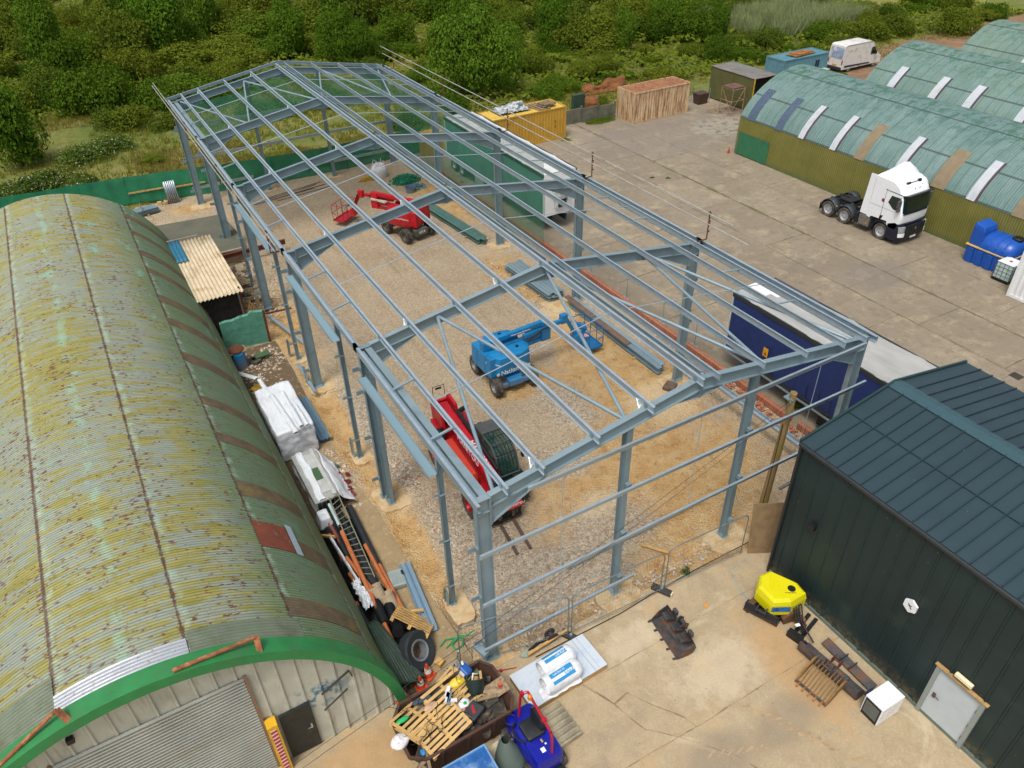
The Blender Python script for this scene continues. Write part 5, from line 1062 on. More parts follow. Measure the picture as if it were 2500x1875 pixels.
LT=M('lettering_white','#dfe6ea',.5,0,.02)
bl=lift('boom_lift','blue articulated boom lift with basket lowered on sandy ground','',0,0,LB,LB,LB,1) if 0 else None
blue=lift('boom_lift','bright blue articulated boom lift with its basket by the steel beams',(7.85,12.95,0),R(1),R(-3),LB,LB,LB,1)
text('lettering','Nationwide',.33,LT,blue,(.0,-1.14,1.2),(PI/2,0,0),.006); text('lettering','Platforms',.2,LT,blue,(-1.0,-.82,1.62),(PI/2,0,R(-55)),.006)
q=MB(); [q.box((-.93,-1.14,1.2),(.16,.012,.04),ry=a) for a in (0,.8,1.6,2.4)]; q.build('logo_mark',LT,blue)

text('lettering','Nationwide Platforms',.12,LT,blue,(.9,-.12,2.30),(PI/2,0,0))
red=lift('boom_lift','red articulated boom lift with grey chassis near rear of gravel floor',(10.5,30.05,0),R(125),R(-113),LR,RD,RD,2)
C=Matrix.Rotation(R(-113),3,'Z'); p=C@Vector((0,-1.52,.6)); text('lettering','4X4',.3,LT,red,p,(PI/2,0,R(-113)))
text('lettering','Nationwide Platforms',.15,LT,red,(-.15,1.135,1.5),(PI/2,0,PI))
# ---------------------------------------------------------------- telehandler, forks towards -y
t=thing('telehandler','red telescopic handler with forks parked under nearest roof bay','telehandler',(3.45,7.2,0),R(-2)); TR=M('telehandler_red','#b8121f',.35,0,.07,2,dirt='#8f1a20',da=.3,mud=1.0); TO=M('faded_red_hood','#c23a24',.5,0,.06,2)
TG=M('telehandler_grey','#4d504e',.5,0,.15)
b=MB(); b.bb(-.55,.55,-1.9,2.6,.6,1.0); b.bb(-.9,-.2,-2.5,-1.6,.65,1.15); b.prism([(-2.6,.75),(-1.7,.75),(-1.7,1.3),(-2.3,1.2)],-.5,.6,'X'); b.bb(-.75,.75,2.1,3.0,.7,1.5); b.build('chassis',TR,t,bevel=.04)
b=MB(); b.loft([[(-1.12,-1.1,z),(-.5,-1.1,z),(-.5,1.25,z),(-1.12,1.25,z)] for z in (.75,1.0,1.45)]+[[(-1.05,-1.05,1.68),(-.55,-1.05,1.68),(-.55,1.2,1.74),(-1.05,1.2,1.74)]]); b.build('engine_hood',TO,t,bevel=.05)
b=MB(); b.bb(-1.14,-1.12,-.6,-.3,1.1,1.35); b.bb(-1.14,-1.12,.2,.8,1.0,1.3); b.tube((-.8,1.6,1.2),(-.8,1.95,1.75),.2,12); b.build('air_intake',BLACK,t)
b=MB(); b.extr([(-.2,-.22),(.2,-.22),(.2,.22),(-.2,.22)],(-.22,2.75,2.15),(-.22,-1.85,1.75)); bo=b.build('boom',TR,t,bevel=.04)
b=MB(); b.prism([(1.9,1.5),(3.05,1.5),(3.15,2.2),(2.9,2.55),(2.2,2.5)],-.62,-.48,'X'); b.prism([(1.9,1.5),(3.05,1.5),(3.15,2.2),(2.9,2.55),(2.2,2.5)],.05,.19,'X'); b.bb(-.62,.19,2.95,3.08,1.5,2.3); b.build('boom_tower',TR,t,bevel=.02)
b=MB(); b.tube((.08,1.9,2.3),(.08,-1.6,1.98),.075,10); b.path([(-.05,2.3,2.45),(.0,1.4,2.35),(.02,.6,2.25)],.03,6); b.tube((-.22,-1.2,1.3),(-.22,.9,1.6),.07,8); b.build('hydraulic_pipe',BLACK,t)
b=MB(); b.prism([(-1.75,1.95),(-2.05,1.85),(-2.35,1.1),(-2.25,.55),(-2.0,.5),(-1.75,1.2)],-.4,-.05,'X'); b.tube((-.22,-1.9,1.5),(-.22,-2.3,.8),.07,8); b.build('boom_head',M('boom_head_black','#232427',.6,0,.2),t)
b=MB(); b.bar((-.75,-2.45,.62),(.55,-2.45,.62),.1,.14); b.bar((-.75,-2.48,.25),(.55,-2.48,.25),.08,.12)
for x in (-.7,-.35,0,.3,.5): b.box((x,-2.45,.45),(.07,.09,.5))
b.box((.0,-2.35,.5),(.4,.2,.4)); b.build('carriage',BLACK,t)
for x in (-.35,.2): b=MB(); b.extr([(-.06,-.025),(.06,-.025),(.06,.025),(-.06,.025)],(x,-2.5,.1),(x-.12,-4.05,.06)); b.bar((x,-2.5,.1),(x,-2.5,.75),.12,.04,up=(0,1,0)); b.build('fork',M('worn_fork','#5c4a40',.7,.2,.2,6),t)
# cab
CG=NT('cab_glass'); CG.col('#1d4a42'); CG.b.inputs['Roughness'].default_value=.08; CG.set(CG.b.inputs['Alpha'],.62); CGM=CG.m
b=MB(); s_=[(-1.35,1.0),(-1.42,1.35),(-1.15,2.1),(-.75,2.42),(.55,2.45),(.75,2.3),(.85,1.0)]
b.loft([[(x,y,z) for y,z in s_] for x in (.22,1.08)]); b.build('cab_glazing',CGM,t,smooth='a')
b=MB()
for x in (.22,1.08):
    b.path([(x,y,z) for y,z in s_],.03,6)
for y,z in ((-.75,2.42),(-1.15,2.1),(-1.42,1.35),(.55,2.45),(.85,1.0)): b.tube((.22,y,z),(1.08,y,z),.03,6)
b.bb(.2,1.1,-.05,.62,2.44,2.5); b.build('cab_frame',TG,t)
b=MB()
for i in range(6): x=.3+i*.14; b.path([(x,-.05,2.5),(x,-.72,2.47),(x,-1.17,2.15),(x,-1.4,1.6)],.012,5)
for y,z in ((-.4,2.5),(-.85,2.4),(-1.15,2.18)): b.tube((.25,y,z),(1.05,y,z),.012,5)
b.build('roof_grille',BLACK,t)
b=MB(); b.box((.65,.1,1.15),(.5,.5,.15)); b.box((.65,.4,1.5),(.5,.12,.6)); b.build('seat',M('seat_grey','#8c9a96',.7),t); b=MB(); b.box((.65,-1.0,1.2),(.6,.3,.3)); b.tube((.65,-.8,1.3),(.65,-.55,1.55),.03,6); b.lathe([(.17,0),(.19,.015),(.17,.03)],(.65,-.52,1.56),14); b.build('dashboard',BLACK,t)
b=MB(); b.bb(.25,1.08,-1.5,-1.38,.85,1.1); b.bb(.25,1.1,-1.5,.9,.7,1.0); b.build('cab_base',M('cab_base_green_grey','#3b4a47',.5),t,bevel=.04)
b=MB(); b.box((1.3,-1.25,2.0),(.07,.16,.3)); b.tube((1.08,-1.2,2.2),(1.3,-1.25,2.2),.015,5); b.box((.35,2.1,2.2),(.45,.12,.16),rz=.3); b.tube((.3,1.9,1.6),(.35,2.1,2.15),.02,5); b.build('mirror',BLACK,t,bevel=.02)
b=MB(); b.path([(-.5,3.0,2.5),(-.5,3.02,3.0),(-.0,3.02,3.0),(0,3.0,2.5)],.014,5); b.build('rear_guard',BLACK,t); b=MB(); b.box((-.25,3.02,2.88),(.26,.03,.08)); b.build('rear_lamp',BLACK,t)
for x in (-.98,.98):
    for y in (-1.45,1.85):
        wheel(t,(x,y,.6),.6,.42,'X',side=1 if x>0 else -1,lug=14,hub='#a3141c',rimr=.5)
    b=MB(); a=[(-1.45+.7*math.cos(R(k)),.6+.7*math.sin(R(k))) for k in range(15,171,15)]; n=len(a); s=1 if x>0 else -1
    b.add([(s*.72,p,q) for p,q in a]+[(s*1.2,p,q) for p,q in a],[(k,k+1,n+k+1,n+k) for k in range(n-1)]); o=b.build('mudguard',BLACK,t,smooth=True); q=o.modifiers.new('s','SOLIDIFY'); q.thickness=.03
up=Vector((0,-4.6,-.4)).normalized()
text('lettering','MANITOU',.42,LT,t,(-.425,.0,1.92),(PI/2,R(0),-PI/2),sx=1.0).rotation_euler=(R(90),R(0),R(-90))
q=text('lettering','MANITOU',.34,LT,t,(-.22,-.6,2.112),(0,0,0)); q.rotation_euler=(R(0),R(0),R(-90)); q.rotation_euler=(R(-0),R(5),R(-90))
text('lettering','MANITOU',.15,LT,t,(.3,-2.615,.95),(PI/2,0,0))
# ---------------------------------------------------------------- steel stocks on the site floor
def beam_stack(name,label,p0,p1,nx,nz,w,h,mat=GALV,prof='i',jit=.05,cat='steel beams',dun=True):
    p0=Vector(p0);p1=Vector(p1); d=(p1-p0).normalized(); s=d.cross(Vector((0,0,1))); rr=random.Random(len(label)); t=thing(name,label,cat)
    for k in range(nz):
        for i in range(nx):
            o=s*((i-(nx-1)/2)*(w+.02)+(.04*k))+Vector((0,0,.1+h/2+k*(h+.01))); a=rr.uniform(-jit,jit)*4; c=rr.uniform(-jit,jit)*4
            b=MB(); poly=ipoly(h,w) if prof=='i' else (cpoly(h,w*.9) if prof=='c' else [(-w/2,-h/2),(w/2,-h/2),(w/2,h/2),(-w/2,h/2)]); b.extr(poly,p0+o-d*a,p1+o+d*c); b.build('section',mat,t)
    if dun:
        for f in (.15,.8): q=p0.lerp(p1,f); b=MB(); b.bar(q-s*(nx*w/2+.15)+Vector((0,0,.05)),q+s*(nx*w/2+.15)+Vector((0,0,.05)),.1,.1); b.build('bearer',WOOD,t)
    return t
beam_stack('steel_stack','stack of short grey steel sections on timber under the third bay ridge',(13.75,22.3,0),(13.95,17.7,0),5,2,.2,.18,STEEL)
beam_stack('steel_stack','pair of long grey beams with brown boards, sandy ground near brick wall',(14.35,17.0,0),(14.4,9.4,0),2,1,.28,.32,STEEL)
for i,(y0,y1) in enumerate(((17.2,14.6),(14.4,11.6))): b=MB(); b.box((14.2,(y0+y1)/2,.46),(.34,y0-y1,.03)); tag(b.build('scaffold_board',M('brown_board','#6f594b',.85,0,.2,3)),['brown board lying on long beams, nearer to steel stack','brown board lying on long beams, beside blue lift basket'][i],'board')
beam_stack('steel_stack','two long green-grey steel beams lying behind red boom lift',(13.2,33,0),(13.85,26.1,0),3,1,.24,.26,M('green_steel','#56776f',.5,.2,.1))
b=MB()
for i,(dx,z) in enumerate(((0,.2),(.2,.22),(.38,.2))): b.bar((15.35+dx*.6,8.3,z),(15.45+dx*.6,1.9,z),.14,.03)
rr=random.Random(2)
b=MB(); b.box((14.0,8.15,.12),(.62,.5,.14),rz=.5); tag(b.build('steel_plate',M('rust_plate','#6a5548',.8,.1,.25,4)),'small rusty brown plate stack lying on pale sand','plate')
b=MB()
for k in range(5): b.tube((3.0+rr.random()*1.8,39.9+.17*k,.06+.02*k),(7.6+rr.random()*1.4,40.5+.3*k,.05),.024,5)
tag(b.build('steel_bars',M('dark_bars','#55504a',.6,.4,.1)),'bundle of long dark bars on gravel near the rear fence','bars')
t=beam_stack('steel_stack','low stack of blue-grey sections behind big hut by the mesh fence',(-6.3,42.3,0),(-3.0,42.9,0),4,2,.17,.16,STEEL); 
b=MB(); [b.box((x,42.6,.55),(.07,.9,.06)) for x in (-5.6,-3.9)]; [b.box((x,42.6,.7),(.07,.07,.4)) for x in (-5.6,-3.9)]; b.build('strap_frame',STEEL,t)
b=MB(); b.grid(lambda u,v:(-2.0+.75*u,43.7+.35*v+.04*math.sin(u*6*2*PI),1.5*v+.03),48,2); o=b.build('metal_sheet',M('bright_sheet','#aab3b8',.3,.7,.08),smooth=True); q=o.modifiers.new('s','SOLIDIFY'); q.thickness=.02; tag(o,'shiny corrugated sheet leaning against green mesh fence','metal sheet')
b=MB(); rr=random.Random(5)
for i in range(5): b.box((-2.6+rr.random()*.9,43.7+rr.random()*.4,.13),(.3,.22,.25),rz=rr.random()*3)
tag(b.build('stone_lumps',PADM),'pale broken stone lumps at the foot of green mesh fence','stones')
# bulk bag
t=thing('bulk_bag','white woven bulk bag of material beside green netting heap','bulk bag',(12.7,40.4,0))
b=MB(); b.grid(lambda u,v:((.55+.08*math.sin(v*PI))*math.cos(u*2*PI)*(1-.3*max(0,v-.7)/.3)*(1+.05*noise.noise(Vector((u*9,v*5,0)))),(.5+.08*math.sin(v*PI))*math.sin(u*2*PI)*(1-.3*max(0,v-.7)/.3),v*.95),28,10); b.build('bag',M('woven_white','#d8d8d8',.8,0,.06,4),t,smooth=True)
b=MB(); b.grid(lambda u,v:((.42*(1-v))*math.cos(u*2*PI),(.4*(1-v))*math.sin(u*2*PI),.93+.1*noise.noise(Vector((u*8,v*5,2)))),20,5); [b.path([(x,y,.8),(x*.7,y*.7,1.25),(x*.3+.2,y,.95)],.02,5) for x in (-.4,.4) for y in (-.35,.35)]; b.build('lifting_loops',M('woven_white','#d8d8d8'),t)
def heap(name,label,cat,c,rx,ry,h,mat,seed,r=.03,n=60,kind=None):
    rr=random.Random(seed); b=MB()
    for i in range(n):
        a=rr.random()*2*PI; q=rr.random()**.6; x,y=c[0]+rx*q*math.cos(a),c[1]+ry*q*math.sin(a); z=h*(1-q*q)+.03; L=rr.uniform(.15,.4); t_=rr.random()*PI; pts=[(x+L*math.cos(t_+s*1.4)*s,y+L*math.sin(t_+s*1.4)*s,max(.03,z+.06*math.sin(s*5+i))) for s in (-.6,-.3,0,.3,.6)]
        b.path(pts,r,4)
    b.grid(lambda u,v:(c[0]+rx*.85*v*math.cos(u*2*PI),c[1]+ry*.85*v*math.sin(u*2*PI),h*(1-v*v)*(.8+.5*noise.noise(Vector((math.cos(u*6.28)*2,math.sin(u*6.28)*2,v*3))))),20,6)
    return tag(b.build(name,mat),label,cat)
NG=M('net_green','#1f7a58',.8,0,.25,6)
heap('net_heap','heap of dark green netting dumped near the rear right column','netting',(13.9,38.4,0),1.25,.85,.42,NG,1,.035,120)
heap('rope_coil','mustard yellow rope coils lying beside white bulk bag','rope',(11.8,40.2,0),.75,.35,.16,M('yellow_rope','#b58f1f',.8,0,.15,6),2,.03,60)
t=thing('blue_tub','blue plastic tub with rags beside the green netting heap','tub',(13.4,36.3,0)); b=MB(); b.loft([[(.36*math.cos(a*PI/8)*k,.32*math.sin(a*PI/8)*k,z) for a in range(16)] for k,z in ((.85,0),(1,.4),(1.05,.42),(.92,.41),(.85,.1))]); b.build('tub',LB,t)
heap('rag_heap','mixed blue and grey rags beside the blue tub','rags',(14.2,36.8,0),.6,.4,.2,M('blue_rags','#3f7f93',.9,0,.4,5,dirt='#8b8575',da=.5,ds=4),3,.04,40)
# ---------------------------------------------------------------- left strip between hut and frame
m=NT('white_wrap'); p=m.co('Object'); n=m.noise(m.map(p,(4,1.2,2)),1,7,.8,1.5); k=m.mix(m.rng(n,.35,.65),'#c6cdd1','#e2e5e8'); m.col(k); m.bump(n,.6,.06); WRAP=m.fin(.35)
def wrapbox(x0,x1,y0,y1,h,name,label,cat,seed,lift=.1,taper=.04):
    b=MB(); 
    def f(u,v):
        a=u*2*PI; c,s=math.cos(a),math.sin(a); k=(abs(c)**10+abs(s)**10)**-.1; vv=v
        if vv<.7: q=1-taper*(vv/.7); z=lift+(h-lift)*vv/.7
        else: q=(1-taper)*(1-(vv-.7)/.3); z=h+.03*math.sin((vv-.7)/.3*PI)
        nn=.05*noise.noise(Vector((c*3,s*3+v*2,seed)))*min(1,v*4)
        return ((x0+x1)/2+(x1-x0)/2*c*k*q*(1+nn),(y0+y1)/2+(y1-y0)/2*s*k*q*(1+nn*.4),z*(1+.04*noise.noise(Vector((c*2,s*5,v*3+seed)))))
    b.grid(f,64,24); return tag(b.build(name,WRAP,smooth=True),label,cat)
def softbox(x0,x1,y0,y1,z0,z1,seed,amp=.04,r=.1):
    b=MB(); 
    def P(a,c,d):
        p=Vector((x0+(x1-x0)*a,y0+(y1-y0)*c,z0+(z1-z0)*d)); q=Vector((min(max(p.x,x0+r),x1-r),min(max(p.y,y0+r),y1-r),min(p.z,z1-r))); e=p-q
        if e.length>1e-6: p=q+e.normalized()*min(e.length,r)
        n_=noise.noise(Vector((p.x*1.7,p.y*1.1,p.z*2.2+seed)))+.6*noise.noise(Vector((p.x*5,p.y*2.2,p.z*5+seed)))
        o=Vector((a-.5,c-.5,d-.3)); return tuple(p+o*n_*amp*2.2)
    N=26
    b.grid(lambda u,v:P(u,v,1),N,N*2); b.grid(lambda u,v:P(u,0,v),N,N); b.grid(lambda u,v:P(u,1,v),N,N); b.grid(lambda u,v:P(0,u,v),N*2,N); b.grid(lambda u,v:P(1,u,v),N*2,N); return b
w=tag(softbox(-3.0,-1.42,12.5,16.1,.08,1.52,1).build('wrapped_pack',WRAP,smooth=True),'large white shrink-wrapped pack with folded sheet rolls on top, beside hut','wrapped pack')
for i,(x,ya,yb,r) in enumerate(((-2.25,12.1,17.2,.11),(-1.95,12.4,15.2,.1),(-1.72,12.35,14.0,.08))):
    b=MB(); b.grid(lambda u,v:(x-.25*v*0+(.0 if i else -.28)*v+r*math.cos(u*2*PI)*(1+.2*noise.noise(Vector((v*12,u*3,i)))),ya+(yb-ya)*v,1.62-(.3 if i==0 else .05)*v*(v>.6)+r*.7*math.sin(u*2*PI)),12,30)
    tag(b.build('plastic_roll',WRAP,smooth=True),['longest white rolled plastic lying along the wrapped pack','middle white rolled plastic lying on the wrapped pack','shortest white rolled plastic on the right of wrapped pack'][i],'plastic roll')
b=MB(); b.grid(lambda u,v:(-2.72+.3*u-.5*v,17.0+2.6*v,1.45-1.1*v+.06*math.sin(u*PI)),6,14); o=b.build('plastic_sheet',WRAP,smooth=True); q=o.modifiers.new('s','SOLIDIFY'); q.thickness=.03; tag(o,'long white plastic strip trailing down from wrapped pack end','plastic strip')
b=MB()
for k in range(4): b.grid(lambda u,v:(-1.28+.5*u,12.8+3.4*v,.14+.03*k+.05*(1 if math.sin(u*3*2*PI)>0 else 0)),18,1)
tag(b.build('cladding_sheets',M('blue_grey_sheet','#6f8d9f',.4,.3,.06)),'blue-grey profiled sheets laid beside the large wrapped pack','cladding sheets')
# opened pack
t=thing('opened_pack','torn open white pack exposing grey and green boards','board pack')
b=MB(); b.bb(-2.75,-1.75,8.75,11.9,.15,.72); b.build('boards',M('pale_grey_board','#9a9c98',.6,0,.1,2),t)
b=MB(); b.box((-2.18,10.4,.735),(.36,2.5,.03)); b.box((-1.93,10.35,.76),(.14,3.0,.08)); b.build('top_board',M('light_board','#b2b4b0',.6),t)
b=MB(); b.box((-2.2,10.3,.76),(.36,.75,.03)); b.build('green_board',M('moss_board','#3b5a37',.7),t)
b=MB(); [b.box((-2.6+.17*i,8.72,.25+.13*j),(.14,.04,.1)) for i in range(6) for j in range(4)]; b.build('board_ends',BLACK,t)
b=MB()
def fl(u,v):
    y=8.8+3.1*v; n=noise.noise(Vector((v*4,u*2,7))); x=-2.45-.32*min(1,u*2)+.0; z=.78 if u<.5 else .78-(u-.5)*1.3
    return (-2.3-.5*u+.1*n,y+.1*n,z+.04*n)
b.grid(fl,14,24); b.grid(lambda u,v:(-1.76+.55*u+.1*noise.noise(Vector((v*4,u*2,2))),8.6+3.2*v*(1-.15*u),.78-.6*u+.05*noise.noise(Vector((v*5,u*3,1)))),10,24); o=b.build('torn_wrapping',WRAP,t,smooth=True); q=o.modifiers.new('s','SOLIDIFY'); q.thickness=.015
wrapbox(-2.9,-2.35,7.9,8.7,.5,'plastic_bundle','crumpled white plastic bundle at near end of the torn pack','plastic bundle',5,0.02,.3)
# pots, flowers, red bits
b=MB(); rr=random.Random(9)
for i in range(26): b.box((-1.35+rr.uniform(-.2,.2)-.0,9.0+rr.random()*1.9,.1+rr.random()*.12),(.14*rr.random()+.05,.12,.09),rz=rr.random()*3,rx=rr.random())
for i in range(4): b.tube((-1.3+.1*i,9.1+.4*i,.12),(-1.26+.1*i,9.12+.4*i,.2),.09,10)
tag(b.build('red_clamps',M('red_parts','#8c1f2c',.5,.1,.3,9,dirt='#222222',da=.4,ds=8)),'pile of small red machine parts beside torn pack','machine parts')
b=MB(); [b.lathe([(.07,0),(.1,.16),(.0,.15)],(-1.45+.13*i,11.4-.2*i,0),10) for i in range(3)]; tag(b.build('plant_pots',M('dark_pot','#1d4a44',.6)),'small dark plant pots beside torn pack','plant pots')
def bagobj(name,label,c,s,mat,seed,cat='bag'):
    b=MB(); b.grid(lambda u,v:(c[0]+s[0]*math.sin(v*PI)*math.cos(u*2*PI)*(1+.3*noise.noise(Vector((u*5,v*4,seed)))),c[1]+s[1]*math.sin(v*PI)*math.sin(u*2*PI)*(1+.3*noise.noise(Vector((u*5,v*4,seed+3)))),c[2]+s[2]*(.5-.5*math.cos(v*PI))*(1+.25*noise.noise(Vector((u*6,v*3,seed))))),18,10); return tag(b.build(name,mat,smooth=True),label,cat)
YB=M('yellow_bag','#d6a82a',.6,0,.1)
bagobj('yellow_bag','flattened yellow bag lying beside white plastic strip',(-2.5,18.3,0),(.35,.22,.18),YB,1); bagobj('yellow_bag','yellow bag tucked at the end of blue-grey sheets',(-.78,13.2,0),(.1,.35,.18),YB,4); bagobj('pink_bag','pink bag beside dark plant pots',(-1.55,11.75,0),(.15,.2,.25),M('pink_bag','#d79aa0',.6),6)
# blue water butt with rusty lid, drum
t=thing('blue_barrel','blue barrel with rusty lid between hut and teal wall','barrel',(-2.72,20.5,0)); b=MB(); b.lathe([(0,0),(.3,0),(.33,.4),(.32,.9),(0,.9)],(0,0,0),18); b.build('barrel',LB,t,smooth='a'); b=MB(); b.box((0,.1,.95),(.85,.6,.05)); b.build('board',OLDWOOD,t); b=MB(); b.lathe([(0,.1),(.2,.1),(.38,.06),(.4,0),(0,0)],(-.05,.15,.98),18); b.build('lid',RUST,t)
b=MB(); b.lathe([(0,0),(.22,0),(.24,.7),(0,.72)],(-3.1,21.3,0),14); tag(b.build('blue_drum',LB),'second blue drum half hidden behind hut side','drum')
b=MB(); b.lathe([(.16,.0),(.3,.04),(.3,.16),(.16,.2)],(-2.0,20.6,0),16); tag(b.build('old_tyre',RUBBER),'small black tyre lying beside the blue barrel','tyre')
b=MB(); b.box((-1.6,20.7,.25),(.75,.3,.05),rz=.1,rx=.2); tag(b.build('green_plank',M('moss_board','#3b5a37')),'green painted plank leaning near the teal wall','plank')
# pallets in rubble by lean-to
put(pallet(1.0,.9,OLDWOOD,6),'pallet',OLDWOOD,(-.35,28.9,.18),(.15,0,.1),'weathered pallet among rubble beyond the lean-to','pallet')
put(pallet(1.1,.8,WOOD,5),'pallet',WOOD,(-1.05,24.7,.5),(1.15,0,R(70)),'upright pallet propped against the lean-to corner','pallet')
b=MB(); rr=random.Random(12)
for i in range(46): b.box((-.6+rr.uniform(-1,1.1),28+rr.uniform(-2.6,3),.1+rr.random()*.3),(rr.uniform(.15,.5),rr.uniform(.1,.35),rr.uniform(.08,.2)),rz=rr.random()*3,rx=rr.uniform(-.4,.4))
tag(b.build('broken_blockwork',M('broken_masonry','#857761',.9,0,.25,4)),'heap of broken masonry and timber scraps beyond lean-to','rubble',kind='stuff')
# pipes
OP=M('orange_drain_pipe','#b5693a',.5,0,.12,3,dirt='#8a5a3a',da=.25); BPP=M('black_pipe','#22272a',.5,0,.15,3,dirt='#3b3a36',da=.3)
def pipe(label,p,q,r,mat,soc=True,n=14):
    t=thing('drain_pipe',label,'pipe',group=None); b=MB(); p=Vector(p);q=Vector(q); d=(q-p).normalized()
    b.tube(p,q,r,n,caps=True); b.build('pipe',mat,t,smooth='a')
    if soc: b=MB(); b.tube(q-d*.18,q+d*.01,r*1.22,n); b.build('socket',mat,t,smooth='a'); b=MB(); b.tube(q+d*.0,q+d*.014,r*.85,n); b.build('bore',M('pipe_bore','#3a2018',.9),t)
    return t
pipe('orange pipe, rightmost but one, running under ladder foot',(-1.8,6.2,.35),(-1.82,3.75,.3),.075,OP)
pipe('orange pipe, rightmost, with grey ring near its mouth',(-1.66,6.0,.2),(-1.72,2.75,.25),.075,OP)
pipe('orange pipe with mouth resting beside the beige chimney pots',(-2.62,5.85,.5),(-2.32,3.8,.5),.08,OP)
pipe('long orange pipe reaching down to the big tyre',(-2.35,7.0,.62),(-2.58,1.45,.5),.08,OP)
pipe('short orange pipe close to the hut side with open mouth',(-2.74,5.2,.4),(-2.66,4.05,.35),.08,OP)
pipe('orange pipe near torn sacking, half buried in the heap',(-2.78,7.2,.5),(-2.72,5.9,.45),.07,OP)
pipe('terracotta pipe lying against the hut base',(-2.98,4.0,.3),(-2.9,2.3,.25),.07,OP)
pipe('grey-white pipe with orange collar beside the ladder',(-2.28,8.6,.6),(-2.3,7.4,.55),.06,M('pale_pipe','#a9c1c4',.5))
for i,(p,q,r) in enumerate((((-2.05,8.6,.2),(-2.15,3.6,.2),.15),((-1.6,8.4,.25),(-1.72,5.2,.2),.14),((-2.5,7.6,.3),(-2.55,4.3,.2),.11),((-2.35,6.4,.2),(-1.95,2.2,.15),.16),((-2.2,5.4,.12),(-2.1,1.9,.1),.12),((-3.0,3.7,.4),(-2.95,2.2,.3),.09))):
    pipe(['thick black pipe directly under the aluminium ladder','black wrapped roll on right of ladder','thin black pipe left of the ladder','black pipe passing under the chimney pots','black pipe lowest of heap beneath leaning pallet','black downpipe with torn white sacking on it'][i],p,q,r,BPP,soc=i>3)
m=NT('ribbed_black'); p=m.co('Object'); m.col('#14181a'); RB=m.fin(.5)
for i,(p,q,r) in enumerate((((-2.45,3.55,.45),(-2.5,2.55,.5),.17),((-2.08,3.3,.35),(-2.2,2.4,.4),.17),((-2.0,2.7,.28),(-2.28,2.0,.5),.2),((-2.45,2.7,.2),(-2.6,2.0,.35),.16))):
    t=thing('ribbed_pipe',['open ribbed black pipe nearest the hut','ribbed black pipe between two orange pipes','ribbed black pipe with wide mouth above the big tyre','short ribbed black pipe under the long orange one'][i],'pipe'); p=Vector(p);q=Vector(q); b=MB(); N=22
    for k in range(N): b.tube(p.lerp(q,k/N),p.lerp(q,(k+.55)/N),r,16); b.tube(p.lerp(q,(k+.5)/N),p.lerp(q,(k+1)/N),r*.93,16)
    b.build('pipe',RB,t); d=(q-p).normalized(); b=MB(); b.tube(q,q+d*.012,r*.88,16); b.build('bore',M('bore_black','#050505',1),t)
# ladder
LAD=M('old_aluminium','#8c8a72',.5,.3,.1,4); t=thing('ladder','long aluminium ladder lying over the black pipes','ladder')
a0,a1=Vector((-2.2,8.75,.75)),Vector((-1.83,8.95,.8)); c0,c1=Vector((-2.3,5.9,.55)),Vector((-2.08,4.5,.5))
b=MB(); b.bar(a1,c1,.035,.09); b.build('stile',LAD,t); b=MB(); b.bar(a0,Vector((-2.42,4.75,.5)),.035,.09); b.build('stile',LAD,t)
b=MB()
for k in range(15): f=(k+.5)/15; b.tube(a1.lerp(c1,f),a0.lerp(Vector((-2.42,4.75,.5)),f),.016,6)
b.build('rungs',LAD,t)
# chimney pots
CP=M('buff_clay','#b3a084',.8,0,.1,4)
for i,(c,r) in enumerate((((-2.22,3.85,.35),.24),((-2.0,3.4,.3),.25))):
    t=thing('chimney_pot',['upper beige clay pot with open mouth lying on black pipes','lower beige clay pot strapped beside the first'][i],'clay pot',c,0); t.rotation_euler=(R(-38),R(-12),0)
    b=MB(); b.lathe([(r*.9,-.28),(r*.95,.1),(r*1.02,.3),(r*1.08,.3),(r*1.08,.36),(r*.95,.36),(r*.9,.28),(r*.8,-.2),(0,-.22)],(0,0,0),26); b.build('pot',CP,t,smooth='a')
t=thing('grey_crate','grey ribbed plastic crate lid lying on the path','crate',(-1.36,4.32,0),R(-8)); b=MB(); b.box((0,0,.14),(.55,.75,.22)); b.build('lid',M('pale_grey_plastic','#8f9a96',.5,0,.08),t,bevel=.05); b=MB(); [b.box((-.18+.12*i,-.03,.26),(.05,.5,.03)) for i in range(4)]; b.build('ribs',M('pale_grey_plastic','#8f9a96'),t); b=MB(); b.box((.22,.12,.26),(.07,.2,.05)); b.build('latch',BLACK,t)
t=thing('galvanised_channel_pack','pair of long galvanised channels lying on the path','steel channels')
for i,dx in enumerate((0,.2)): b=MB(); b.extr(cpoly(.19,.16,.007,1),(-.98+dx,4.85,.1),(-1.33+dx,1.75,.1),up=(1,0,0)); b.build('channel',M('zinc_blue','#88a3b6',.4,.3,.02,2),t)
t=thing('timber_batten','loose timber batten lying across the galvanised channels','timber'); b=MB(); b.bar((-1.72,2.85,.24),(-1.15,2.55,.27),.09,.07); b.build('batten',WOOD,t)
b=MB(); b.bar((-3.0,7.4,.4),(-2.65,6.9,.6),.07,.1); tag(b.build('timber_batten',WOOD),'short pale timber batten sticking out by the hut','timber')
b=MB(); b.bar((-2.62,7.7,.55),(-2.55,6.7,.3),.05,.09); b.bar((-2.55,7.6,.5),(-2.5,6.75,.3),.04,.05); tag(b.build('red_timber',M('red_timber','#8f4a3c',.8,0,.2)),'reddish split timber beside the ladder top','timber')
o=pallet(1.2,1.0,WOOD,6).build('pallet',WOOD); o.scale=(1.12,1.12,1.12); o.location=(-1.75,2.15,.45); o.rotation_euler=(R(-38),R(20),R(-48)); tag(o,'new timber pallet tipped against black ribbed pipes','pallet')
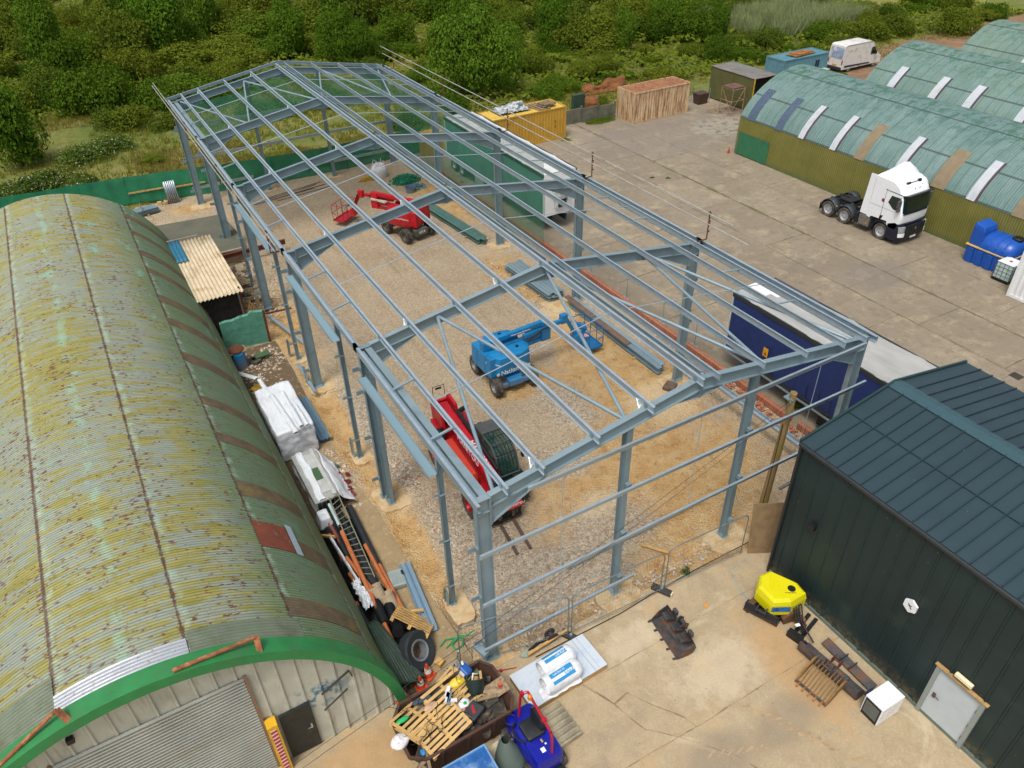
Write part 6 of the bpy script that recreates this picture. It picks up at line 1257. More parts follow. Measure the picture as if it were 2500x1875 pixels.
t=thing('discarded_tyre','large black lorry tyre on steel rim leaning near hut corner','tyre',(-2.02,1.15,.42),0); t.rotation_euler=(R(52),0,R(38)); t.scale=(1.12,1.12,1.12)
b=MB(); b.lathe([(.29,-.13),(.5,-.19),(.55,-.15),(.56,0),(.55,.15),(.5,.19),(.29,.13)],(0,0,0),36); b.build('tyre',M('smooth_rubber','#23292c',.75,0,.15,4),t,smooth='a'); b=MB(); b.lathe([(.22,-.1),(.24,.0),(.25,.14),(.3,.16),(.31,.13),(.3,-.13),(.22,-.12)],(0,0,0),30); b.build('rim',M('rim_steel','#9a9c9f',.3,.6,.1),t,smooth='a')
# dark green curved sheets leaning at hut corner
DGS=M('dark_green_corrugated','#2a3f31',.6,.1,.12,2)
for k in range(3):
    t_=[]
    def f(u,v):
        y=2.2-2.1*u+.1*k; th=v*1.42; c_=.02*math.sin(v*11*2*PI); x=-3.15+.1*k+(.35+.5*u+c_)*math.sin(th); z=.06+(1.3-.1*k-.6*u*u+c_)*math.cos(th)
        return (x,y,z)
    b=MB(); b.grid(f,24,128); o=b.build('curved_sheet',DGS,smooth=True); q=o.modifiers.new('s','SOLIDIFY'); q.thickness=.006; tag(o,['dark green curved corrugated sheet nearest the hut','middle dark green curved corrugated sheet in the leaning stack','outer dark green curved corrugated sheet by the big tyre'][k],'metal sheet')
# torn white sacking on the pipes
b=MB(); b.grid(lambda u,v:(-2.72+.34*(u-.5)*(1+.9*noise.noise(Vector((v*5,u*2,1)))),3.3+1.3*v+.2*noise.noise(Vector((u*4,v*3,8))),.55+.16*math.sin(PI*u)+.14*noise.noise(Vector((u*6,v*8,3)))),18,34); o=b.build('torn_sack',WRAP,smooth=True); tag(o,'torn white plastic sack caught on black downpipe','sack'); b=MB(); b.grid(lambda u,v:(-2.85+.12*u+.15*v,6.9-2.6*v,.55+.2*math.sin(u*PI)+.08*noise.noise(Vector((u*4,v*9,0)))),6,24); o=b.build('plastic_strip',WRAP,smooth=True); q=o.modifiers.new('s','SOLIDIFY'); q.thickness=.012; tag(o,'long torn white plastic strip lying along the hut side','plastic strip')
# cones
CO=M('cone_orange','#cf4a22',.5,0,.08); CWH=M('cone_white','#dcdad4',.5)
for i,(x,y,tx,ty) in enumerate(((-2.35,.2,0,0),(-3.0,.1,.1,0),(-1.98,.42,0,.1))):
    t=thing('traffic_cone',['orange traffic cone with reflective sleeve beside big tyre','red traffic cone tucked at the hut corner','small orange traffic cone by concrete blocks'][i],'cone',(x,y,.02)); t.rotation_euler=(tx,ty,i)
    b=MB(); b.box((0,0,.02),(.36,.36,.04)); b.lathe([(.14,.04),(.11,.2),(.075,.38),(.03,.55),(0,.55)],(0,0,0),14); b.build('cone',CO,t,smooth='a'); b=MB(); b.lathe([(.115,.2),(.08,.38),(.075,.38),(.105,.2)],(0,0,0),14); b.build('sleeve',CWH,t)
b=MB(); b.box((-1.52,.6,.1),(.24,.24,.2),rz=.5); tag(b.build('timber_block',WOOD),'cut timber block on path beside the big tyre','block')
for i,(x,y) in enumerate(((-1.3,.22),(-1.24,.02))):
    b=MB(); b.box((x,y,.11),(.4,.18,.18),rz=.15); tag(b.build('concrete_block',M('grey_block','#8b8b80',.9,0,.1,5)),['grey hollow block, farther of two, beside skip','grey hollow block, nearer of two, beside skip'][i],'block'); b.build
    q=MB(); [q.box((x-.12+.12*k,y,.202),(.05,.06,.004),rz=.15) for k in range(3)]; o=q.build('holes',BLACK); o.parent=[c for c in COL.objects if c.name.startswith('concrete_block')][-1]
b=MB(); b.path([(-1.25,1.15,.06),(-1.0,1.28,.08),(-.7,1.2,.06),(-.5,1.0,.05),(-.6,.8,.05),(-.85,.8,.06),(-.9,1.0,.09),(-.6,1.12,.12),(-.3,1.05,.1),(.0,1.15,.05)],.028,6); b.path([(-1.1,1.0,.05),(-.8,1.1,.1),(-.5,1.18,.08),(-.2,1.0,.05)],.022,6); tag(b.build('green_hose',M('hose_green','#2a8f55',.5)),'bright green hose tangled at foot of the nearest left column','hose')
b=MB(); b.grid(lambda u,v:(-2.95+(1.2+.2*math.sin(v*9))*u,1.7+6.3*v,.03+.3*math.sin(PI*u)*(.5+abs(noise.noise(Vector((u*3,v*9,3)))))+.05*noise.noise(Vector((u*9,v*30,1)))),14,70); tag(b.build('black_underlayer',M('crumpled_black','#15181a',.35,0,.3,4),smooth=True),'crumpled black layer filling the gaps under the orange and black pipes','sheeting')  # crumpled black surface covering the ground between and under the pipes
b=MB(); b.tube((-.98,.45,.1),(-1.15,-.35,.5),.03,8); b.tube((-.98,.45,.1),(-1.05,.1,1.0),.028,8); tag(b.build('steel_tube',GALV),'thin grey steel tube leaning by the skip corner','tube')
# ---------------------------------------------------------------- rusty skip and its contents
sk=thing('rubbish_skip','rusty brown open skip overflowing with pallets and site waste','skip',(-2.08,-1.62,0),R(1))
SKM=rustpaint('skip_rust','#432d22','#4f3628','#2f211b',.5)
def skipbody(L,Wd,H,par,mat,tap=.42,ty=.12):
    bt=[(-L/2+tap,-Wd/2+ty,.12),(L/2-tap,-Wd/2+ty,.12),(L/2-tap,Wd/2-ty,.12),(-L/2+tap,Wd/2-ty,.12)]
    tp=[(-L/2,-Wd/2*.62,H*.9),(-L/2+tap*.9,-Wd/2,H),(L/2-tap*.6,-Wd/2,H),(L/2,-Wd/2*.62,H),(L/2,Wd/2*.62,H),(L/2-tap*.6,Wd/2,H),(-L/2+tap*.9,Wd/2,H),(-L/2,Wd/2*.62,H*.9)]
    bb=[(-L/2+tap,-Wd/2*.6,.12),(-L/2+tap,-Wd/2+ty,.12),(L/2-tap,-Wd/2+ty,.12),(L/2-tap,-Wd/2*.6,.12),(L/2-tap,Wd/2*.6,.12),(L/2-tap,Wd/2-ty,.12),(-L/2+tap,Wd/2-ty,.12),(-L/2+tap,Wd/2*.6,.12)]
    b=MB(); b.add(bb+tp,[(i,(i+1)%8,8+(i+1)%8,8+i) for i in range(8)]+[tuple(range(7,-1,-1))]); o=b.build('body',mat,par); s=o.modifiers.new('s','SOLIDIFY'); s.thickness=.03
    b=MB(); q=[Vector(p) for p in tp]
    for i in range(8): b.bar(q[i],q[(i+1)%8],.08,.08)
    for x in (-.8,0,.8):
        for s_ in (-1,1): b.bar((x,s_*(Wd/2-ty+.01),.15),(x,s_*(Wd/2+.02),H-.05),.07,.05)
    b.build('rim',mat,par)
skipbody(3.25,1.85,1.2,sk,SKM)
b=MB(); rr=random.Random(31)
for i in range(110): b.box((rr.uniform(-1.2,1.2)-2.08,rr.uniform(-.7,.7)-1.62,.62+rr.random()*.5),(rr.uniform(.2,.7),rr.uniform(.08,.4),rr.uniform(.03,.2)),rz=rr.random()*3,rx=rr.uniform(-.5,.5),ry=rr.uniform(-.3,.3))
tag(b.build('site_waste',M('mixed_waste','#4b4640',.9,0,.4,3,dirt='#7a6a50',da=.4,ds=3)),'mixed dark site waste filling the rusty skip','waste',kind='stuff')
PW=M('new_pallet_wood','#c8a468',.75,0,.12,6)
for i,(c,r,n) in enumerate((((-2.62,-1.92,1.22),(R(4),R(-6),R(14)),8),((-2.95,-1.35,1.1),(R(-10),R(10),R(22)),6),((-1.95,-1.25,1.15),(R(6),R(4),R(16)),6),((-1.85,-.98,1.0),(R(-20),0,R(24)),6))):
    o=pallet(1.4,1.15,PW,n).build('pallet',PW); o.location=(c[0],c[1],c[2]-.05); o.rotation_euler=r; tag(o,['large new pallet on top of the skip load, nearest the corrugated pile','new pallet at the left end of skip, half under another','pale pallet in middle of skip near white boxes','pale pallet rising over the far edge of skip'][i],'pallet')
def plank(label,p,q,w,mat=OLDWOOD): b=MB(); b.bar(p,q,w,.04); return tag(b.build('plank',mat),label,'plank')
plank('old plank poking out over the right end of skip',(-1.5,-1.75,1.28),(-.85,-1.95,1.3),.09); plank('splintered orange plank standing at right end of skip',(-1.05,-1.5,1.1),(-.92,-1.1,1.45),.07,WOOD)
plank('grey plank sticking out of the lower left skip corner',(-3.3,-2.5,1.1),(-3.9,-2.65,1.0),.1); plank('weathered plank leaning over the left skip corner',(-3.2,-2.1,1.2),(-3.35,-2.8,1.15),.08); plank('short dark plank under left skip corner',(-3.4,-2.6,.8),(-3.85,-3.05,.75),.09)
b=MB(); b.grid(lambda u,v:(-1.15+.75*u,-1.95+.5*v,1.12+.14*u+.02*noise.noise(Vector((u*3,v*3,1)))),8,6); o=b.build('mesh_offcut',M('tan_mesh','#9a8468',.9,0,.3,9)); s=o.modifiers.new('s','SOLIDIFY'); s.thickness=.01; tag(o,'tan mesh offcut hanging over right end of skip','mesh')
b=MB(); b.box((-.62,-1.75,1.35),(.09,.09,.16)); tag(b.build('wood_peg',M('red_tip','#c25a3c',.7)),'small red tipped wooden peg on the skip end','peg')
t=thing('jerrycan','blue jerrycan with white label on the far rim of skip','jerrycan',(-1.28,-.85,1.2),R(20)); b=MB(); b.box((0,0,.18),(.26,.34,.4),rx=.3); b.build('can',M('can_blue','#12509a',.4),t,bevel=.05); b=MB(); b.box((-.135,0,.2),(.01,.18,.2),rx=.3); b.build('label',WHITE,t); b=MB(); b.tube((.03,.1,.38),(.05,.16,.46),.035,8); b.build('cap',WHITE,t)
def bucket(label,c,r,h,rot,mat,inner=None,fill=None):
    t=thing('bucket',label,'bucket',c); t.rotation_euler=rot; b=MB(); b.lathe([(0,0),(r*.8,0),(r,h),(r*1.05,h),(r*1.05,h-.03),(r*1.0,h-.03),(r*.95,h-.02),(r*.75,.03),(0,.03)],(0,0,0),26); b.build('body',mat,t,smooth='a')
    if fill: b=MB(); b.lathe([(0,h*.7),(r*.85,h*.65)],(0,0,0),16); b.build('contents',fill,t)
    return t
DGP=M('dark_green_plastic','#1b2c28',.4,0,.15)
t=bucket('large dark tub lying open at the right end of skip',(-1.25,-1.42,1.05),.3,.45,(R(-35),R(20),0),DGP); b=MB(); b.bar((-.1,.05,.2),(-.05,.0,.55),.08,.03); b.bar((-.05,0,.55),(.1,.05,.5),.08,.03); b.build('white_offcut',WHITE,t); b=MB(); b.path([(.28,0,.44),(.15,.2,.5),(-.15,.22,.5),(-.28,0,.44)],.012,5); b.build('green_handle',M('hose_green','#1f9a4a',.4),t)
bucket('brown bucket of rubbish near front rim of skip',(-1.95,-2.1,1.0),.24,.35,(R(10),R(-10),0),M('brown_plastic','#3a2f28',.5),fill=M('grey_rags','#8a8f92',.8,0,.3,6))
t=thing('tool_case','dark grey tool case with red mark lying in the skip','tool case',(-1.62,-2.02,1.2),R(25)); b=MB(); b.box((0,0,.08),(.5,.42,.14)); b.build('case',M('case_grey','#35393c',.5),t,bevel=.04); b=MB(); b.prism([(-.12,-.08),(-.03,-.12),(.02,-.02),(.12,.1),(.05,.12),(-.05,.02)],.152,.158); b.build('red_mark',M('mark_red','#a8202c',.5),t)
bagobj('white_carrier_bag','white carrier bag with green emblem lying in skip',(-1.75,-1.66,1.1),(.2,.17,.22),WHITE,2); 
t=[c for c in COL.objects if c.name.startswith('white_carrier_bag')][-1]; b=MB(); b.lathe([(0,.01),(.05,.005),(.055,0)],(-1.73,-1.7,1.325),14); b.build('emblem',M('emblem_green','#1f9a4a',.5),t); b=MB(); b.box((-1.68,-1.8,1.24),(.2,.06,.05),rz=.3); b.build('red_band',M('mark_red','#a8202c',.5),t)
for i,(x,y,L,a,m_) in enumerate(((-2.02,-1.2,.34,R(50),0),(-2.1,-1.35,.32,R(50),0),(-2.0,-1.52,.22,R(-25),0),(-2.08,-1.42,.36,R(55),1))):
    b=MB(); b.box((x,y,1.42),(L,.1,.05),rz=a); tag(b.build('offcut',M('pvc_white','#dfdcea',.3) if not m_ else M('grey_blue_offcut','#6f8893',.4)),['upper white plastic trim offcut on skip load','middle white plastic trim offcut on skip load','lower white plastic trim offcut on skip load','blue-grey trim offcut beside white ones on skip load'][i],'offcut')
bagobj('yellow_sheet','crumpled yellow plastic sheet beside blue jerrycan',(-1.62,-.98,1.15),(.26,.14,.22),M('yellow_plastic','#e0c23a',.5),8,'plastic'); bagobj('clear_bag','clear bag with orange print on skip load',(-2.62,-1.3,1.28),(.22,.12,.12),M('clear_film','#b59a80',.4,0,.2,9,dirt='#d0765a',da=.4,ds=14),9)
bagobj('white_sack','white printed sack hanging over left end of skip',(-3.75,-1.7,.95),(.28,.2,.35),M('sack_white','#dcdadc',.8,0,.06,6,dirt='#c98a8e',da=.2,ds=9),13,'sack'); bagobj('grey_jacket','grey rag jacket draped on the far left rim',(-2.75,-.95,1.2),(.3,.1,.14),M('slate_cloth','#3d4b59',.9),15,'cloth'); bagobj('green_cloth','bright green gloves on left skip rim',(-3.45,-1.2,1.15),(.2,.08,.12),M('glove_green','#1faa5a',.6),16,'gloves'); bagobj('blue_gloves','blue glove on the lower left skip rim',(-3.35,-2.35,1.2),(.08,.1,.1),M('glove_blue','#2f86c0',.6),17,'gloves')
heap('cable_tangle','tangle of black cables over the skip load','cables',(-1.85,-1.2,0),.01,.01,0,BLACK,3,.01,1) if 0 else None
b=MB(); rr=random.Random(44)
for i in range(16):
    x,y=-3.3+rr.random()*2.0,-2.3+rr.random()*1.4; pts=[]; a=rr.random()*6.28
    for k in range(9): pts.append((x,y,1.33+rr.random()*.1)); x+=.09*math.cos(a); y+=.09*math.sin(a); a+=rr.uniform(-.9,.9)
    b.path(pts,.008,5)
tag(b.build('cable_tangle',BLACK),'tangle of thin black cables strewn over the skip load','cables',kind='stuff')
# second skip, blue inside, cut by bottom edge
t=thing('blue_skip','blue painted steel tipping tray cut by bottom edge beside skip','tray',(-2.75,-3.85,0),R(0)); BS=M('worn_blue_steel','#2f68a8',.5,.1,.2,2.5,dirt='#86a4bd',da=.5,ds=2)
b=MB(); b.add([(-1.0,.95,1.0),(.98,.95,1.02),(1.0,-1.5,.9),(-1.3,-1.5,.9),(-.9,.8,.75),(.85,.8,.75),(.9,-1.4,.7),(-1.1,-1.4,.7)],[(4,5,6,7),(0,1,5,4),(1,2,6,5),(2,3,7,6),(3,0,4,7)]); o=b.build('tray',BS,t); s=o.modifiers.new('s','SOLIDIFY'); s.thickness=.03
b=MB(); b.path([(-1.0,.95,1.0),(.98,.95,1.02),(1.0,-1.5,.9)],.03,6); b.build('rim',M('pale_blue_rim','#6f97bd',.5),t); b=MB(); b.box((-.1,-.3,.4),(1.4,1.6,.6)); b.build('base',SKM,t)
# corrugated sheet pile with battens
t=thing('roof_sheet_pile','pile of cream corrugated roof sheets lying between skip and mower','sheet pile',(-.35,-3.1,0),R(3))
for k in range(3):
    b=MB(); b.grid(lambda u,v:(-1.3+2.65*u,-.6+1.15*v,.07+.05*k+.035*math.sin(v*1.05/.17*2*PI)),2,60); o=b.build('sheet',M('pile_sheet','#cabd9f',.8,0,.12,2,dirt='#a39a82',da=.35),t,smooth=True); q=o.modifiers.new('s','SOLIDIFY'); q.thickness=.012
# ride-on mower
t=thing('ride_on_mower','royal blue ride-on mower with red roll bar and black seat','mower',(-.42,-3.15,0),R(0)); MBL=M('royal_blue_paint','#101a8f',.25,0,.05); MR=M('roll_bar_red','#a8142a',.35)
def rbox(name,x0,x1,y0,y1,zs,mat,par,k=6,bow=1): 
    b=MB(); rings=[]
    for z,s in zs: rings.append([((x0+x1)/2+(x1-x0)/2*s*(1 if c>0 else -1)*abs(c)**(2/k),(y0+y1)/2+(y1-y0)/2*s*(1 if q>0 else -1)*abs(q)**(2/k),z) for c,q in [(math.cos(a*PI/14),math.sin(a*PI/14)) for a in range(28)]])
    b.loft(rings); return b.build(name,mat,par,smooth='a')
rbox('body',-.48,.5,-.75,.8,[(.35,.92),(.5,1),(.78,1),(.92,.93),(.97,.8)],MBL,t)
rbox('engine_cover',-.46,.48,-1.05,-.2,[(.45,.95),(.95,.95),(1.05,.85)],MBL,t)
rbox('seat',-.3,.28,-.36,.26,[(.95,.9),(1.05,1),(1.14,.95),(1.16,.8)],M('black_vinyl','#1d2124',.45,0,.1,4),t,8); 
rbox('seat_back',.12,.34,-.3,.3,[(1.0,.9),(1.2,1),(1.5,.95),(1.6,.7)],M('black_vinyl','#1d2124'),t,8)
b=MB(); b.path([(-.3,.35,1.0),(-.5,.2,1.1),(-.52,-.15,1.1),(-.3,-.3,1.0)],.03,8); b.lathe([(.15,0),(.17,.02),(.15,.04)],(-.4,.45,1.12),16); b.build('controls',BLACK,t)
b=MB(); b.path([(-.12,.5,.8),(.0,.55,1.9),(.2,.5,1.95),(.12,-.82,1.95),(.1,-.9,1.85),(.12,-.9,.7)],.04,8); b.box((.03,.54,1.95),(.1,.12,.1)); b.box((.14,-.45,1.98),(.14,.1,.08)); b.build('roll_bar',MR,t); b=MB(); b.lathe([(0,.16),(.06,.13),(.075,.04),(.075,0)],(.14,.28,1.98),14); b.build('beacon',M('amber_beacon','#e07a1c',.3),t)
b=MB(); b.box((-.05,-.72,1.062),(.12,.14,.006)); b.box((.1,-.6,1.062),(.05,.05,.006)); b.build('sticker',WHITE,t); b=MB(); b.box((.05,-.48,1.06),(.05,.1,.006)); b.build('gold_sticker',M('gold_sticker','#c9a02a',.4),t)
for x in (-.5,.5):
    for y,r in ((-.75,.26),(.6,.2)): wheel(t,(x,y,r),r,.2,'X',side=1 if x>0 else -1,hub='#8d8f90')
b=MB(); b.box((.0,-1.0,.2),(.9,.5,.1)); b.build('mower_deck',BLACK,t)
bgm=M('olive_grey_canvas','#57645c',.8,0,.1,3)
t=thing('grass_collector','olive grey canvas grass bag slumped beside blue mower','bag',(-1.2,-3.15,0)); b=MB()
b.grid(lambda u,v:(.42*(1-.75*v*v)*(1.12 if v<.5 else 1)*math.cos(u*2*PI)*(1+.1*noise.noise(Vector((math.cos(u*6.28)*2,v*3,1)))),-.25+.35*v+.42*(1-.7*v*v)*math.sin(u*2*PI),.03+.95*v),28,16); b.build('canvas',bgm,t,smooth=True); b=MB(); b.path([(-.3,.2,.2),(0,.38,.75),(.3,.2,.2)],.02,6); b.build('frame',GALV,t)
# ---------------------------------------------------------------- insulation on boards
t=thing('board_stack','stack of white-topped insulation boards with buff edges on forecourt','insulation boards',(1.5,-1.62,0),R(2))
b=MB(); b.box((0,0,.13),(2.75,1.3,.24)); b.build('boards',M('buff_foam_edge','#b5925c',.8,0,.12,5),t); b=MB(); b.box((0,0,.256),(2.77,1.32,.014)); b.build('foil_top',M('foil_white','#c6cfd8',.35,0,.06,2,dirt='#aebfcf',da=.35,ds=2),t); b=MB(); b.box((.95,0,.266),(.02,1.3,.004)); b.box((1.12,.0,.266),(.012,1.3,.004)); b.build('seam',M('seam_tan','#a8a4a0',.6),t)
FILM=NT('clear_wrap'); p=FILM.co('Object'); n=FILM.noise(FILM.map(p,(1.5,5,5)),1,5,.7,1.5); FILM.col(FILM.mix(FILM.rng(n,.4,.6),'#cfd2d5','#e8eaec')); FILM.bump(n,.4,.03); FM=FILM.fin(.22)
KB=M('print_blue','#2a8ec4',.4,0,.04); names=['nearer white insulation roll with blue printed bands on board stack','farther white insulation roll with blue printed bands on board stack']
for i,(yy,z,x0,x1) in enumerate(((-2.0,.52,.72,1.95),(-1.5,.52,.9,2.05))):
    r=.31; z=.57; t=thing('insulation_roll',names[i],'insulation roll',((x0+x1)/2,yy,z),R(4)); L=(x1-x0)/2
    b=MB(); b.grid(lambda u,v:(-L+2*L*v,(r*(1-.14*max(0,abs(v-.5)-.42)/.08)*math.cos(u*2*PI)),(r*(1-.14*max(0,abs(v-.5)-.42)/.08)*math.sin(u*2*PI))*(1+.02*noise.noise(Vector((v*9,u*6,i))))),32,24); b.build('roll',FM,t,smooth=True)
    for (xa,xb,a0,a1) in (((-.42,.38,76,104),(-.42,.38,40,58)) if i==0 else ((-.42,.38,78,100),(-.42,.38,112,132))):
        b=MB(); b.grid(lambda u,v:(xa+(xb-xa)*u,-r*1.015*math.cos(R(a0+(a1-a0)*v)),r*1.015*math.sin(R(a0+(a1-a0)*v))),6,6); b.build('printed_band',KB,t)
    for k in range(2): 
        a=R(66 if i==0 else 89); 
        if k==0: text('lettering','knauf' if i==0 else 'Loft Roll 44',.15 if i==0 else .1,KB if i==0 else LT,t,(.2,-r*1.03*math.cos(a),r*1.03*math.sin(a)),(PI/2-a,0,0),.002)
        elif i==0: a=R(90); text('lettering','Loft Roll 44',.09,LT,t,(-.1,-r*1.03*math.cos(a),r*1.03*math.sin(a)),(PI/2-a,0,0),.002)
b=MB(); b.grid(lambda u,v:(.55+1.35*u,-2.32+.35*v+.05*noise.noise(Vector((u*5,v*5,0))),.29+.12*v*abs(noise.noise(Vector((u*6,v*3,5))))+.06*v),24,8); o=b.build('clear_sheet',FM,smooth=True); tag(o,'loose crumpled clear wrap in front of the insulation rolls','plastic wrap')
# rock breaker / toothed bucket on the forecourt
def dbucket(name,label,loc,rz,wd,mat,teeth=0,depth=.55,cat='bucket',lug=True):
    t=thing(name,label,cat,loc,rz); b=MB(); prof=[(0,0),(.1,-.0)]
    outer=[(-depth*.5,.52),(-depth*.62,.3),(-depth*.45,.08),(-.05,.0),(depth*.55,.02)]
    pts=outer+[(p[0]+.02,p[1]+.03) for p in reversed(outer)]
    b.prism(pts,-wd/2,wd/2,'X'); 
    for s in (-1,1): b.prism([(-depth*.5,.52),(-depth*.62,.3),(-depth*.45,.08),(-.05,.0),(depth*.55,.02),(depth*.1,.35)],s*wd/2-.015,s*wd/2+.015,'X')
    b.build('shell',mat,t)
    if lug:
        b=MB()
        for s in (-.14,.14): b.prism([(-depth*.5,.48),(-depth*.75,.35),(-depth*.85,.6),(-depth*.55,.75),(-depth*.3,.6)],s-.015,s+.015,'X')
        b.tube((-.18,-depth*.7,.55),(.18,-depth*.7,.55),.035,8); b.build('hanger',mat,t)
    for i in range(teeth):
        x=-wd/2+.04+(wd-.08)*i/(teeth-1); b=MB(); b.bar((x,depth*.5,.03),(x,depth*.5+.16,.06),.06,.04); b.build('tooth',mat,t)
    return t
STL=M('dirty_bucket_steel','#4c4c4e',.6,.3,.25,5,dirt='#7a5236',da=.45,ds=3)
t=dbucket('rock_bucket','heavy steel excavator bucket with cutting teeth lying alone on forecourt',(5.4,-2.35,0),R(82),1.6,STL,5,.56)
b=MB(); 
for x in (-.45,0,.45): b.box((x,-.15,.42),(.3,.5,.1),rx=.5); b.box((x,-.35,.55),(.2,.12,.2))
b.build('ribs',STL,t,bevel=.02)
# wire fence panels along the forecourt
def heras(label,p,q,f0,f1):
    t=thing('site_fence_panel',label,'fence panel'); p=Vector(p);q=Vector(q); d=(q-p).normalized(); H=2.0; F=M('fence_tube','#7d8a8c',.45,.5,.06); r=.25
    b=MB(); A=p+Vector((0,0,.1));B=q+Vector((0,0,.1)); top=[A+Vector((0,0,0)),A+Vector((0,0,H-r))]+[A+d*(r-r*math.cos(a))+Vector((0,0,H-r+r*math.sin(a))) for a in (PI/6,PI/3,PI/2)]+[B-d*(r-r*math.cos(a))+Vector((0,0,H-r+r*math.sin(a))) for a in (PI/2,PI/3,PI/6)]+[B+Vector((0,0,H-r)),B]
    b.path(top,.021,8); b.tube(A+Vector((0,0,.12)),B+Vector((0,0,.12)),.016,6); b.build('frame',F,t)
    b=MB(); L=(q-p).length; n=int(L/.12)
    for i in range(1,n): c=A+d*(L*i/n); b.bar(c+Vector((0,0,.12)),c+Vector((0,0,H-.02)),.0035,.0035)
    for k in range(1,9): b.bar(A+Vector((0,0,.12+k*.22)),B+Vector((0,0,.12+k*.22)),.004,.004)
    b.build('wire_mesh',F,t); return t
heras('wire site fence panel left of the near right gable post foot',(-1.0,.12,0),(2.5,-.63,0),0,0); heras('wire site fence panel spanning middle of near gable',(2.62,-.65,0),(6.15,-.8,0),0,0); heras('wire site fence panel reaching to the plywood sheet',(6.35,-.78,0),(9.7,-.95,0),0,0)
for i,x in enumerate((2.56,6.25)):
    t=thing('rubber_block',['black rubber fence foot near white board stack','black rubber fence foot in front of farther fence joint'][i],'fence foot',(x,-.72-.05*i,0),R(-60+90)); b=MB(); b.box((0,0,.09),(.72,.24,.14)); b.build('block',M('foot_dark','#3d3a37',.9,0,.2,5),t,bevel=.03); b=MB(); b.box((.37,0,.1),(.06,.16,.1)); b.build('end_cap',M('pale_end','#d9c7a4',.8),t); b=MB(); b.tube((0,0,.15),(0,0,.22),.05,8); b.build('socket',GALV,t); t.rotation_euler=(0,0,R(-62))
b=MB(); b.bar((1.0,-.62,.16),(2.55,-.5,.18),.09,.07); tag(b.build('timber_batten',WOOD),'long timber batten lying at the foot of wire fence','timber')
t=thing('cable_drum','small black cable reel with hose beside the wire fence foot','reel',(2.0,-.42,.2)); b=MB(); b.lathe([(.0,-.13),(.2,-.13),(.2,-.1),(.09,-.08),(.09,.08),(.2,.1),(.2,.13),(0,.13)],(0,0,0),18,'Y'); b.build('reel',M('reel_dark','#3f383c',.6,0,.2),t); b=MB(); b.path([(-.1,.0,-.1),(-.5,.05,-.12),(-.9,-.05,-.13)],.05,8); b.build('hose',BLACK,t)
bagobj('rag_pile','green and white rag at the fence foot',(1.05,-.5,0),(.25,.14,.12),M('dull_rag','#8f9a8c',.9,0,.3,6),31,'rag')
b=MB(); b.path([(-.75,-.35,.03),(-.3,-.55,.04),(-.15,-.75,.03),(-.3,-.85,.03),(-.4,-.7,.03),(-.25,-.6,.04)],.018,5); tag(b.build('teal_strap',M('teal_strap','#3a9a94',.6)),'short teal rope loop on ground left of board stack','rope')
b=MB(); b.path([(-.2,-.5,.03),(.1,-.62,.05),(.5,-.75,.03)],.015,5); b.box((.02,-.6,.05),(.1,.08,.05)); tag(b.build('red_strap',M('mark_red','#a8202c',.5)),'thin red rope end near the teal rope','rope')
b=MB(); b.lathe([(0,.01),(.07,.01),(.07,0)],(7.15,-2.0,.02),12); tag(b.build('orange_spot',M('orange_dot','#e0902a',.6)),'small orange disc lying on the forecourt','disc')
b=MB(); b.box((.0,0,0),(1.15,.03,2.2)); o=b.build('plywood_sheet',M('ply_brown','#8a7252',.85,0,.2,3,bump=.1)); o.location=(10.55,-1.15,1.05); o.rotation_euler=(R(-10),0,R(-28)); tag(o,'brown plywood sheet leaning between fence and dark shed','plywood')
b=MB(); b.bar((6.9,1.2,.1),(7.5,.4,.1),.1,.05); tag(b.build('timber_batten',WOOD),'single yellowish batten on sand inside the near gable','timber')
b=MB(); b.extr(zpoly(.2,.07,.007),(4.0,1.66,.12),(10.2,1.75,.12)); tag(b.build('loose_purlin',GALVB),'loose galvanised rail lying on ground inside near gable','rail')
# ---------------------------------------------------------------- attachments along the dark shed
YC=M('bright_yellow_hood','#d8cf14',.3,0,.03)
t=thing('yellow_machine_hood','bright yellow machine bonnet with round hole beside dark shed corner','bonnet',(9.0,-3.15,0),R(3))
b=MB(); 
bt=[(-.62,-.42),(-.55,.35),(-.1,.68),(.35,.62),(.72,-.3),(.62,-.75),(-.1,-.72)]
b.loft([[(x*1.0,y*1.0,.45) for x,y in bt],[(x,y,.8) for x,y in bt],[(x*.93,y*.93,1.02) for x,y in bt],[(x*.8,y*.8,1.1) for x,y in bt]]); b.build('bonnet',YC,t,bevel=.012)
b=MB(); b.lathe([(0,.004),(.13,.004),(.13,-.02)],(.28,-.35,1.105),20); b.build('hole',BLACK,t); b=MB(); [b.box((-.22+.08*i,.15+.04*i,1.1),(.03,.35,.03),rz=-.3) for i in range(4)]; b.build('vents',YC,t); b=MB(); [b.box((.3+.05*i,.35-.14*i,.98),(.14,.03,.05),rz=-.4) for i in range(5)]; b.build('side_vents',YC,t)
b=MB(); b.add([(-.635,-.4,.62),(-.12,-.735,.62),(-.12,-.735,.86),(-.635,-.4,.86)],[(0,1,2,3)]); o=b.build('side_decal',M('decal_blue','#2d6fb0',.4,0,.2,9,dirt='#141c3a',da=.3,ds=9),t); o.location=(-.01,-.012,.02)
text('lettering','JB',.2,M('decal_navy','#16255c',.4),t,(-.52,-.497,.76),(PI/2,0,R(-33))); text('lettering','FT-3200 BC552',.055,BLACK,t,(.12,-.45,1.106),(0,0,R(-35)))
b=MB(); b.box((0,-.1,.25),(.9,.8,.35)); b.build('underframe',M('rusty_underframe','#4a2f22',.8,.1,.3,4),t)
RS=M('rust_brown_arm','#6b4a30',.8,.1,.3,4); NB=M('dark_blue_steel','#23262e',.45,.3,.15,4,dirt='#5a3d2a',da=.25)
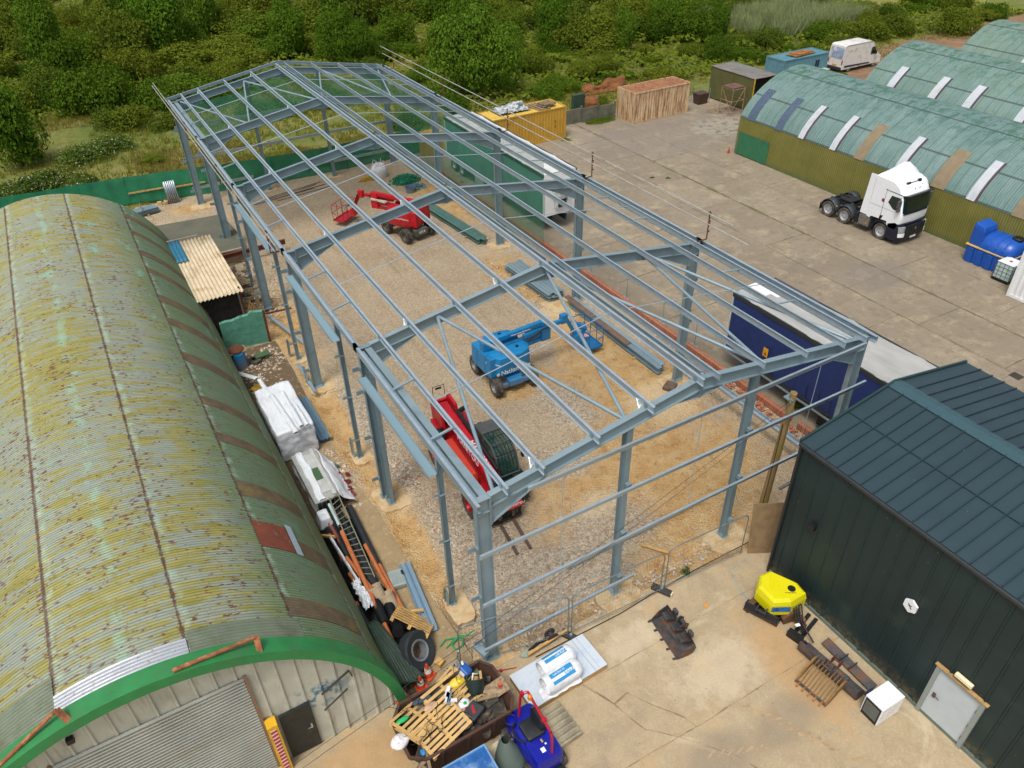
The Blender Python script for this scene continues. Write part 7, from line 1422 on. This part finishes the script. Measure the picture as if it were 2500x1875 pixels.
t=thing('excavator_arm','rusty brown curved arm end poking out left of yellow bonnet','arm',(8.45,-2.85,0)); b=MB(); b.prism([(-.35,.02),(-.2,.3),(.1,.42),(.5,.4),(.5,.3),(.15,.3),(-.05,.15),(-.1,.02)],-.1,.1,'Y'); b.build('arm',RS,t)
dbucket('narrow_bucket','dark blue-black grading bucket in front of the yellow bonnet',(8.5,-3.25,0),R(-68),1.1,NB,0,.5)
t=thing('hydraulic_attachment','rusty hydraulic attachment with hoses below yellow bonnet','attachment',(9.1,-3.85,0),R(-15)); b=MB(); b.prism([(-.3,.05),(-.35,.3),(-.1,.55),(.25,.5),(.3,.1)],-.12,.12,'Y'); b.box((.2,-.1,.2),(.25,.7,.2),rx=.2); b.build('body',RS,t); b=MB(); [b.path([(-.1+.08*i,.3,.6),(.0+.1*i,.0,.7),(-.05+.07*i,-.4,.45),(.02+.05*i,-.7,.2)],.025,6) for i in range(4)]; b.build('hoses',BLACK,t); b=MB(); b.tube((.2,-.3,.3),(.22,-.32,.42),.09,12); b.build('coupling',M('coupling_rust','#8a5a3c',.7),t); b=MB(); b.box((-.1,-.5,.45),(.16,.1,.02)); b.build('sticker',WHITE,t)
t=thing('pallet_forks','pair of black pallet forks lying flat against dark shed base','forks',(9.3,-4.2,0)); b=MB(); b.bar((-.6,-.15,.08),(.5,.15,.08),.12,.05); b.build('fork',BLACK,t); b=MB(); b.bar((-.5,-.38,.08),(.55,-.1,.08),.12,.05); b.build('fork',BLACK,t); b=MB(); b.box((-.6,-.25,.15),(.2,.5,.25),rz=.2); b.build('bracket',BLACK,t)
b=MB(); b.tube((9.25,-3.7,.5),(8.95,-4.95,.25),.03,8); tag(b.build('long_bar',M('dark_bar','#3a2c2a',.6,.3)),'long thin dark bar linking attachment to ditching bucket','bar')
dbucket('ditching_bucket','long dark rusty ditching bucket near white cabinet',(8.75,-5.85,0),R(-86),2.1,STL,0,.5)
t=thing('grader_blade','flat dark rusty blade behind the ditching bucket','blade',(9.35,-6.0,.12),R(-92)); b=MB(); b.box((0,0,.05),(1.9,.3,.05),rx=.3); b.box((-.2,.0,.12),(.03,.35,.15)); b.box((.15,.0,.12),(.03,.35,.15)); b.build('blade',STL,t)
t=thing('riddle_bucket','rusty riddle bucket with open curved tines beside ditching bucket','bucket',(8.15,-6.0,0),R(-83)); RT=M('tine_rust','#8a6a3c',.8,.1,.3,6); b=MB()
for i in range(10):
    x=-.5+i*.111; b.path([(x,.45,.52),(x,.2,.5),(x,-.1,.36),(x,-.35,.12),(x,-.5,.1)],.017,5)
b.build('tines',RT,t); b=MB()
for s in (-.52,.52): b=MB(); b.prism([(.48,.5),(.2,.55),(-.15,.4),(-.5,.14),(-.55,.04),(-.3,.04),(.3,.25)],s-.02,s+.02,'X'); b.build('side_plate',RT,t)
b=MB(); b.bar((-.54,.46,.5),(.54,.46,.5),.18,.06); b.bar((-.54,-.5,.1),(.54,-.5,.1),.08,.03); b.build('frame',STL,t); [MB().bar((-.4+.2*i,-.5,.1),(-.4+.2*i,-.66,.06),.05,.04).build('tooth',M('tooth_copper','#a8693c',.6,.2),t) for i in range(5)]; b=MB(); [b.prism([(.45,.5),(.7,.5),(.75,.75),(.5,.8)],s-.012,s+.012,'X') for s in (-.12,.12)]; b.tube((-.15,.66,.62),(.15,.66,.62),.03,8); b.build('hanger',RUSTRED,t)
t=thing('white_cabinet','white metal cabinet with black louvred front beside the door','cabinet',(8.93,-7.48,0),R(-1)); b=MB(); b.bb(-.46,.46,-.3,.3,.04,.85); b.build('body',M('appliance_white','#e6e8ea',.3,0,.01),t,bevel=.015)
b=MB(); b.bb(-.475,-.455,-.26,.26,.06,.8); b.build('front_panel',BLACK,t); b=MB(); [b.bb(-.49,-.475,-.22,.22,.2+.042*i,.215+.042*i) for i in range(13)]; b.build('louvres',M('louvre_grey','#7c8078',.4,.3),t); b=MB(); b.box((-.3,.34,.8),(.3,.06,.1)); b.build('cable_box',M('navy_plastic','#1c2544',.5),t)
b=MB(); b.box((28.3,.4,.012),(.5,.5,.008)); [b.box((28.1+.08*i,.4,.018),(.03,.42,.006)) for i in range(6)]; tag(b.build('drain_grate',M('drain_dark','#3c3630',.7)),'small square drain grate in yard concrete near dark shed','drain',kind=None)
b=MB(); b.bb(-3.9,-3.3,-3.4,-3.28,.02,.1); b.bb(-4.1,-3.5,-3.2,-3.08,.02,.1); tag(b.build('timber_offcuts',OLDWOOD),'old timber offcuts on ground at the bottom edge left of skip','timber')
# ---------------------------------------------------------------- vegetation
def leafmat(name,stops,trans=.25):
    m=NT(name); oi=m.new('ShaderNodeObjectInfo'); p=m.co('Object'); g=m.co('Pos')
    r=m.new('ShaderNodeValToRGB'); m.set(r.inputs[0],m.ma('ADD',m.ma('MULTIPLY',oi.outputs['Random'],.75),m.ma('MULTIPLY',m.noise(g,.12,2),.25))); e=r.color_ramp.elements
    while len(e)<len(stops): e.new(.5)
    for i,c in enumerate(stops): e[i].position=i/(len(stops)-1); e[i].color=lin(c)
    n=m.noise(g,1.7,4,.7); n2=m.noise(g,7,2,.6)
    k=m.mix(m.rng(n,.3,.7),m.mix(.5,r.outputs[0],'#182b06'),r.outputs[0]); k=m.mix(m.rng(n2,.48,.75,0,.5),k,'#a3a234')
    if name=='flowering_leaves': k=m.mix(m.rng(m.noise(g,4.5,2,.5),.62,.66,0,.85),k,'#d8d6c4')
    m.col(k); m.b.inputs['Roughness'].default_value=.9; m.b.inputs['Specular IOR Level'].default_value=.08
    t=m.new('ShaderNodeBsdfTranslucent'); m.set(t.inputs[0],k); x=m.new('ShaderNodeMixShader'); x.inputs[0].default_value=trans; m.t.links.new(m.b.outputs[0],x.inputs[1]); m.t.links.new(t.outputs[0],x.inputs[2]); m.t.links.new(x.outputs[0],m.out.inputs[0]); return m.m
LEAF=leafmat('bush_leaves',['#2b4b0f','#3a5f13','#52751c','#717f26','#4c6620','#8a8c28'])
LEAFT=leafmat('tree_leaves',['#466f1a','#547d20','#648828'])
LEAFF=leafmat('flowering_leaves',['#3c5a1c','#4c6a24','#5c782e'])
DRY=leafmat('pale_reeds',['#93a070','#b0b88c','#a0aa78'])
BARK=M('bark','#4a3d2e',.9,0,.25,5)
def leafmesh(name,seed,n,kind,mat,size=.075):
    rr=random.Random(seed); vs=[];fs=[]
    lumps=[]
    if kind=='round': L=14; dims=(1,1,.78)
    elif kind=='low': L=16; dims=(1,1,.42)
    elif kind=='tall': L=15; dims=(.72,.72,1.15)
    elif kind=='wide': L=22; dims=(1.25,.85,.6)
    else: L=12; dims=(1,1,.8)
    for i in range(L):
        a=rr.random()*2*PI; q=rr.random()**.55*.66; z=rr.uniform(.12,.95)*(1-.55*q*q); r=rr.uniform(.24,.42)
        lumps.append((dims[0]*q*math.cos(a),dims[1]*q*math.sin(a),z*dims[2],r*(1.1-.3*z)))
    lumps.append((0,0,.55*dims[2],.55*min(1,dims[2]+.2)))
    for _ in range(n):
        cx,cy,cz,r=lumps[min(L,int(rr.random()**.9*(L+1)))]
        while True:
            d=Vector((rr.gauss(0,1),rr.gauss(0,1),rr.gauss(.25,1)))
            if d.length>.1: break
        d.normalize(); q=r*(rr.uniform(.82,1.05) if rr.random()<.8 else rr.uniform(1.05,1.28))
        k=1+.22*noise.noise(d*2.3+Vector((cx,cy,seed))); c=Vector((cx,cy,cz))+Vector((d.x,d.y,d.z*.85))*q*k
        if c.z<0: c.z=abs(c.z)*.3
        nrm=(d+Vector((rr.gauss(0,.55),rr.gauss(0,.55),rr.gauss(.25,.5)))).normalized(); t=nrm.orthogonal().normalized(); b2=nrm.cross(t); a=rr.random()*PI; t,b2=t*math.cos(a)+b2*math.sin(a),b2*math.cos(a)-t*math.sin(a)
        s=size*rr.uniform(.5,1.25); w=s*rr.uniform(.4,.8); i=len(vs); dr=nrm*(-.25*s)
        vs+= [tuple(c-t*s+dr),tuple(c-b2*w),tuple(c+t*s+dr),tuple(c+b2*w)]; fs+=[(i,i+1,i+2,i+3)]
    me=bpy.data.meshes.new(name); me.from_pydata(vs,[],fs); me.materials.append(mat); return me
VM={}
for i in range(4): VM['round',i]=leafmesh('bush_leaves',i,8500,'round',LEAF,.037)
for i in range(3): VM['low',i]=leafmesh('bush_leaves',20+i,7000,'low',LEAF,.036)
for i in range(2): VM['tall',i]=leafmesh('bush_leaves',30+i,9000,'tall',LEAF,.035)
for i in range(2): VM['wide',i]=leafmesh('bush_leaves',40+i,9500,'wide',LEAF,.037)
VM['flower',0]=leafmesh('flowering_leaves',55,4800,'low',LEAFF,.04)
def trunkmesh(seed,h,r,br):
    rr=random.Random(seed); b=MB(); b.tube((0,0,-.2),(0,0,h*.5),r,8,r*.7); b.tube((0,0,h*.5),(.1,.05,h*.8),r*.7,8,r*.3)
    for i in range(br): a=2*PI*i/br+rr.random(); z=h*rr.uniform(.22,.6); b.tube((0,0,z),(math.cos(a)*h*.34,math.sin(a)*h*.34,z+h*rr.uniform(.15,.32)),r*.42,6,r*.12)
    return b
rr=random.Random(77); NB=0
def bush(kind,x,y,s,h=1.0,label=None,cat='bush',name='bush',group=None,z=None,idx=None):
    global NB
    ks=[k for k in VM if k[0]==kind]; me=VM[ks[(NB if idx is None else idx)%len(ks)]]; NB+=1
    o=bpy.data.objects.new(name,me); COL.objects.link(o); o.location=(x,y,gz(x,y)-.05*s if z is None else z); o.scale=(s,s,s*h); o.rotation_euler=(0,0,rr.random()*2*PI)
    return tag(o,label,cat,group)
GT_='bushes of the dense thicket behind the site'
# dense thicket: a grown-over belt from the left edge across the back
def inthicket(x,y):
    if y>64+max(0,(-x)*.0)+max(0,10-abs(x+2))*0 and x<14: return y>68-.25*x*(x<0) 
    if 14<=x<26: return y>70
    if x>=26: return y>50.5+.00*x if x<45 else (y>47.5 if x<92 else y>42)
    return False
pts=[]; tries=0
while len(pts)<282 and tries<20000:
    tries+=1; y=47+ (rr.random()**1.25)*88; x=-42+rr.random()*(100+ (y)*1.0)
    if x>118 or not inthicket(x,y): continue
    if 43<x<70 and y<46.5: continue
    # keep inside the viewed wedge
    if x< -19-(y-50)*.1 or x>(85 if y>60 else 100): continue
    dmin=1.7+ (y-45)*.016
    if any((x-a)**2+(y-b)**2<dmin**2 for a,b in pts): continue
    if (x-28.9)**2+(y-55)**2<42: continue
    if 66<x<82 and 54<y<64 : continue
    pts.append((x,y))
for x,y in pts:
    near=y<58; f=noise.noise(Vector((x*.05,y*.05,9)))
    k=rr.choice(('round','round','low','wide')) if near else rr.choice(('round','round','tall','wide','round'))
    s=rr.uniform(1.3,2.6) if near else rr.uniform(1.7,4.0)*(1+.6*max(0,f))
    bush(k,x,y,s,rr.uniform(.65,1.35),'dense green bush of the overgrown thicket beyond the site boundary','bush','bush',GT_)
# individual trees and shrubs one can tell apart
def tree(name,label,x,y,h,rad,kind,idx,mat=None,hs=None):
    t=thing(name,label,'tree',(x,y,gz(x,y))); trunkmesh(idx,h,.05*h*.6,6).build('trunk',BARK,t)
    me=VM[kind,idx] if mat is None else mat; o=bpy.data.objects.new('crown',me); COL.objects.link(o); o.parent=t; o.location=(0,0,h*.1); o.scale=(rad,rad,(hs or h*.95)); return t
CR1=leafmesh('tree_leaves',91,20000,'round',LEAFT,.026); CR2=leafmesh('tree_leaves',92,9000,'tall',LEAFT,.04); CR3=leafmesh('willow_leaves',93,9000,'tall',LEAFT,.045)
tree('broadleaf_tree','large round bright green tree standing just behind yellow container',28.9,55.5,7.8,5.0,'round',0,CR1,7.6)
tree('broadleaf_tree','yellow-green tree near top edge right of frame ridge',22.6,74.5,5.6,3.4,'round',1,CR1,5.6)
tree('broadleaf_tree','smaller tree left of the yellow-green one near frame ridge',18.2,80.5,5.4,2.9,'tall',0,CR2,4.4)
tree('weeping_tree','weeping tree with drooping foliage at the left edge',-10.6,58.2,5.4,3.0,'tall',0,CR3,4.4)
tree('broadleaf_tree','tall dark tree rising over thicket near top left centre',5.5,86,7.5,4.2,'tall',1,CR2,6.2)
for args in (('round',-7.6,78,3.4,1.15,'broad round bush left of a grassy clearing, upper left'),('wide',-3.0,76.5,3.6,1.0,'wide dark bush right of the upper left one'),('round',1.2,81,3.2,1.2,'round bush behind the frame top left corner'),('low',-2.1,64.5,3.0,1.0,'low dark bramble patch near frame top left corner'),('low',1.4,62.0,2.3,.9,'low bramble mound left of far eaves corner'),('round',9.8,71,2.6,.7,'yellowish shrub just behind far left gable of frame'),('round',40.5,53.8,2.2,1.0,'small rounded shrub between big tree and rusty container'),('round',64.5,53,2.6,1.0,'bushy shrub behind light blue container'),('round',76.8,48.8,2.7,1.0,'dark shrub behind the white van'),('round',87.5,45.5,3.0,1.1,'dark bush beside farthest curved hut'),('low',36.5,45.6,1.6,.9,'ivy mound over the concrete panel wall'),('low',33.4,41.9,1.0,.5,'weeds at the foot of the panel wall'),('low',34.6,41.8,1.0,.6,'green weeds against the rusty container end'),('low',61.5,39.2,.9,1.2,'small green weed clump in front of white van'),('low',28.9,39.4,.6,.3,'thin weeds at the yellow container corner'),('round',-1.4,53.5,1.2,.6,'lone low tuft of shrub in the grass clearing'),('round',24.6,52.0,2.0,.9,'low pale green shrub left of the big round tree'),('low',19.5,50.5,2.4,.7,'bramble clump right of the far gable'),('wide',10,60,3.0,.62,'bramble mass seen through green net, left'),('wide',15.5,61,3.0,.6,'bramble mass seen through green net, right')):
    bush(args[0],args[1],args[2],args[3],args[4],args[5])
for x,y,s in ((-6.4,56.6,2.4),(-4.0,58.2,2.1),(-9.3,52.2,2.3),(-11.6,50.6,2.2),(-7.0,50.8,1.7),(-13.5,49.2,2.0)):
    bush('flower',x,y,s,1.0,'white-flowering bramble mound behind the left end of mesh fence','bramble','bramble','flowering brambles behind the mesh fence')
for x,y in ((17.0,4.3),(17.3,36),(29.6,29.0),(30.5,28.3),(7.55,-.55)): bush('low',x if x!=17.0 else 18.0,y,.28 if x!=17.0 else .6,.5 if x!=17.0 else 2.0,{17.0:'leafy weed growing beside blue trailer',17.3:'weed tuft on yard near green trailer',29.6:'left grass tuft in a yard joint',30.5:'right grass tuft in a yard joint',7.55:'little green weed beside wire fence on sand'}[x],'weed','weed')
# reeds and grass (uncountable)
for i,(x,y,h_) in enumerate(((44,66,5.2),(50,60,4.2),(57,62,4.6),(36,72,5.4),(62,58,4.0),(40,84,6.0),(-6,92,6.5),(12,96,6.2),(27,90,6.0),(52,76,5.0))):
    t=tree('scrub_tree','scrubby tree with visible trunk standing up out of the thicket',x,y,h_,h_*.46,'tall',i%2,CR2,h_*.86); t['group']='scrub trees rising from the thicket'
def blades(name,regions,mat,label,cat,seed,h0,h1,w,per):
    q=random.Random(seed); vs=[];fs=[]
    for (x0,x1,y0,y1,n) in regions:
        for _ in range(n):
            x=q.uniform(x0,x1); y=q.uniform(y0,y1)
            if noise.noise(Vector((x*.22,y*.22,seed)))<-.12: continue
            for _k in range(per):
                a=q.random()*2*PI; h=q.uniform(h0,h1); lx,ly=q.gauss(0,.28)*h,q.gauss(0,.28)*h; ox,oy=x+q.gauss(0,.12),y+q.gauss(0,.12); z=gz(ox,oy)-.02; i=len(vs); c,s=math.cos(a)*w,math.sin(a)*w
                vs+=[(ox-c,oy-s,z),(ox+c,oy+s,z),(ox+lx,oy+ly,z+h)]; fs.append((i,i+1,i+2))
    me=bpy.data.meshes.new(name); me.from_pydata(vs,[],fs); me.materials.append(mat); o=bpy.data.objects.new(name,me); COL.objects.link(o); return tag(o,label,cat,kind='stuff')
GRS=leafmat('grass_blades',['#66782a','#868a34','#9f9644'],.3)
blades('long_grass',[(-16,20,46,74,8000),(20,46,44.5,52,2600),(20,34,52,72,2400),(44,95,42.6,50,2600),(-14,20,44.8,50,3000)],GRS,'long rough grass covering the open ground behind the mesh fence','grass',5,.15,.5,.035,4)
blades('reeds',[(66,84,54,66,5200)],DRY,'pale grey-green reed bed at the top right of the picture','reeds',6,1.4,2.6,.06,4)
blades('joint_weeds',[(31.62,31.78,-6,40,420),(28.36,28.44,-6,40,120),(24.76,24.84,-6,40,120),(16.9,17.1,0,38,260)],GRS,'thin weeds growing along joints in the yard concrete','weeds',31,.07,.16,.02,2)
DRG=leafmat('dry_grass',['#8d7c40','#a8965a','#937f48'],.3)
blades('dry_grass',[(-3,6,48,56,1600),(8,15,46,50,900),(-10,2,66,72,900)],DRG,'patches of dry straw-coloured grass behind the mesh fence','grass',11,.2,.5,.03,3)
# ground-hugging scrub under the thicket so that no bare soil shows
def scrub():
    q=random.Random(8); vs=[];fs=[]
    n=0
    while n<70000:
        y=47+q.random()**1.3*92; x=-30+q.random()*135
        if not inthicket(x,y): continue
        if x>(92 if y>60 else 105) : continue
        n+=1; z=gz(x,y)+.1+1.3*abs(noise.noise(Vector((x*.35,y*.35,2))))*(1 if y>52 else .5)+q.random()*.35; c=Vector((x,y,z)); nn=Vector((q.gauss(0,.6),q.gauss(0,.6)-.3,1)).normalized(); t=nn.orthogonal().normalized(); b2=nn.cross(t); a=q.random()*PI; t,b2=t*math.cos(a)+b2*math.sin(a),b2*math.cos(a)-t*math.sin(a); s=q.uniform(.12,.3); i=len(vs)
        vs+=[tuple(c-t*s),tuple(c-b2*s*.7),tuple(c+t*s),tuple(c+b2*s*.7)]; fs.append((i,i+1,i+2,i+3))
    me=bpy.data.meshes.new('scrub'); me.from_pydata(vs,[],fs); me.materials.append(LEAF); o=bpy.data.objects.new('scrub',me); COL.objects.link(o); return tag(o,'low tangled green scrub filling gaps between the bushes','scrub',kind='stuff')
scrub()
# ---------------------------------------------------------------- camera, light
CAM_L=(-6.24201,-12.95331,21.38063); CAM_R=(0.864438,-0.502307,-0.020856); CAM_U=(0.313036,0.505328,0.804147); CAM_F=(0.393389,0.701664,-0.594065); CAM_F_MM=26.7934
cam=bpy.data.cameras.new('camera'); co=bpy.data.objects.new('camera',cam); COL.objects.link(co)
RR=Vector(CAM_R);UU=Vector(CAM_U);FF=Vector(CAM_F)
co.matrix_world=Matrix(((RR.x,UU.x,-FF.x,CAM_L[0]),(RR.y,UU.y,-FF.y,CAM_L[1]),(RR.z,UU.z,-FF.z,CAM_L[2]),(0,0,0,1)))
cam.sensor_width=36; cam.lens=CAM_F_MM; cam.clip_start=.1; cam.clip_end=2000; sc.camera=co
EL,AZ=R(64),R(235)
sd=bpy.data.lights.new('sun','SUN'); sd.energy=1.3; sd.angle=R(18); sd.color=(1,.96,.9); so=bpy.data.objects.new('sun',sd); COL.objects.link(so)
d=Vector((math.sin(AZ)*math.cos(EL),math.cos(AZ)*math.cos(EL),math.sin(EL))); so.rotation_euler=d.to_track_quat('Z','Y').to_euler()
w=bpy.data.worlds.new('World'); sc.world=w; w.use_nodes=True; nt=w.node_tree; bg=nt.nodes['Background']; sk_=nt.nodes.new('ShaderNodeTexSky'); sk_.sky_type='NISHITA'; sk_.sun_disc=False; sk_.sun_elevation=EL; sk_.sun_rotation=AZ; sk_.air_density=1.0; sk_.dust_density=4.0; sk_.ozone_density=1.0
hs=nt.nodes.new('ShaderNodeHueSaturation'); hs.inputs['Saturation'].default_value=.45; nt.links.new(sk_.outputs[0],hs.inputs['Color']); nt.links.new(hs.outputs[0],bg.inputs[0]); bg.inputs[1].default_value=.105
sc.view_settings.view_transform='Standard'; sc.view_settings.look='None'; sc.view_settings.exposure=0.66; sc.view_settings.gamma=1
sc.cycles.max_bounces=8; sc.cycles.transparent_max_bounces=16; sc.cycles.diffuse_bounces=3; sc.cycles.glossy_bounces=3
sc.cycles.use_denoising=True
